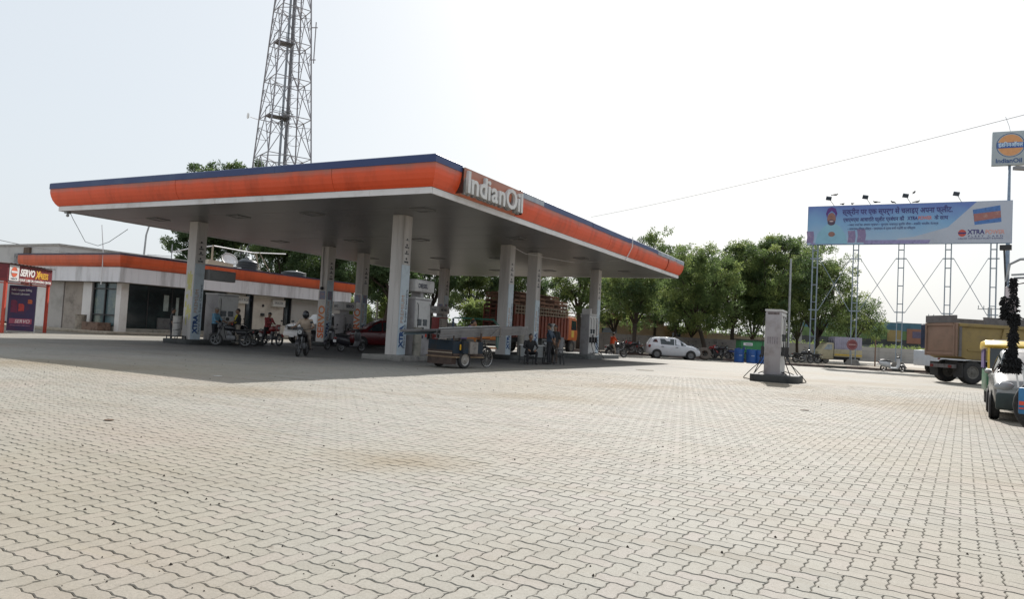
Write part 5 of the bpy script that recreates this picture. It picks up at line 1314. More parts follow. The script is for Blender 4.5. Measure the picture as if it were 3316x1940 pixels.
# ---------------------------------------------------------------- wheels, motorcycles, cars, lorries
def tyre_prof(r, w, ri): return [(ri, -w * .4), (r * .93, -w / 2), (r * .985, -w * .36), (r, -w * .12), (r, w * .12), (r * .985, w * .36), (r * .93, w / 2), (ri, w * .4)]
def wheel(parent, c, r, w, rim_m, style='spoke', n=24, ri=None, nm='wheel'):
    ri = ri or r * .72
    b = MB(); b.lathe(tyre_prof(r, w, ri), n, (0, 0, 0), 'y'); t = b.build(nm, rubber, parent, smooth=True); t.location = c
    b = MB()
    if style == 'spoke':
        b.lathe([(ri + .004, -w * .3), (ri - .025, -w * .25), (ri - .025, w * .25), (ri + .004, w * .3)], n, (0, 0, 0), 'y')
        b.lathe([(.001, -w * .55), (.035, -w * .55), (.045, 0), (.035, w * .55), (.001, w * .55)], 10, (0, 0, 0), 'y')
        for k in range(6):
            a = 2 * pi * k / 6; b.bar((cos(a) * .03, 0, sin(a) * .03), (cos(a) * (ri - .01), 0, sin(a) * (ri - .01)), .028, .018, (0, 1, 0))
    else:
        b.lathe([(ri + .004, -w * .42), (ri * .9, -w * .4), (ri * .82, -w * .34), (ri * .3, -w * .37), (ri * .22, -w * .44), (.001, -w * .44)], n, (0, 0, 0), 'y')
        b.lathe([(ri + .004, w * .42), (ri * .9, w * .4), (ri * .82, w * .34), (ri * .3, w * .37), (ri * .22, w * .44), (.001, w * .44)], n, (0, 0, 0), 'y')
        for k in range(8):
            a = 2 * pi * k / 8
            for s in (-1, 1): b.box(cos(a) * ri * .6 - .022, cos(a) * ri * .6 + .022, s * w * .36 - .006, s * w * .36 + .006, sin(a) * ri * .6 - .022, sin(a) * ri * .6 + .022)
    b.build('rim', rim_m, t, smooth=False)
    return t
rim_grey = mat('rim_grey', (.16, .16, .165), .45, .5, var=.15)
rim_dusty = mat('dusty_rim', (.13, .12, .105), .7, var=.3, scale=6)
bike_black = mat('bike_black_paint', (.018, .018, .022), .25, var=.2)
bike_red = mat('bike_red_paint', (.22, .02, .02), .3, var=.15)
seat_b = mat('seat_vinyl', (.016, .016, .017), .6, var=.2)
eng_m = mat('engine_alloy', (.14, .14, .145), .5, .7, var=.3, scale=12)
lamp_m = mat('lamp_glass', (.3, .31, .32), .12, var=.1)
red_l = mat('red_lens', (.16, .012, .012), .3)
def motorcycle(label, loc, rz, paint=bike_black, group='motorcycles', steer=0.0, lean=0.0):
    t = thing('motorcycle', label, 'motorcycle', loc, rz, group)
    wheel(t, (0, 0, .3), .3, .1, rim_grey); f = wheel(t, (1.27, 0, .3), .3, .085, rim_grey); f.rotation_euler = (0, 0, steer)
    b = MB(); b.tube([(1.27, .075, .3), (1.13, .075, .62), (1.02, .07, .92)], .022, 6); b.tube([(1.27, -.075, .3), (1.13, -.075, .62), (1.02, -.07, .92)], .022, 6); b.bar((1.02, -.08, .88), (1.02, .08, .88), .06); b.build('front_fork', eng_m, t)
    b = MB(); b.tube([(.98, 0, .98), (.96, .2, 1.0), (.9, .34, 1.03), (.8, .37, 1.02)], .014, 6); b.tube([(.98, 0, .98), (.96, -.2, 1.0), (.9, -.34, 1.03), (.8, -.37, 1.02)], .014, 6)
    h = b.build('handlebar', black, t)
    for s in (-1, 1):
        b = MB(); b.tube([(.88, s * .3, 1.03), (.9, s * .33, 1.22)], .007, 4); b.ball((.9, s * .34, 1.27), (.015, .065, .045), 8, 5); b.build('mirror', black, h)
    b = MB(); b.ball((1.12, 0, .9), (.09, .095, .1), 12, 8); hl = b.build('headlight', bike_black, t, smooth=True)
    b = MB(); b.disc(.08, 14, (1.195, 0, .9), 'x', .02); b.build('lens', lamp_m, hl)
    b = MB(); b.prism([(1.08, .72), (1.19, .8), (1.16, 1.08), (1.0, 1.04)], -.1, .1, 'y'); b.build('nose_fairing', paint, t, bevel=.03)
    b = MB()
    for i, (x, w_, z0, z1) in enumerate(((.42, .08, .74, .8), (.5, .12, .7, .93), (.68, .14, .68, .98), (.88, .11, .72, .96), (.95, .06, .78, .9))): 
        pts = [(x, w_ * cos(a), (z0 + z1) / 2 + (z1 - z0) / 2 * sin(a)) for a in np.linspace(0, 2 * pi, 10, endpoint=False)]
        b.v += pts
    for i in range(4):
        for k in range(10): b.f.append((i * 10 + k, i * 10 + (k + 1) % 10, (i + 1) * 10 + (k + 1) % 10, (i + 1) * 10 + k)); b.m.append(0)
    b.f += [tuple(range(10))[::-1], tuple(range(40, 50))]; b.m += [0, 0]
    b.build('fuel_tank', paint, t, smooth=True)
    b = MB(); b.prism([(-.22, .80), (.1, .80), (.45, .77), (.47, .72), (-.1, .72), (-.24, .76)], -.12, .12, 'y'); b.build('seat', seat_b, t, bevel=.025)
    b = MB(); b.prism([(-.3, .74), (-.1, .58), (.35, .55), (.45, .71), (-.1, .71)], -.11, .11, 'y'); b.build('side_panel', paint, t, bevel=.02)
    b = MB(); b.box(.42, .8, -.13, .13, .28, .5); b.prism([(.55, .5), (.72, .5), (.82, .7), (.66, .7)], -.08, .08, 'y'); b.lathe([(.001, -.15), (.1, -.15), (.1, .15), (.001, .15)], 12, (.5, 0, .38), 'y'); b.build('engine', eng_m, t, bevel=.01)
    b = MB(); b.tube([(.95, .03, .88), (.84, .03, .35), (.4, .03, .27), (.1, .04, .3)], .02, 6); b.tube([(.95, -.03, .86), (.5, -.03, .7), (-.2, -.1, .7)], .02, 6); b.tube([(0, .1, .3), (-.06, .13, .7)], .03, 6); b.tube([(0, -.1, .3), (-.06, -.13, .7)], .03, 6); b.build('frame', black, t)
    b = MB(); b.tube([(.75, -.12, .4), (.6, -.15, .2), (.2, -.15, .22), (-.28, -.17, .34)], [.02, .022, .04, .045], 8); b.build('exhaust', chrome, t, smooth=True)
    for (cx_, a0, a1, nm) in ((1.27, .5, 2.3, 'front_mudguard'), (0, .9, 2.9, 'rear_mudguard')):
        b = MB(); n_ = 8; v = []
        for i in range(n_ + 1):
            a = a0 + (a1 - a0) * i / n_
            for y_ in (-.065, .065): v.append((cx_ + .335 * cos(a), y_, .3 + .335 * sin(a)))
        b.add(v, [(2 * i, 2 * i + 1, 2 * i + 3, 2 * i + 2) for i in range(n_)]); b.build(nm, paint, t)
    b = MB(); b.box(-.36, -.3, -.06, .06, .66, .74); b.build('tail_light', red_l, t)
    b = MB(); b.box(-.37, -.36, -.09, .09, .48, .6); b.build('number_plate', trim_white, t)
    b = MB(); b.tube([(.35, .1, .3), (.3, .26, .27), (.3, .34, .27)], .015, 5); b.tube([(.35, -.1, .3), (.3, -.26, .27), (.3, -.34, .27)], .015, 5); b.build('footrest', black, t)
    b = MB(); b.tube([(-.1, .14, .68), (-.32, .16, .76), (-.36, 0, .8), (-.32, -.16, .76), (-.1, -.14, .68)], .012, 5); b.build('grab_rail', chrome, t)
    if lean: t.rotation_euler = (lean, 0, rz)
    return t
def face(v): return math.atan2(v[1], v[0])
def cdir(r, f): return math.atan2(r * RT[1] + f * FW[1], r * RT[0] + f * FW[0])     # heading from right/ahead components
mc = motorcycle('black motorcycle coming straight at the camera under a helmeted rider', spot(753, 27.6), 0, group='motorcycles ridden through the station')
MC_YAW = cdir(.05, -1)
p = spot(757, 28.0); mc.location = (p[0], p[1], 0); mc.rotation_euler = (0, 0, MC_YAW)
def mcopy(label, loc, rz, paint=None, lean=0.0, group=None):
    o = dup(mc, (*loc, 0), rz, label)
    if paint: recolor(o, bike_black, paint)
    o.rotation_euler = (lean, 0, rz)
    if group: o['group'] = group
    return o
b1 = spot(540, 34.2); mcA = mcopy('dark motorcycle crosswise in front of the attendant in light blue', spot(607, 33.3), cdir(-.97, -.15), None, 0, 'motorcycles ridden through the station')
mcA2 = mcopy('dark motorcycle behind the boy in the yellow vest', spot(628, 35.2), cdir(-.95, .3), None, 0, 'motorcycles ridden through the station')
mcB = mcopy('motorcycle with red tank under the man in the red checked shirt', spot(653, 38.2), cdir(.8, -.6), bike_red, 0, 'motorcycles ridden through the station')
mcO = mcopy('motorcycle being mounted by the man in the orange shirt', spot(1500, 50.5), cdir(.85, .5), None, 0, 'motorcycles ridden through the station')
G2 = 'motorcycles parked along the verge'
for i, (xd, D, h, pnt, lab) in enumerate((
    (1545, 59.5, (.6, -.6), None, 'parked motorcycle with crate on the tail just left of the knotty trunk'),
    (1572, 61.5, (-.8, .5), bike_red, 'parked motorcycle directly behind the hatchback tail'),
    (1522, 62, (.9, .3), None, 'parked motorcycle half hidden behind the orange shirted rider'),
    (1716, 62, (-.55, -.8), None, 'first parked motorcycle right of the hatchback bonnet'),
    (1738, 61.6, (.35, -.9), bike_red, 'parked motorcycle standing behind the big tyre'),
    (1757, 60.8, (.7, -.7), None, 'parked motorcycle right of the big tyre, front wheel towards the forecourt'),
    (1776, 61.6, (-.6, -.75), None, 'parked motorcycle between two leaning ones left of the blue drums'),
    (1796, 60.0, (.85, -.4), mat('bike_blue_paint', (.03, .05, .16), .3), 'parked motorcycle with pale leg shield next to the blue drums'),
    (1812, 61.4, (.2, -.95), None, 'last parked motorcycle, half behind the leftmost blue drum'),
    (1958, 60.5, (.95, .1), None, 'lone parked motorcycle left of the first billboard foot'),
    (2012, 61.5, (-.9, .2), None, 'parked motorcycle between the first billboard foot and the pickup'))):
    mcopy(lab, spot(xd, D), cdir(*h), pnt, random.uniform(-.12, .12), G2)
    list(COL.objects)[-1]
for o in COL.objects:
    if o.get('group') == G2: o.location.z = .13
def scooter(label, loc, rz, paint, group='scooters'):
    t = thing('scooter', label, 'scooter', loc, rz, group)
    wheel(t, (0, 0, .24), .24, .1, rim_grey); wheel(t, (1.24, 0, .24), .24, .09, rim_grey)
    b = MB()
    v = []; st_ = ((-.36, .06, .58, .7), (-.2, .16, .38, .78), (.1, .19, .28, .78), (.38, .17, .26, .7), (.46, .1, .26, .5))
    for (x, w_, z0, z1) in st_: b.v += [(x, w_ * cos(a), (z0 + z1) / 2 + (z1 - z0) / 2 * sin(a)) for a in np.linspace(0, 2 * pi, 10, endpoint=False)]
    for i in range(4):
        for k in range(10): b.f.append((i * 10 + k, i * 10 + (k + 1) % 10, (i + 1) * 10 + (k + 1) % 10, (i + 1) * 10 + k)); b.m.append(0)
    b.f += [tuple(range(10))[::-1], tuple(range(40, 50))]; b.m += [0, 0]; b.build('rear_body', paint, t, smooth=True)
    b = MB(); b.prism([(-.3, .8), (.0, .84), (.42, .78), (.44, .7), (-.25, .74)], -.13, .13, 'y'); b.build('seat', seat_b, t, bevel=.03)
    b = MB(); b.prism([(.36, .22), (.9, .22), (.95, .3), (.36, .3)], -.17, .17, 'y'); b.build('footboard', paint, t, bevel=.015)
    b = MB(); b.prism([(.86, .28), (.96, .26), (1.06, .5), (1.0, .9), (.93, .98), (.9, .8), (.95, .5)], -.19, .19, 'y'); b.build('front_apron', paint, t, bevel=.03)
    b = MB(); b.tube([(1.24, .06, .24), (1.1, .06, .5), (.97, .0, .98)], .022, 6); b.tube([(1.24, -.06, .24), (1.1, -.06, .5), (.97, .0, .98)], .022, 6); b.build('front_fork', black, t)
    b = MB(); b.lathe([(.27, -.07), (.285, 0), (.27, .07)], 16, (1.24, 0, .24), 'y'); b.v = [(x, y, max(z, .28)) for x, y, z in b.v]; b.build('front_mudguard', paint, t)
    b = MB(); b.ball((.95, 0, 1.0), (.1, .14, .07), 10, 6); b.tube([(.93, -.32, 1.03), (.95, 0, 1.0), (.93, .32, 1.03)], .018, 6); h = b.build('handlebar', black, t, smooth=True)
    for s in (-1, 1): b = MB(); b.tube([(.93, s * .24, 1.03), (.93, s * .28, 1.2)], .007, 4); b.ball((.93, s * .29, 1.23), (.015, .06, .04), 8, 5); b.build('mirror', black, h)
    b = MB(); b.box(1.0, 1.05, -.07, .07, .82, .9); b.build('headlight', lamp_m, t)
    b = MB(); b.box(-.38, -.33, -.08, .08, .6, .67); b.build('tail_light', red_l, t)
    b = MB(); b.box(-.39, -.38, -.1, .1, .44, .55); b.build('number_plate', trim_white, t)
    return t
sc_w = mat('scooter_white_paint', (.52, .53, .55), .3, var=.08)
s1 = scooter('white scooter parked on its stand in front of the fence post and kerb', (0, 0, 0), 0, sc_w)
p = spot(2174, 52.2); s1.location = (*p, 0); s1.rotation_euler = (.1, 0, cdir(.97, -.1))
s2 = dup(s1, (*spot(842, 33.9), 0), cdir(.6, .8), 'dark scooter parked in front of the small dispenser between the lettered columns'); recolor(s2, sc_w, mat('scooter_dark_paint', (.03, .028, .035), .3)); 
s3 = dup(s1, (*spot(842, 36.8), 0), cdir(-.3, -.9), 'dark two wheeler half hidden behind the fully lettered column'); recolor(s3, sc_w, MATS['scooter_dark_paint'])

def car(label, loc, rz, paint, st, wheels, r, windows, shield, rear, halfw, lamps, group=None, name='parked_car', cat='car', rim=rim_grey, grille=None, bumper=None, plate=True):
    """st: stations (x, z0, zbelt, ztop, w_low, w_belt, w_top); local +x is forward"""
    t = thing(name, label, cat, loc, rz, group)
    b = MB(); K = 0
    for (x, z0, zb_, zt_, wl, wb, wt) in st:
        half = [(0, z0), (wl * .85, z0), (wl, z0 + .08), (wb * 1.0, z0 + (zb_ - z0) * .45), (wb * .985, zb_ - .03), (wb * .95, zb_), (wt, zt_ - .05 * (zt_ - zb_ > .15)), (wt * .8, zt_ + .012), (0, zt_ + .03)]
        ring_ = half + [(-y, z) for y, z in half[-2:0:-1]]; K = len(ring_)
        b.v += [(x, y, z) for y, z in ring_]
    ns_ = len(st)
    for i in range(ns_ - 1):
        for k in range(K): b.f.append((i * K + k, (i + 1) * K + k, (i + 1) * K + (k + 1) % K, i * K + (k + 1) % K)); b.m.append(0)
    b.f += [tuple(range(K)), tuple(range((ns_ - 1) * K, ns_ * K))[::-1]]; b.m += [0, 0]
    body = b.build('body', paint, t, smooth=True)
    sd = body.modifiers.new('edge', 'BEVEL'); sd.width = .03; sd.segments = 2; sd.limit_method = 'ANGLE'; sd.angle_limit = radians(28)
    def interp(x):
        for a, c in zip(st[:-1], st[1:]):
            lo, hi = (a, c) if a[0] <= c[0] else (c, a)
            if lo[0] <= x <= hi[0]:
                f_ = (x - lo[0]) / (hi[0] - lo[0] + 1e-9); return [lo[q] + (hi[q] - lo[q]) * f_ for q in range(7)]
        return st[0] if x < st[0][0] else st[-1]
    def side_pt(x, s, k, out_=.012):
        q = interp(x); y0, z0 = q[5] * .95, q[2]; y1, z1 = q[6], q[3] - .05
        return (x, s * (y0 + (y1 - y0) * k + out_), z0 + (z1 - z0) * k)
    for s in (-1, 1):
        for poly in windows:
            b = MB(); v = [side_pt(x, s, k) for x, k in poly] + [side_pt(x, s, k, -.01) for x, k in poly]; n_ = len(poly)
            f = [tuple(range(n_))] + [(i, (i + 1) % n_, n_ + (i + 1) % n_, n_ + i) for i in range(n_)]
            b.add(v, f); b.build('side_window', glass_m, t)
        for x in wheels:
            b = MB(); b.lathe([(r - .03, 0), (r + .055, 0), (r + .055, .012), (r - .03, .012)], 22, (x, s * (halfw + .008) - .006, r + .01), 'y'); b.build('wheel_arch', dark, t)
    for (pl, nm) in ((shield, 'windscreen'), (rear, 'rear_window')):
        if pl:
            (x0, z0, w0), (x1, z1, w1) = pl; d = .02 if x0 > x1 else -.02
            b = MB(); b.add([(x0 + d, -w0, z0), (x0 + d, w0, z0), (x1 + d, w1, z1 + .02), (x1 + d, -w1, z1 + .02), (x0 - d, -w0, z0 - .02), (x0 - d, w0, z0 - .02), (x1 - d, w1, z1 - .02), (x1 - d, -w1, z1 - .02)], [(0, 1, 2, 3), (7, 6, 5, 4), (0, 4, 5, 1), (1, 5, 6, 2), (2, 6, 7, 3), (3, 7, 4, 0)]); b.build(nm, glass_m, t)
    for x in wheels:
        for s in (-1, 1): wheel(t, (x, s * (halfw - .055), r), r, .19, rim, 'disc', ri=r * .64)
    for (x, y, z, sx_, sy_, sz_, m_, nm) in lamps:
        for s in (-1, 1):
            b = MB(); b.ball((x, s * y, z), (sx_, sy_, sz_), 12, 8); b.build(nm, m_, t, smooth=True)
    xf_ = st[-1][0] if st[-1][0] > st[0][0] else st[0][0]; xr_ = min(st[-1][0], st[0][0])
    if grille: b = MB(); b.box(xf_ - .04, xf_ + .025, -grille[0], grille[0], grille[1], grille[2]); b.build('grille', black, t, bevel=.01)
    if bumper:
        b = MB(); b.box(xf_ - .1, xf_ + .05, -halfw * .93, halfw * .93, bumper[1], bumper[2]); b.build('bumper', bumper[0], t, bevel=.04)
        b = MB(); b.box(xr_ - .04, xr_ + .1, -halfw * .93, halfw * .93, bumper[1], bumper[2]); b.build('bumper', bumper[0], t, bevel=.04)
    if plate: b = MB(); b.box(xf_ + .03, xf_ + .06, -.25, .25, .36, .47); b.build('number_plate', trim_white, t)
    for s in (-1, 1):
        xm = interp(0)[0]; 
        mxp = shield[0][0] - .22; q = interp(mxp); b = MB(); b.ball((mxp, s * (q[5] + .05), q[2] + .05), (.04, .075, .05), 8, 6); b.build('door_mirror', paint, t, smooth=True)
        for hx in [w_[0][0] + .12 for w_ in windows[:2]]: 
            q = interp(hx); b = MB(); b.box(hx - .09, hx + .09, s * q[5] - .02 * (s < 0), s * q[5] + .02 * (s > 0) + .004, q[2] - .12, q[2] - .08); b.build('door_handle', black if name == 'parked_hatchback' else paint, t)
    return t
hatch_st = [(-.62, .42, .78, .95, .62, .68, .55), (-.58, .3, .9, 1.12, .72, .8, .6), (-.38, .25, .98, 1.42, .78, .84, .6), (0, .2, .96, 1.5, .8, .85, .62), (.7, .18, .94, 1.53, .8, .85, .64), (1.35, .18, .93, 1.5, .8, .85, .62), (1.75, .18, .93, 1.34, .8, .85, .58), (2.2, .2, .93, 1.0, .8, .84, .68), (2.6, .22, .88, .95, .8, .83, .66), (2.95, .26, .72, .82, .76, .79, .58), (3.14, .3, .55, .64, .62, .66, .45)]
white_p = mat('car_white_paint', (.56, .58, .62), .22, var=.05, spec=.6)
hatch = car('white hatchback parked at the verge, seen from its right side', (*spot(1613, 56.5), 0), cdir(.985, -.05), white_p, hatch_st, (0, 2.43), .3,
    [[(1.3, .1), (1.3, .92), (1.72, .85), (2.1, .12)], [(.28, .14), (.22, .9), (1.22, .92), (1.22, .1)], [(-.32, .45), (-.22, .88), (-.05, .88), (.08, .4)]],
    ((2.12, .97, .7), (1.62, 1.42, .56)), ((-.56, 1.12, .54), (-.36, 1.42, .5)), .85,
    [(2.86, .68, .74, .2, .1, .09, lamp_m, 'headlight'), (-.52, .77, .86, .12, .07, .12, red_l, 'tail_light')], name='parked_hatchback', grille=(.4, .36, .5))
hatch.scale = (1.04, 1.04, 1.04)
suv_st = [(-.95, .5, .95, 1.1, .8, .86, .7), (-.9, .42, 1.1, 1.7, .84, .9, .72), (-.3, .38, 1.1, 1.8, .86, .92, .74), (1.0, .36, 1.1, 1.84, .86, .92, .74), (1.7, .36, 1.1, 1.76, .86, .92, .7), (2.15, .38, 1.12, 1.25, .86, .91, .76), (2.9, .4, 1.1, 1.18, .86, .9, .74), (3.42, .44, .98, 1.08, .84, .88, .7), (3.52, .5, .8, .9, .8, .84, .6)]
suv = car('white off road car with dark grille parked behind the helmeted rider', (*spot(838, 46.5), 0), cdir(-.62, -.78), mat('suv_white_paint', (.58, .58, .58), .25, var=.06), suv_st, (0, 2.7), .38,
    [[(1.2, .1), (1.15, .9), (1.6, .88), (2.0, .14)], [(.2, .1), (.2, .9), (1.05, .9), (1.1, .1)], [(-.75, .12), (-.7, .85), (.1, .9), (.1, .1)]], ((2.1, 1.16, .74), (1.72, 1.68, .62)), ((-.95, 1.2, .62), (-.9, 1.65, .56)), .92,
    [(3.46, .66, .95, .08, .16, .09, lamp_m, 'headlight'), (-.92, .82, 1.0, .05, .08, .14, red_l, 'tail_light')], name='parked_jeep', cat='jeep', grille=(.48, .78, .98), bumper=(trim_white, .42, .66))
b = MB(); b.lathe([(.085, 0), (.11, 0), (.11, .02), (.085, .02)], 16, (3.555, 0, .89), 'x'); b.box(3.555, 3.575, -.09, .09, .88, .9); b.build('front_emblem', chrome, suv)
red_p = mat('dark_red_car_paint', (.10, .012, .015), .25, var=.1, spec=.6)
rc = car('dark red car half hidden behind the front right column', (*spot(985, 43.0), 0), cdir(-.9, -.42), red_p, [(a, b_, c, d * 1.06, e_, f_, g_) for a, b_, c, d, e_, f_, g_ in hatch_st], (0, 2.43), .3,
    [[(1.3, .1), (1.3, .92), (1.72, .85), (2.1, .12)], [(.28, .14), (.22, .9), (1.22, .92), (1.22, .1)]], ((2.14, 1.0, .7), (1.62, 1.48, .56)), ((-.56, 1.16, .54), (-.36, 1.48, .5)), .85,
    [(2.86, .66, .76, .16, .1, .08, lamp_m, 'headlight'), (-.52, .77, .9, .1, .07, .14, red_l, 'tail_light')], grille=(.4, .36, .5))
silver_p = mat('silver_car_paint', (.27, .27, .268), .25, .4, var=.05, spec=.6)
sil_st = [(-.6, .4, .8, 1.0, .62, .7, .6), (-.55, .3, .95, 1.3, .74, .8, .6), (-.1, .25, .96, 1.47, .76, .82, .6), (.9, .22, .94, 1.5, .78, .82, .62), (1.5, .22, .93, 1.38, .78, .82, .58), (2.05, .24, .93, .98, .78, .82, .7), (2.6, .26, .88, .93, .78, .81, .68), (2.98, .3, .76, .82, .76, .79, .64), (3.1, .3, .62, .68, .7, .75, .6)]
p = spot(2560, 15.0); h_ = math.atan2(-p[1], -p[0]) + radians(4)
lx2 = (cos(h_), sin(h_))
sil = car('silver car facing the camera at the right edge, half behind a hanging black tassel', (p[0] - lx2[0] * 2.7 + .0, p[1] - lx2[1] * 2.7, 0), h_, silver_p, sil_st, (0, 2.38), .28,
    [[(1.0, .1), (1.0, .9), (1.45, .85), (1.9, .12)], [(.1, .12), (.1, .9), (.92, .9), (.92, .1)]], ((2.02, .97, .7), (1.42, 1.4, .58)), ((-.56, 1.06, .54), (-.3, 1.38, .5)), .82,
    [(3.0, .6, .70, .13, .2, .11, lamp_m, 'headlight'), (-.52, .74, .86, .1, .07, .12, red_l, 'tail_light'), (3.12, .6, .36, .03, .08, .07, lamp_m, 'fog_lamp')], grille=(.38, .62, .7), bumper=(mat('dark_teal_bumper', (.02, .035, .035), .5), .24, .58))
# ---- auto rickshaw behind it
p = spot(2488, 20.4); ar = thing('auto_rickshaw', 'green auto rickshaw with yellow and white roof parked behind the silver car', 'auto rickshaw', (*p, 0), math.atan2(-p[1], -p[0]) + radians(4))
ag = mat('rickshaw_green', (.03, .12, .06), .4, var=.2); ay = mat('rickshaw_yellow', (.62, .42, .06), .4, var=.15); av = mat('rickshaw_violet_side', (.10, .06, .2), .5, var=.3)
b = MB(); b.prism([(-1.5, .35), (.9, .35), (1.2, .55), (1.15, .95), (.95, 1.0), (-1.5, 1.0)], -.62, .62, 'y'); b.build('body', ag, ar, bevel=.05)
for ya_ in (-.64, .6): b = MB(); b.prism([(-1.5, 1.0), (.05, 1.0), (.05, 1.55), (-1.5, 1.5)], ya_, ya_ + .04, 'y'); b.build('side_curtain', av, ar)
b = MB(); b.prism([(-1.6, 1.5), (1.0, 1.55), (1.08, 1.62), (.7, 1.76), (-1.3, 1.76), (-1.6, 1.65)], -.68, .68, 'y'); b.build('roof', ay, ar, bevel=.05)
b = MB(); b.box(-1.2, .6, -.45, .45, 1.765, 1.79); b.build('roof_top', trim_white, ar)
b = MB(); b.add([(1.16, -.56, 1.0), (1.16, .56, 1.0), (.98, .54, 1.54), (.98, -.54, 1.54), (1.13, -.56, 1.0), (1.13, .56, 1.0), (.95, .54, 1.54), (.95, -.54, 1.54)], [(0, 1, 2, 3), (7, 6, 5, 4), (0, 4, 5, 1), (1, 5, 6, 2), (2, 6, 7, 3), (3, 7, 4, 0)]); b.build('windscreen', glass_m, ar)
for s in (-1, 1): b = MB(); b.bar((1.15, s * .58, 1.0), (.98, s * .58, 1.55), .05); b.build('pillar', ay, ar)
b = MB(); b.ball((1.2, 0, .78), (.06, .1, .1)); b.build('headlight', lamp_m, ar)
wheel(ar, (1.05, 0, .22), .22, .1, rim_dusty, 'disc'); wheel(ar, (-1.0, .52, .22), .22, .1, rim_dusty, 'disc'); wheel(ar, (-1.0, -.52, .22), .22, .1, rim_dusty, 'disc')
b = MB(); b.box(-1.3, -.4, .65, .66, .55, .9); b.build('side_stripe', mat('rickshaw_red_strip', (.4, .05, .04), .5), ar)
# ---- loaded lorry under trees
lk = thing('loaded_lorry', 'orange lorry with ribbed red sides and a metal grid, loaded high with wooden crates', 'lorry', (*spot(1264, 47.4), 0), radians(86.1))
# local x forward, y left; right side at y=0 ... place so that rear right corner of the bed is the origin
red_side = mat('lorry_red_side', (.21, .055, .032), .6, var=.25, scale=2, col2=(.12, .035, .025)); org = mat('lorry_orange_cab', (.50, .13, .03), .45, var=.12)
grid_m = mat('lorry_grid_cream', (.34, .27, .2), .6, var=.25, scale=3); wood = mat('crate_wood', (.13, .07, .045), .8, var=.35, scale=5, col2=(.055, .03, .022))
LL, LW = 7.45, 2.4
b = MB(); b.box(0, LL, 0, LW, 1.0, 1.14); b.build('bed_floor', mat('bed_dark', (.05, .04, .035), .8), lk)
b = MB(); b.box(.1, LL + 1.8, .55, LW - .55, .72, .98); b.build('chassis', black, lk)
for (y0, nm) in ((0, 'side_wall'), (LW, 'side_wall')):
    b = MB(); b.box(0, LL, y0 - .03, y0 + .03, 1.05, 2.5); sw = b.build(nm, red_side, lk)
    for k in range(16):
        x = .1 + k * (LL - .3) / 15; b = MB(); yy = y0 + (-.1 if y0 == 0 else .03); b.box(x, x + .22, yy, yy + .07, 1.05, 2.55); b.build('side_rib', red_side, sw)
    for zz in (2.62, 2.85, 3.08): b = MB(); b.bar((0, y0, zz), (LL, y0, zz), .05); b.build('grid_rail', grid_m, lk)
    for k in range(21): b = MB(); x = .05 + k * (LL - .1) / 20; b.bar((x, y0 - .01, 2.5), (x, y0 - .01, 3.15), .045); b.build('grid_bar', grid_m, lk)
for zz in (1.5, 1.95, 2.4, 2.85): b = MB(); b.bar((0, 0, zz), (0, LW, zz), .06); b.build('tail_rail', red_side, lk)
for k in range(6): b = MB(); b.bar((-.01, .02 + k * .47, 1.0), (-.01, .02 + k * .47, 3.1), .07); b.build('tail_bar', red_side, lk)
b = MB(); b.box(-.04, -.01, 0, LW, 1.0, 1.5); b.build('tail_board', red_side, lk)
b = MB(); b.box(-.1, -.05, .1, .8, .62, .95); b.build('number_plate', mat('black_plate', (.03, .03, .03), .5), lk)
text('L', .3, (-.105, .55, .66), (0, -1, 0), (0, 0, 1), text_white, lk, 'painted_letter', ext=.002)
# cab
b = MB(); b.prism([(LL + .1, 1.0), (LL + 1.75, .95), (LL + 1.85, 1.5), (LL + 1.75, 1.75), (LL + 1.6, 2.55), (LL + 1.4, 2.68), (LL + .1, 2.7)], .05, LW - .05, 'y'); b.build('cab', org, lk, bevel=.08)
for yy in (.03, LW - .05): b = MB(); b.prism([(LL + .75, 1.75), (LL + 1.6, 1.75), (LL + 1.48, 2.4), (LL + .75, 2.45)], yy, yy + .02, 'y'); b.build('cab_window', glass_m, lk)
b = MB(); b.add([(LL + 1.8, .15, 1.75), (LL + 1.8, LW - .15, 1.75), (LL + 1.67, LW - .2, 2.45), (LL + 1.67, .2, 2.45)], [(0, 1, 2, 3)]); b.build('windscreen', glass_m, lk)
b = MB(); b.box(LL + .3, LL + 1.7, .2, LW - .2, 2.7, 2.78); b.bar((LL + .3, .2, 3.0), (LL + 1.7, .2, 3.0), .04); b.bar((LL + 1.7, .2, 3.0), (LL + 1.7, LW - .2, 3.0), .04)
b.bar((LL + .3, .2, 2.7), (LL + .3, .2, 3.0), .04); b.bar((LL + 1.7, .2, 2.7), (LL + 1.7, .2, 3.0), .04); b.build('roof_rack', grid_m, lk)
b = MB(); b.box(LL + .8, LL + 1.2, .04, .045, 1.2, 1.7); b.build('door_marking', ay, lk)
for x in (LL + .95, 2.0, 3.3):
    for y_ in (.2, LW - .2): wheel(lk, (x, y_, .5), .5, .3, rim_dusty, 'disc', ri=.28)
b = MB(); b.bar((LL - 3.6, .05, .62), (LL - .3, .05, .62), .05); b.bar((LL - 3.6, .05, .95), (LL - .3, .05, .95), .05)
for k in range(4): b.bar((LL - 3.6 + k * 1.1, .05, .55), (LL - 3.6 + k * 1.1, .05, 1.0), .05)
b.build('side_guard', galv, lk)
b = MB(); b.lathe([(.001, 0), (.3, 0), (.3, .9), (.001, .9)], 14, (4.4, .45, .65), 'x'); b.build('fuel_tank', galv, lk)
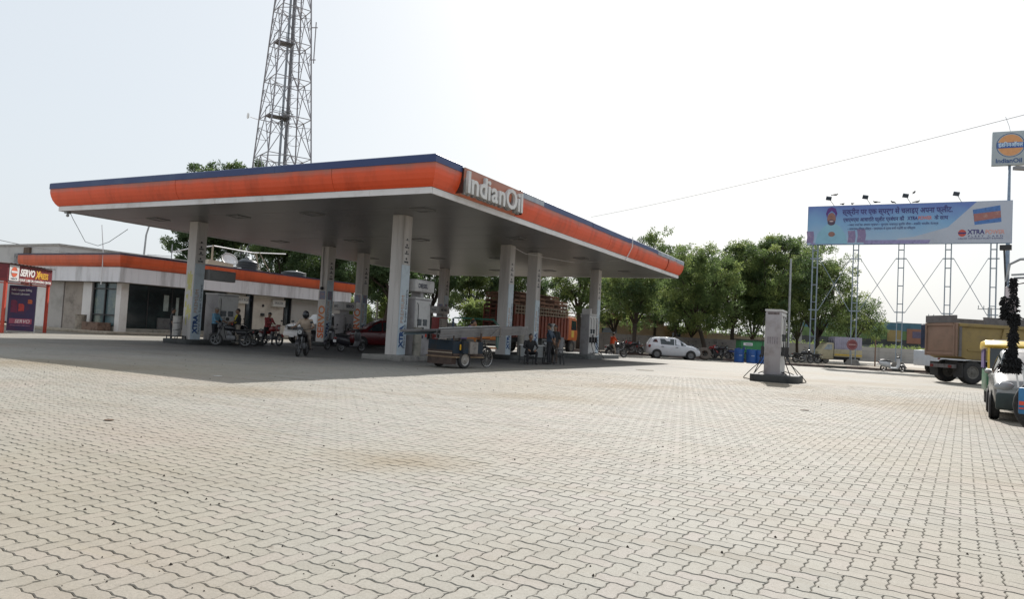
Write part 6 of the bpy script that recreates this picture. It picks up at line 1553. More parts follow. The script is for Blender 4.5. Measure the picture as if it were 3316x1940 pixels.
# crates: open slatted boxes, one object each
def crate_mesh(w, d, h):
    b = MB(); t_ = .035; s_ = .09
    for zz in (0, h - s_):
        b.box(0, w, 0, t_, zz, zz + s_); b.box(0, w, d - t_, d, zz, zz + s_); b.box(0, t_, t_, d - t_, zz, zz + s_); b.box(w - t_, w, t_, d - t_, zz, zz + s_)
    for (x_, y_) in ((0, t_), (w - t_, t_), (0, d - t_ * 2), (w - t_, d - t_ * 2)): b.box(x_, x_ + t_, y_, y_ + t_, s_, h - s_)
    b.box(t_, w - t_, t_, d - t_, .01, .03)
    me = bpy.data.meshes.new('crate'); me.from_pydata(b.v, [], b.f); me.materials.append(wood); me.update(); return me
cm = crate_mesh(.66, .44, .27); cw = mat('crate_wood_pale', (.27, .15, .1), .8, var=.3, scale=5); cm2 = cm.copy(); cm2.materials[0] = cw
Mlk = Matrix.Translation(lk.location) @ Matrix.Rotation(radians(86.1), 4, 'Z')
def put_crate(x, y, z, turned, lab):
    o = inst('wooden_crate', cm2 if random.random() < .35 else cm, None); o.location = Mlk @ Vector((x, y, z)); o.rotation_euler = (0, 0, radians(86.1) + (0 if not turned else 0) + random.gauss(0, .012))
    tag(o, lab, 'crate', 'crates stacked on the lorry')
ORD = ['first', 'second', 'third', 'fourth', 'fifth', 'sixth', 'seventh', 'eighth', 'ninth', 'tenth', 'eleventh', 'twelfth']
for r_ in range(5):
    z = 2.62 + .278 * r_
    for k in range(11):
        if r_ == 4 and k in (9, 10): continue
        put_crate(.03 + k * .675 + random.uniform(-.02, .02), .06 + random.uniform(0, .03), z, False, 'brown slatted crate, ' + ORD[r_] + ' layer up, ' + ORD[k] + ' from the tail, right side of the lorry')
for r_ in range(10):
    z = 1.16 + .278 * r_
    for k in range(1, 5): put_crate(.05 + random.uniform(0, .03), .06 + k * .465, z, False, 'brown slatted crate at the lorry tail, ' + ORD[r_] + ' layer up, ' + ORD[k] + ' from the right')
for r_ in range(5):
    put_crate(.06, .06, 1.16 + .278 * r_, False, 'brown slatted crate at the lorry tail, ' + ORD[r_] + ' layer up, right hand corner')
for k in range(1, 11):
    for j in range(1, 5): put_crate(.03 + k * .675, .06 + j * .465, 2.62 + .278 * (3 + (k + j) % 2 * (1 if k < 9 else 0)), False, 'top layer crate on the lorry, ' + ORD[k] + ' row from the tail, ' + ORD[j] + ' from the right')
b = MB(); b.box(.75, LL - .1, .55, LW - .1, 1.16, 3.5); b.build('inner_load', mat('dark_load', (.03, .018, .014), .9), lk)
# ---- tipper
tpc = spot(2357, 35.0); tx_ang = cdir(1, .1)
tip = thing('tipper_lorry', 'big dusty yellow tipper lorry with brown tailgate on the right', 'lorry', (*tpc, 0), tx_ang)
# local x along the visible side (towards the cab), y away from the camera; corner at origin
ty = mat('tipper_yellow', (.26, .19, .075), .8, var=.2, scale=1.5, col2=(.17, .125, .07)); tb = mat('tipper_brown_tailgate', (.24, .155, .115), .85, var=.2, scale=1.2, col2=(.17, .12, .085)); tg = mat('tipper_grey_board', (.13, .12, .12), .85, var=.2)
W_ = 2.3
zA, zB2, zC = zof(2357, 831, 38) , zof(2357, 786, 38), zof(2357, 767, 38)
zA, zB2, zC = 1.24, 2.88, 3.26
b = MB(); b.prism([(0, zA + .1), (.45, zA - .06), (5.6, zA - .12), (5.6, zB2), (0, zB2)], .0, W_, 'y'); b.build('tipping_body', ty, tip, bevel=.02)
b = MB(); b.prism([(.0, zA + .05), (W_, zA + .05), (W_, zB2 + .02), (0, zB2 + .02)], -.1, -.012, 'x'); b.build('tailgate', tb, tip, bevel=.02)
for (y0, y1) in ((.1, .2), (W_ - .2, W_ - .1)): b = MB(); b.box(-.16, -.105, y0, y1, zA + .1, zB2 - .05); b.build('tailgate_rib', tb, tip)
for zz in (zA + .12, zB2 - .12): b = MB(); b.box(-.15, -.104, .22, W_ - .22, zz, zz + .12); b.build('tailgate_rib', tb, tip)
b = MB(); b.box(-.11, .0, .12, W_ - .05, zB2 + .03, zC); b.build('side_board', tg, tip)
b = MB(); b.box(1.25, 5.6, -.03, .03, zB2 - .02, zC - .04); b.build('side_board', tg, tip)
b = MB(); b.box(0.02, 5.6, W_ - .03, W_ + .03, zB2 - .02, zC - .04); b.build('side_board', tg, tip)
b = MB(); b.box(0, 5.62, -.09, -.004, zB2 - .16, zB2); b.build('top_rail', ty, tip, bevel=.015)
b = MB(); b.box(.0, .1, -.09, -.004, zA + .05, zB2 - .165); b.build('corner_post', tg, tip)
for x in (1.85, 3.6, 5.3):
    b = MB(); b.add([(x, -.1, zA - .02), (x + .28, -.1, zA - .02), (x + .72, -.1, zB2 - .17), (x + .40, -.1, zB2 - .17), (x, -.004, zA - .02), (x + .28, -.004, zA - .02), (x + .72, -.004, zB2 - .17), (x + .40, -.004, zB2 - .17)], [(0, 1, 2, 3), (7, 6, 5, 4), (0, 4, 5, 1), (1, 5, 6, 2), (2, 6, 7, 3), (3, 7, 4, 0)]); b.build('side_rib', ty, tip)
b = MB(); b.box(.45, 1.8, -.05, -.004, zA + .35, zA + .42); b.build('side_rib', ty, tip)
b = MB(); b.box(.5, 7.6, .7, W_ - .7, .78, 1.1); b.build('chassis', black, tip)
for x in (.85, 2.1, 6.4):
    for y_ in (.3, W_ - .3): wheel(tip, (x, y_, .56), .56, .46 if x < 3 else .3, rim_dusty, 'disc', ri=.3)
for y_ in (.3, W_ - .3): b = MB(); b.box(.22, .26, y_ - .3, y_ + .3, .3, 1.0); b.build('mud_flap', rubber, tip)
b = MB(); b.box(.0, .15, .3, W_ - .3, .72, .9); b.build('rear_bumper', tg, tip)
for y_ in (.45, W_ - .55): b = MB(); b.box(-.03, 0.0, y_, y_ + .2, .74, .86); b.build('tail_light', red_l, tip)
b = MB(); b.box(3.1, 4.6, .1, .6, .55, 1.05); b.build('fuel_tank', tg, tip, bevel=.04)
b = MB(); b.prism([(5.8, .7), (7.7, .65), (7.75, 1.6), (7.5, 2.9), (5.8, 2.95)], .0, W_, 'y'); b.build('cab', mat('tipper_cab_orange', (.35, .14, .04), .5), tip, bevel=.08)
b = MB(); b.prism([(6.4, 1.8), (7.3, 1.8), (7.2, 2.6), (6.4, 2.6)], -.02, .0, 'y'); b.build('cab_window', glass_m, tip)
# ---- lorry cab partly hidden behind the tipper
p = spot(2304, 50.0); wl = thing('white_lorry', 'white nosed lorry mostly hidden behind the tipper tailgate', 'lorry', (*p, 0), cdir(1, .15))
b = MB(); b.prism([(0, .55), (2.6, .55), (2.6, 1.75), (.0, 1.62)], 0, 2.3, 'y'); b.build('lower_cab', white_p, wl, bevel=.05)
b = MB(); b.box(-.02, 2.6, -.03, -.005, 1.63, 1.7); b.build('red_line', text_red, wl)
b = MB(); b.box(.45, 2.6, .1, 2.2, 1.75, 3.45); b.build('upper_cab', mat('navy_cab', (.025, .035, .07), .5, var=.3), wl, bevel=.05)
b = MB(); b.box(.5, 1.2, -.02, -.003, .75, .95); b.build('step_recess', dark, wl); b = MB(); b.box(.75, 1.0, -.03, -.004, 1.3, 1.6); b.build('vent', dark, wl)
b = MB(); b.box(.08, .25, -.03, -.004, 1.05, 1.15); b.build('marker_light', red_l, wl)
b = MB(); b.ball((.4, -.1, 3.15), (.1, .05, .09)); b.build('mirror', trim_white, wl)
wheel(wl, (1.3, .2, .48), .48, .28, rim_dusty, 'disc', ri=.28); wheel(wl, (1.3, 2.1, .48), .48, .28, rim_dusty, 'disc', ri=.28)
# ---- small pickup
p = spot(2012, 64.0); pk = thing('small_pickup', 'small cream pickup with a pale canvas over the load, parked on the road', 'pickup', (*p, .14), cdir(1, -.05))
cream = mat('pickup_cream_paint', (.42, .37, .24), .5, var=.15); canv = mat('lilac_canvas', (.36, .34, .42), .85, var=.2, scale=1.2)
b = MB(); b.prism([(0, .35), (1.35, .35), (1.35, 1.78), (.75, 1.8), (.32, 1.2), (.05, 1.0)], 0, 1.45, 'y'); b.build('cab', cream, pk, bevel=.05)
b = MB(); b.prism([(.5, 1.2), (1.2, 1.2), (1.2, 1.65), (.82, 1.65)], -.02, -.003, 'y'); b.build('cab_window', mat('pale_glass', (.28, .32, .34), .2), pk)
b = MB(); b.box(1.4, 3.75, 0, 1.5, .62, 1.25); b.build('load_bed', cream, pk, bevel=.02); b = MB(); b.box(1.42, 3.73, -.012, -.003, .72, .85); b.build('yellow_stripe', ay, pk)
b = MB()
n_ = 24
for i in range(n_): x0 = 1.42 + 2.3 * i / n_; b.box(x0, x0 + 2.3 / n_ - .004, .0 + .02 * (i % 2), 1.46 - .02 * (i % 2), 1.27, 2.3 + .02 * (i % 3))
b.build('canvas_cover', canv, pk, stuff=True)
b = MB(); b.box(.6, 1.3, .1, 1.35, 1.9, 1.95); 
for x_ in (.6, .83, 1.06, 1.27): b.bar((x_, .1, 1.8), (x_, .1, 2.1), .03)
b.bar((.6, .1, 2.1), (1.27, .1, 2.1), .03); b.build('roof_rack', black, pk)
for x_ in (.72, 3.0):
    for y_ in (.12, 1.33): wheel(pk, (x_, y_, .28), .28, .15, rim_dusty, 'disc')
b = MB(); b.box(1.4, 3.7, .3, 1.2, .4, .6); b.build('chassis', black, pk)
# ---- decorated lorry corner at the right edge
p = spot(2507, 11.6); dl = thing('decorated_lorry', 'front corner of a brightly painted lorry at the right edge with mirror and rails', 'lorry', (*p, 0), YAW - radians(38))
# local x to the right, y ahead
cb = mat('lorry_blue_panel', (.03, .16, .34), .45, var=.2, scale=3); art = mat('lorry_teal_paint', (.05, .15, .15), .45, var=.2, scale=2)
b = MB(); b.box(0, 2.3, 0, .22, .42, .83); bm = b.build('bumper', cb, dl, bevel=.02)
b = MB(); b.box(.01, 2.29, -.012, -.003, .56, .62); b.box(.01, 2.29, -.012, -.003, .5, .52); b.build('bumper_stripe', text_red, bm)
b = MB(); b.box(.1, 2.2, .15, 1.9, .8, 2.0); b.build('cab', art, dl, bevel=.05)
b = MB(); b.box(.12, 2.18, .17, 1.88, 2.0, 2.55); b.build('cab_glasshouse', mat('cab_glass_pale', (.10, .14, .15), .12, var=.2), dl)
b = MB(); b.box(.08, 2.22, .1, 1.95, 2.56, 2.78); b.build('cab_roof', art, dl)
b = MB(); b.box(.45, 1.85, .125, .148, .95, 1.5); gl_ = b.build('radiator_grille', black, dl)
for k in range(6): b = MB(); b.box(.47, 1.83, .108, .124, 1.0 + k * .085, 1.03 + k * .085); b.build('grille_bar', chrome, gl_)
for x_ in (.28, 2.02):
    b = MB(); b.disc(.11, 20, (x_, .13, 1.08), 'y', .04); hl_ = b.build('headlight', chrome, dl); b = MB(); b.disc(.09, 20, (x_, .1, 1.08), 'y', .012); b.build('lens', lamp_m, hl_)
for (z0_, z1_, mm_) in ((1.62, 1.72, text_yellow), (1.74, 1.79, text_red), (1.85, 1.97, trim_white)): b = MB(); b.box(.12, 2.18, .13, .148, z0_, z1_); b.box(.08, .098, .17, 1.88, z0_, z1_); b.build('painted_band', mm_, dl)
for k in range(7):
    b = MB(); b.prism([(.25 + k * .29, 2.62), (.33 + k * .29, 2.67), (.25 + k * .29, 2.72), (.17 + k * .29, 2.67)], .08, .098, 'y'); b.build('painted_diamond', text_red if k % 2 else text_yellow, dl)
for k in range(6): b = MB(); b.box(.14, .155, 2.3 + k * .95, 3.1 + k * .95, 1.35, 2.4); b.build('body_side_panel', text_red if k % 2 else cb, dl)
for (x0, y0) in ((.14, .15), (.14, 1.9)): b = MB(); b.bar((x0, y0, 2.0), (x0 + .02, y0, 2.56), .06); b.build('cab_pillar', text_red, dl)
b = MB(); b.bar((-.14, .2, 2.62), (.5, .2, 2.66), .03); b.tube([(-.2, .1, 2.5), (-.16, .1, 2.78), (-.02, .1, 2.86), (1.4, .1, 2.9)], .022, 6); b.tube([(-.1, .1, 2.56), (1.4, .1, 2.6)], .018, 6); b.build('roof_rail', galv, dl)
b = MB(); b.tube([(-.2, .15, 2.3), (-.24, .15, 3.02)], .015, 5); b.box(-.3, -.14, .1, .2, 3.02, 3.1); b.build('roof_lamp', black, dl)
b = MB(); b.tube([(.1, .12, 2.5), (-.1, .05, 2.45), (-.1, .05, 1.95), (.1, .12, 1.9)], .015, 5); ma_ = b.build('mirror_arm', black, dl)
b = MB(); b.box(-.21, -.05, .0, .05, 1.98, 2.42); b.build('mirror_shell', black, ma_, bevel=.03)
b = MB(); b.box(-.2, -.06, -.008, -.002, 2.0, 2.4); b.build('mirror_glass', mat('mirror_glass_pink', (.55, .48, .50), .12, var=.3, scale=5), ma_)
wheel(dl, (.35, 1.2, .5), .5, .28, rim_dusty, 'disc', ri=.28); wheel(dl, (1.95, 1.2, .5), .5, .28, rim_dusty, 'disc', ri=.28)
b = MB(); b.box(.16, .3, .1, .2, .12, .42); b.build('towing_bracket', black, dl); b = MB(); b.box(.12, .3, .7, .74, .1, .6); b.build('mud_flap', mat('yellow_black_flap', (.03, .03, .025), .8), dl)
b = MB(); b.box(.15, 6.0, 2.1, 8.5, 1.0, 1.2); 
b = MB(); b.box(.15, 2.45, 2.15, 8.0, 1.05, 2.6); b.build('load_body', art, dl)
b = MB(); b.box(.5, 1.9, .5, 8, .6, .98); b.build('chassis', black, dl)
for y_ in (6.2,):
    for x_ in (.4, 2.1): wheel(dl, (x_, y_, .5), .5, .3, rim_dusty, 'disc', ri=.28)
for k in range(2): b = MB(); b.bar((.0 + k * .09, .0, .83), (-.06 + k * .09, .02, 1.25), .025); b.build('warning_rod', trim_white, dl)
tassel_m = mat('black_wool_tassel', (.008, .008, .009), .95, var=.3, scale=20)
tt = thing('hanging_tassel', 'thick black wool tassel hanging from the mirror of the painted lorry', 'tassel', Matrix.Translation(dl.location) @ Matrix.Rotation(YAW - radians(38), 4, 'Z') @ Vector((-.1, .02, 1.1)))
def fluff(zc, r, h, nn, nm):
    b = MB(); ox_, oy_ = random.gauss(0, .02), random.gauss(0, .02)
    for k in range(nn):
        a = random.uniform(0, 2 * pi); q = r * random.random() ** .5 * random.choice([.8, .9, 1, 1.25]); x0, y0 = ox_ + q * cos(a), oy_ + q * sin(a); z0 = zc + random.uniform(-.5, .5) * h
        d = Vector((cos(a) * random.uniform(.4, 1.1), sin(a) * random.uniform(.4, 1.1), random.uniform(-1.0, -.1))).normalized() * random.uniform(.03, .055)
        b.tube([(x0, y0, z0), (x0 + d.x * .5, y0 + d.y * .5, z0 + d.z * .3), (x0 + d.x, y0 + d.y, z0 + d.z)], [.011, .012, .004], 4)
    return b.build(nm, tassel_m, tt)
for (zc, r, h, nn) in ((1.28, .03, .34, 260), (.98, .09, .36, 900), (.8, .06, .16, 300), (.64, .03, .2, 160), (.5, .05, .14, 240), (.37, .035, .12, 160), (.25, .06, .16, 320), (.12, .095, .14, 420), (.02, .125, .12, 460)): 
    o = fluff(zc, r, h, nn, 'wool_tuft'); o['kind'] = 'stuff'
b = MB(); b.tube([(0, 0, .0), (0, 0, 1.35)], .02, 6); b.build('cord', tassel_m, tt)
# ---- cargo cart with steel channels
hdir = cdir(.61, .79); ch = (.61, .79)
def cl(r, f): return (r * RT[0] + f * FW[0], r * RT[1] + f * FW[1])
ax_c = cl(-1.93, 24.98)
ct_ = thing('cargo_tricycle', 'blue and rusty cargo tricycle cart standing crosswise at the edge of the shade', 'cargo cart', (*ax_c, 0), hdir)
# local x = heading, y = left
blue_c = mat('cart_blue_paint', (.010, .020, .032), .85, var=.4, scale=3, col2=(.03, .022, .018)); rust = mat('rusty_plate', (.065, .042, .033), .85, var=.4, scale=3)
b = MB(); b.box(-.55, .95, -.56, .56, .42, .50); b.build('bed', rust, ct_)
b = MB(); b.box(-.57, -.53, -.56, .56, .50, .93); tp1 = b.build('tail_panel', blue_c, ct_)
b = MB(); b.box(-.6, -.575, -.54, .54, .13, .6); b.build('rusty_band', rust, ct_)
for y_ in (-.5, .48): b = MB(); b.box(-.55, -.33, y_, y_ + .02, .14, .36); b.build('rusty_skirt', rust, ct_)
b = MB(); b.bar((-.62, -.56, .52), (-.62, .56, .52), .03); b.build('rear_tube', grid_m, ct_)
for y_ in (-.56, .54): b = MB(); b.box(-.53, .95, y_, y_ + .02, .50, .90); b.build('side_panel', blue_c, ct_)
b = MB(); b.box(-.61, .98, -.6, .6, .36, .40); b.build('wooden_rim', mat('cart_wood', (.22, .15, .09), .85, var=.3), ct_)
b = MB(); b.box(.1, .5, -.72, -.585, .5, .9); b.build('tool_box', mat('pale_tool_box', (.2, .18, .165), .7, var=.3), ct_); b = MB(); b.box(-.2, .05, -.68, -.585, .5, .92); b.build('tool_box', blue_c, ct_)
b = MB(); b.box(-.28, -.22, -.6, -.59, .62, .8); b.build('yellow_sticker', text_yellow, ct_)
for y_ in (.5, -.5): b = MB(); b.bar((-.5, y_, .5), (-.5, y_, 1.08), .04); b.bar((.9, y_, .5), (.9, y_, 1.2), .04); b.build('upright', rust, ct_)
for y_ in (.0,): b = MB(); b.bar((0, -.6, .29), (0, .6, .29), .05); b.build('axle', black, ct_)
wheel(ct_, (0, -.56, .29), .29, .13, chrome, 'disc', ri=.19); wheel(ct_, (0, .56, .29), .29, .13, rim_dusty, 'disc', ri=.19)
b = MB(); b.lathe(tyre_prof(.33, .04, .3), 28, (0, 0, 0), 'y'); fw = b.build('front_wheel', rubber, ct_, smooth=True); fw.location = (1.75, -.1, .33)
b = MB(); b.lathe([(.3, -.012), (.28, 0), (.3, .012)], 28, (0, 0, 0), 'y')
for k in range(14): a = 2 * pi * k / 14; b.bar((0, 0, 0), (.29 * cos(a), 0, .29 * sin(a)), .006)
b.build('spokes', chrome, fw)
b = MB(); b.tube([(1.75, -.15, .33), (1.6, -.15, .75), (1.55, -.1, .95)], .018, 6); b.tube([(1.58, -.1, .85), (1.1, 0, .5), (.9, 0, .45)], .022, 6); b.tube([(1.52, -.38, 1.02), (1.55, -.1, 1.0), (1.52, .2, 1.02)], .014, 6); b.build('cycle_frame', black, ct_)
b = MB(); b.ball((1.1, 0, .86), (.14, .1, .05)); b.tube([(1.1, 0, .5), (1.1, 0, .84)], .02, 6); b.build('saddle', seat_b, ct_)
steel_b = mat('grey_steel_section', (.17, .165, .165), .6, .3, var=.3, scale=2.5, col2=(.09, .085, .085))
def channel(label, a, c, w, h, group='steel sections tied on the cart', inward=True):
    a = Vector(a); c = Vector(c); d = (c - a).normalized(); L_ = (c - a).length; t_ = .018
    b = MB()
    # C section: web + two flanges, open to one side, local x along length
    b.box(0, L_, -w / 2, -w / 2 + t_, 0, h); b.box(0, L_, -w / 2 + t_, w / 2, 0, t_); b.box(0, L_, -w / 2 + t_, w / 2, h - t_, h)
    b.box(0, L_, -w / 2 - .02, -w / 2 - .002, h * .44, h * .5)
    o = b.build('steel_channel', steel_b); q = d.to_track_quat('X', 'Z'); o.rotation_mode = 'QUATERNION'; o.rotation_quaternion = q; o.location = a; return tag(o, label, 'steel channel', group)
def cp(r, f, z): x, y = cl(r, f); return (x, y, z)
def bpos(off, s, z0, z1, s0, s1):
    # points on a line parallel to the heading, off metres to the right of the main one
    base = (-2.55 + off * .79, 24.15 - off * .61)
    return cp(base[0] + .61 * s0, base[1] + .79 * s0, z0), cp(base[0] + .61 * s1, base[1] + .79 * s1, z1)
a_, c_ = bpos(.3, 0, .96, 1.235, 0, 4.7); channel('lower grey channel on the near side of the bundle across the cart', a_, c_, .12, .15)
a_, c_ = bpos(.32, 0, 1.115, 1.39, .02, 4.75); channel('upper grey channel on the near side of the bundle across the cart', a_, c_, .12, .15)
a_, c_ = bpos(.16, 0, .965, 1.24, .0, 4.6); channel('lower channel in the middle of the bundle', a_, c_, .12, .15)
a_, c_ = bpos(.16, 0, 1.12, 1.395, .0, 4.6); channel('upper channel in the middle of the bundle', a_, c_, .12, .15)
a_, c_ = bpos(-.55, 0, 1.03, 1.25, -.75, 3.4); channel('long thin blue grey channel sticking out far to the left of the cart', a_, c_, .14, .11).data.materials[0] = mat('blue_grey_section', (.10, .14, .16), .6, .2, var=.3, scale=2)
a_, c_ = bpos(-.42, 0, 1.12, 1.3, -1.05, 3.3); channel('second thin channel just behind the one sticking out to the left', a_, c_, .1, .08)
a_, c_ = bpos(.2, 0, 1.29, 1.48, .15, 3.2); channel('pale flat bar lying on top of the bundle', a_, c_, .09, .035).data.materials[0] = mat('pale_flat_bar', (.42, .42, .41), .5, .2)
b = MB()
for s in (2.05, 3.1):
    (x0, y0, z0), _ = bpos(.4, 0, 0, 0, s, s); zz = .96 + .275 * s / 4.7
    (x1, y1, _), __ = bpos(.06, 0, 0, 0, s, s)
    b.tube([(x0, y0, zz - .03), (x0, y0, zz + .32), (x1, y1, zz + .33), (x1, y1, zz - .03), (x0, y0, zz - .03)], .014, 5)
(x0, y0, _), __ = bpos(.4, 0, 0, 0, 2.55, 2.55); (x1, y1, _), __ = bpos(.4, 0, 0, 0, 3.08, 3.08)
b.tube([(x0, y0, 1.08), (x1, y1, 1.45)], .014, 5)
o = b.build('rope_lashing', mat('grey_rope', (.22, .2, .18), .9)); tag(o, 'rope lashings tied round the bundle of steel channels', 'rope')
# ---- pipe framed rickshaw behind it
p = spot(1165, 34.0); pr_ = thing('pipe_frame_rickshaw', 'orange and green pipe framed rickshaw behind the cart', 'rickshaw', (*p, 0), cdir(1, .1))
og = mat('orange_pipe', (.5, .17, .03), .5); gp = mat('green_pipe', (.03, .16, .12), .5)
for y_ in (0, .9):
    b = MB(); b.tube([(-1.0, y_, 1.75), (-.9, y_, 1.85), (.9, y_, 1.85), (1.15, y_, 1.6), (1.15, y_, .5)], .025, 6); b.build('roof_pipe', gp, pr_)
    b = MB(); b.tube([(.1, y_, .5), (.1, y_, 1.6), (-.05, y_, 1.85)], .03, 6); b.build('upright_pipe', og, pr_)
    b = MB(); b.tube([(-.95, y_, .5), (-.95, y_, 1.8)], .04, 6); b.build('upright_pipe', mat('dark_blue_pipe', (.02, .05, .1), .5), pr_)
    wheel(pr_, (.6, y_, .3), .3, .06, rim_dusty, 'spoke')
b = MB(); b.box(-.9, 1.1, 0, .9, .5, .56); b.box(-.4, 1.1, .82, .88, .9, 1.25); b.build('deck', og, pr_)
wheel(pr_, (-1.4, .45, .3), .3, .05, rim_dusty, 'spoke')
# ---- big tyre, desk, chairs
p = spot(1734, 57.6); b = MB(); b.lathe(tyre_prof(.52, .3, .29), 30, (0, 0, 0), 'y'); b.lathe([(.29, -.12), (.25, -.12), (.25, .12), (.29, .12)], 30, (0, 0, 0), 'y'); o = b.build('old_tyre', mat('worn_tyre_brown', (.11, .09, .075), .9, var=.3, scale=8, col2=(.05, .042, .036)), smooth=True); o.location = (*p, .47); o.rotation_euler = (radians(-28), 0, YAW); tag(o, 'large worn lorry tyre leaning against the kerb in front of the hatchback', 'tyre')
dp_ = spot(1303, 32.4); dk = thing('office_desk', 'grey metal desk standing between two columns in the shade', 'desk', (*dp_, 0), YAW)
dm = mat('desk_grey', (.30, .31, .31), .5, var=.12)
b = MB(); b.box(-.35, .62, 0, .03, .28, .76); b.build('front_panel', dm, dk); b = MB(); b.box(-.42, .68, -.02, .6, .765, .8); b.build('desk_top', trim_white, dk)
for x_ in (-.4, .64):
    for y_ in (0, .55): b = MB(); b.bar((x_, y_, 0), (x_, y_, .76), .035); b.build('leg', black, dk)
def chair(label, loc, rz):
    t = thing('plastic_chair', label, 'chair', (*loc, 0), rz, 'black plastic chairs by the desk')
    b = MB(); b.box(-.22, .22, -.22, .22, .42, .45); b.build('seat', black, t, bevel=.01)
    b = MB(); b.prism([(-.25, .45), (-.2, .45), (-.27, .86), (-.3, .86)], -.2, .2, 'y'); b.build('backrest', black, t, bevel=.01)
    for sx_ in (-1, 1):
        for sy_ in (-1, 1): b = MB(); b.bar((sx_ * .18, sy_ * .18, .42), (sx_ * .23, sy_ * .22, 0), .04); b.build('leg', black, t)
    for sy_ in (-1, 1): b = MB(); b.tube([(-.26, sy_ * .22, .66), (.1, sy_ * .24, .66), (.2, sy_ * .22, .44)], .016, 5); b.build('armrest', black, t)
    return t
c1_ = chair('black plastic chair nearest the standing men', spot(1374, 32.6), YAW + .3)
c2_ = dup(c1_, spot(1358, 34.2), YAW - .5, 'second black plastic chair, partly hidden behind the standing men')
# ---------------------------------------------------------------- people
def fabric(nm, c, **k): return mat(nm, c, .85, var=k.pop('var', .18), scale=k.pop('scale', 5), **k)
POSES = {}
POSES['stand'] = dict(pelvis=(0, 0, .95), chest=(.01, 0, 1.26), neck=(.02, 0, 1.46), head=(.05, 0, 1.61), sh=[(0, .19, 1.40), (0, -.19, 1.40)], el=[(-.03, .25, 1.12), (-.03, -.25, 1.12)], wr=[(.05, .24, .88), (.05, -.24, .88)],
                      hip=[(0, .1, .92), (0, -.1, .92)], kn=[(.03, .11, .5), (.03, -.11, .5)], an=[(0, .12, .09), (0, -.12, .09)], toe=[(.19, .14, .04), (.19, -.14, .04)])
POSES['reach'] = dict(POSES['stand'], el=[(.18, .26, 1.14), (.14, -.25, 1.13)], wr=[(.40, .2, 1.08), (.36, -.16, 1.0)])
POSES['behind'] = dict(POSES['stand'], el=[(-.14, .27, 1.14), (-.14, -.27, 1.14)], wr=[(-.2, .06, .95), (-.2, -.06, .95)])
POSES['ride'] = dict(pelvis=(.2, 0, .88), chest=(.3, 0, 1.2), neck=(.33, 0, 1.38), head=(.38, 0, 1.53), sh=[(.3, .19, 1.34), (.3, -.19, 1.34)], el=[(.45, .33, 1.1), (.45, -.33, 1.1)], wr=[(.78, .33, 1.06), (.78, -.33, 1.06)],
                     hip=[(.2, .11, .86), (.2, -.11, .86)], kn=[(.6, .23, .66), (.6, -.23, .66)], an=[(.36, .24, .3), (.36, -.24, .3)], toe=[(.52, .26, .24), (.52, -.26, .24)])
POSES['straddle'] = dict(pelvis=(.22, 0, .9), chest=(.27, 0, 1.22), neck=(.3, 0, 1.41), head=(.35, 0, 1.55), sh=[(.27, .19, 1.36), (.27, -.19, 1.36)], el=[(.42, .25, 1.12), (.42, -.25, 1.12)], wr=[(.66, .12, 1.1), (.66, -.12, 1.1)],
                     hip=[(.22, .11, .88), (.22, -.11, .88)], kn=[(.32, .24, .5), (.32, -.24, .5)], an=[(.25, .3, .09), (.25, -.3, .09)], toe=[(.43, .32, .04), (.43, -.32, .04)])
POSES['sit'] = dict(pelvis=(0, 0, .5), chest=(.05, 0, .82), neck=(.1, 0, 1.0), head=(.14, 0, 1.15), sh=[(.06, .2, .96), (.06, -.2, .96)], el=[(.2, .3, .72), (.2, -.3, .72)], wr=[(.42, .16, .62), (.42, -.16, .62)],
                    hip=[(0, .11, .48), (0, -.11, .48)], kn=[(.44, .2, .5), (.44, -.2, .5)], an=[(.42, .18, .09), (.42, -.18, .09)], toe=[(.6, .2, .04), (.6, -.2, .04)])
POSES['bend'] = dict(pelvis=(0, 0, .95), chest=(.12, 0, 1.25), neck=(.26, 0, 1.42), head=(.36, 0, 1.53), sh=[(.19, .19, 1.37), (.19, -.19, 1.37)], el=[(.3, .27, 1.1), (.3, -.27, 1.1)], wr=[(.52, .2, 1.08), (.52, -.2, 1.08)],
                     hip=[(0, .1, .9), (0, -.1, .9)], kn=[(.04, .11, .5), (.04, -.11, .5)], an=[(0, .12, .09), (0, -.12, .09)], toe=[(.19, .14, .04), (.19, -.14, .04)])
def capsule(b, p, q, r0, r1, n=10):
    p = Vector(p); q = Vector(q); d = q - p; L_ = d.length; d = d / max(L_, 1e-6); u = d.orthogonal().normalized(); v_ = d.cross(u)
    rings = [(-r0 * .98, r0 * .2), (-r0 * .7, r0 * .72), (0, r0), (L_, r1), (L_ + r1 * .7, r1 * .72), (L_ + r1 * .98, r1 * .2)]
    o = len(b.v)
    for (t, r) in rings:
        for k in range(n): a = 2 * pi * k / n; b.v.append(tuple(p + d * t + (u * cos(a) + v_ * sin(a)) * r))
    for i in range(5):
        for k in range(n): k2 = (k + 1) % n; b.f.append((o + i * n + k, o + i * n + k2, o + (i + 1) * n + k2, o + (i + 1) * n + k)); b.m.append(0)
    b.f += [tuple(o + k for k in range(n))[::-1], tuple(o + 5 * n + k for k in range(n))]; b.m += [0, 0]
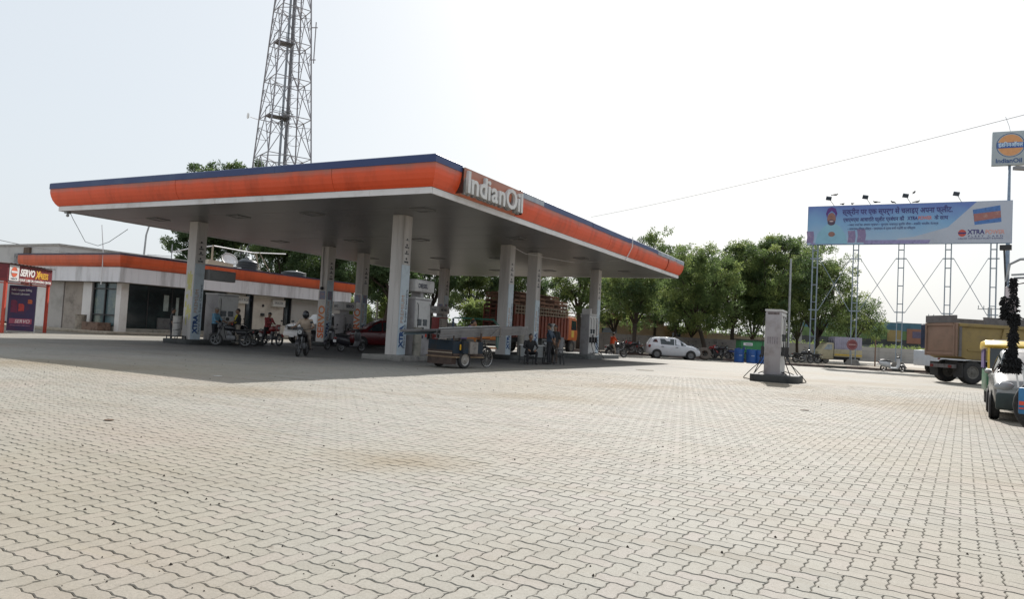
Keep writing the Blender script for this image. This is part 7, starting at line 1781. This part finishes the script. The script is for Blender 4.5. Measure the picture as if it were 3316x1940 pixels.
def person(label, loc, rz, pose, shirt, trousers, head='hair', sleeves='short', shoes=None, vest=None, scale=1.0, z=0.0, group=None):
    P_ = POSES[pose]; t = thing('person', label, 'person', (*loc, z), rz, group)
    b = MB(); segs = []
    def cap(p, q, r0, r1, tag_): capsule(b, p, q, r0, r1); segs.append((Vector(p), Vector(q), tag_, (r0 + r1) / 2))
    pe, chh, ne, he = (Vector(P_[k]) for k in ('pelvis', 'chest', 'neck', 'head'))
    for s in (-.07, .07): cap(pe + Vector((0, s, 0)), pe.lerp(chh, .4) + Vector((0, s * .8, 0)), .125, .11, 'torso'); cap(pe.lerp(chh, .4) + Vector((0, s * .8, 0)), chh + Vector((0, s * 1.25, 0)), .11, .125, 'torso')
    shm = (Vector(P_['sh'][0]) + Vector(P_['sh'][1])) / 2
    for s in (-.06, .06): cap(chh + Vector((0, s, 0)), shm + Vector((0, s * 1.2, -.02)), .12, .085, 'torso')
    cap(shm, ne, .07, .055, 'skin'); cap(ne, he - Vector((0, 0, .03)), .056, .06, 'skin')
    b2 = len(b.v)
    b.ball(tuple(he), (.098, .078, .122), 14, 10); segs.append((he, he + Vector((.01, 0, .02)), 'skin', .09))
    cap(he + Vector((.02, 0, -.07)), he + Vector((.055, 0, -.085)), .05, .035, 'skin')       # jaw and chin
    cap(he + Vector((.095, 0, .01)), he + Vector((.115, 0, -.025)), .012, .017, 'skin')        # nose
    for s in (-1, 1): cap(he + Vector((-.005, s * .078, .015)), he + Vector((-.01, s * .085, -.025)), .018, .014, 'skin')
    for i in (0, 1):
        sh, el, wr = (Vector(P_[k][i]) for k in ('sh', 'el', 'wr')); 
        cap(sh, el, .062, .045, 'sleeve'); cap(el, wr, .042, .029, 'forearm'); d = (wr - el).normalized(); cap(wr, wr + d * .07, .033, .036, 'skin')
        hp, kn, an, to = (Vector(P_[k][i]) for k in ('hip', 'kn', 'an', 'toe'))
        cap(hp, kn, .098, .066, 'leg'); cap(kn, an + Vector((0, 0, .02)), .062, .043, 'leg'); cap(an - Vector((.03, 0, .03)), to, .042, .034, 'shoe')
    o = bpy.data.objects.new('tmp', bpy.data.meshes.new('tmp')); o.data.from_pydata(b.v, [], b.f); o.data.update()
    md = o.modifiers.new('r', 'REMESH'); md.mode = 'VOXEL'; md.voxel_size = .019; md.use_smooth_shade = True
    ms = o.modifiers.new('s', 'SMOOTH'); ms.factor = .5; ms.iterations = 2
    me = baked(o, 'body')
    # fingers, rooted in the palm, joined to the same mesh
    f = MB()
    for i in (0, 1):
        wr, el = Vector(P_['wr'][i]), Vector(P_['el'][i]); d = (wr - el).normalized(); s = 1 if i == 0 else -1
        side = Vector((0, 0, 1)).cross(d); side = side.normalized() if side.length > .2 else Vector((1, 0, 0)); dn = side.cross(d).normalized(); pm_ = wr + d * .07
        for k, L_ in enumerate((.07, .08, .075, .058)):
            a = pm_ + side * (k - 1.5) * .019; q = a + d * L_ * .55 + dn * .008; e_ = a + d * L_ * .85 + dn * .035; f.tube([a, q, e_], [.0095, .009, .007], 6)
        a = wr + d * .03 - side * .03; f.tube([a, a + d * .03 - side * .025, a + d * .06 - side * .022 + dn * .02], [.011, .01, .008], 6)
    import bmesh
    bm = bmesh.new(); bm.from_mesh(me); me2 = bpy.data.meshes.new('f'); me2.from_pydata(f.v, [], f.f); bm.from_mesh(me2)
    sl = shirt if sleeves == 'long' else skin_m
    mats_ = [skin_m, shirt, trousers, shoes or mat('dark_shoe', (.03, .025, .022), .6), sl]; mp_ = {'skin': 0, 'torso': 1, 'sleeve': 1, 'leg': 2, 'shoe': 3, 'forearm': 4}
    nfb = len(me.polygons); bm.faces.index_update()
    for fc in bm.faces:
        c = fc.calc_center_median(); best = 9; tg_ = 'skin'
        if fc.index >= nfb: fc.material_index = 0; continue
        for (p, q, tg2, r) in segs:
            d = q - p; u = max(0, min(1, (c - p).dot(d) / max(d.length_squared, 1e-9))); dd = (c - (p + d * u)).length - r
            if dd < best: best = dd; tg_ = tg2
        if tg_ == 'torso' and c.z < pe.z + .02 and pose != 'bend': tg_ = 'leg'
        fc.material_index = mp_[tg_]; fc.smooth = True
    me.materials.clear()
    for m in mats_: me.materials.append(m)
    bm.to_mesh(me); bm.free(); bpy.data.meshes.remove(me2)
    body = bpy.data.objects.new('body', me); COL.objects.link(body); body.parent = t
    e = MB()
    for s in (-1, 1): e.ball(tuple(he + Vector((.088, s * .032, .015))), (.01, .012, .009), 8, 6)
    e.box(he.x + .092, he.x + .1, -.022, .022, he.z - .062, he.z - .055)
    if head != 'helmet': e.build('eyes_and_mouth', dark, t)
    if head in ('hair', 'grey'):
        h = MB(); h.ball(tuple(he + Vector((-.018, 0, .03))), (.1, .086, .115), 14, 10); h.v = [(x if x < he.x + .07 else he.x + .07, y, max(z, he.z - .02 if x < he.x + .0 else he.z + .055)) for x, y, z in h.v]; h.build('hair', hair_m, t, smooth=True)
    if head == 'helmet':
        h = MB(); h.ball(tuple(he + Vector((.005, 0, .015))), (.14, .125, .155), 18, 12); hm = h.build('helmet', mat('helmet_black', (.015, .015, .018), .15, var=.1), t, smooth=True)
        h = MB(); h.ball(tuple(he + Vector((.03, 0, .02))), (.125, .108, .05), 16, 8); h.build('visor', mat('visor_smoke', (.04, .05, .06), .05), hm, smooth=True)
    if head in ('cap', 'cap2'):
        h = MB(); h.ball(tuple(he + Vector((-.01, 0, .045))), (.105, .088, .095), 14, 8); h.v = [(x, y, max(z, he.z + .035)) for x, y, z in h.v]; h.prism([(he.x + .06, he.z + .04), (he.x + .17, he.z + .03), (he.x + .17, he.z + .04), (he.x + .06, he.z + .055)], -.06, .06, 'y')
        h.build('cap', mat('grey_cap', (.22, .2, .18), .8) if head == 'cap' else mat('dark_cap', (.02, .02, .024), .8), t, smooth=True)
    if vest:
        h = MB(); c_ = chh.lerp(pe, .25)
        for s in (-1, 1): h.tube([shm + Vector((.09, s * .13, .04)), chh + Vector((.135, s * .07, 0)), pe.lerp(chh, .3) + Vector((.14, s * .02, 0))], .028, 6)
        h.tube([shm + Vector((.09, .1, -.3)), shm + Vector((.15, 0, -.32)), shm + Vector((.09, -.1, -.3))], .025, 6); h.build('vest_stripe', vest, t)
    if scale != 1: t.scale = (scale,) * 3
    return t
tan_s = fabric('khaki_shirt', (.30, .235, .18)); tan_t = fabric('brown_grey_trousers', (.17, .14, .12)); drk = fabric('black_trousers', (.018, .018, .022))
mcl = mc.location
rx_ = person('motorcyclist in a tan shirt and black helmet riding towards the camera', (mcl.x, mcl.y), MC_YAW, 'ride', tan_s, tan_t, 'helmet')
person('attendant in a light blue shirt and cap holding the fuel nozzle at the dispenser', spot(530, 34.6), cdir(.9, -.15), 'reach', fabric('light_blue_shirt', (.13, .27, .38)), drk, 'cap')
person('boy in a dark shirt with bright yellow stripes standing behind the two motorcycles', spot(587, 35.0), cdir(-.8, -.5), 'reach', fabric('black_shirt', (.02, .022, .025)), fabric('pale_trousers', (.26, .22, .18)), 'hair', vest=fabric('yellow_stripe_cloth', (.6, .5, .06)))
person('man in a red checked shirt and dark cap standing astride a motorcycle', (mcB.location.x, mcB.location.y), mcB.rotation_euler.z, 'straddle', fabric('red_check_shirt', (.30, .05, .055), var=.4, scale=14), drk, 'cap2', 'long')
person('man in a purple shirt bending forward behind the bundle of beams', spot(1142, 28.9), cdir(.8, .1), 'bend', fabric('purple_shirt', (.14, .085, .2)), drk, 'hair', z=.05)
person('man in black sitting beside the grey desk', spot(1304, 31.3), cdir(.25, -.95), 'sit', fabric('black_jumper', (.014, .014, .016)), drk, 'hair', 'long')
st_b = MB(); st_b.box(-.22, .22, -.2, .2, .3, .36)
for (x_, y_) in ((-.19, -.17), (.16, -.17), (-.19, .14), (.16, .14)): st_b.box(x_, x_ + .03, y_, y_ + .03, 0, .3)
so = st_b.build('low_stool', black); so.location = (*spot(1304, 31.3), 0); so.rotation_euler = (0, 0, YAW); tag(so, 'low stool under the seated man in black', 'stool')
person('tall man in a dark blue shirt standing with his hands together, back to the desk', spot(1353, 32.0), cdir(-.9, .3), 'behind', fabric('navy_shirt', (.03, .045, .07)), drk, 'hair', scale=1.02)
person('second man in dark clothes standing behind the tall one', spot(1367, 33.6), cdir(-.6, -.6), 'stand', fabric('charcoal_shirt', (.03, .03, .032)), fabric('brown_patterned_trousers', (.10, .075, .06), var=.4, scale=14), 'hair')
person('man in a bright orange shirt stepping onto a motorcycle by the wall', (mcO.location.x, mcO.location.y), mcO.rotation_euler.z, 'straddle', fabric('bright_orange_shirt', (.56, .075, .02)), fabric('beige_trousers', (.28, .23, .18)), 'grey')
person('person in dark clothes in the shade left of the steel drum', spot(424, 34.6), cdir(.8, .4), 'stand', fabric('deep_grey_shirt', (.02, .022, .024)), drk, 'hair', scale=.92)
# ---------------------------------------------------------------- small litter on the paving
def litter(xd, yd_, w, h, m, lab, cat='litter'):
    D = EYE * 1859 / max(4, (yd_ - (753.9 + .0534 * xd))); p = spot(xd, D * .98); b = MB()
    n_ = 9; v = [(w * (.7 + .3 * random.random()) * cos(2 * pi * k / n_), h * (.7 + .3 * random.random()) * sin(2 * pi * k / n_), .012) for k in range(n_)]
    b.add(v + [(x, y, .004) for x, y, z in v], [tuple(range(n_))] + [(k, (k + 1) % n_, n_ + (k + 1) % n_, n_ + k) for k in range(n_)])
    o = b.build('litter_scrap', m); o.location = (*p, 0); o.rotation_euler = (0, 0, YAW); tag(o, lab, cat)
scrap = mat('pale_scrap', (.5, .49, .46), .8); leafy = mat('brown_scrap', (.13, .08, .05), .9)
litter(288, 1034, .06, .05, leafy, 'small brown scrap lying on the paving at the left', 'litter')
litter(1985, 1010, .12, .05, leafy, 'dark scrap on the paving below the lone dispenser', 'litter')
litter(545, 856 + 70, .12, .06, scrap, 'pale scrap of paper in the shade of the canopy', 'litter')
litter(1590, 911, .5, .22, mat('sand_heap', (.3, .26, .2), .9), 'thin patch of spilled sand in front of the hatchback', 'sand patch')
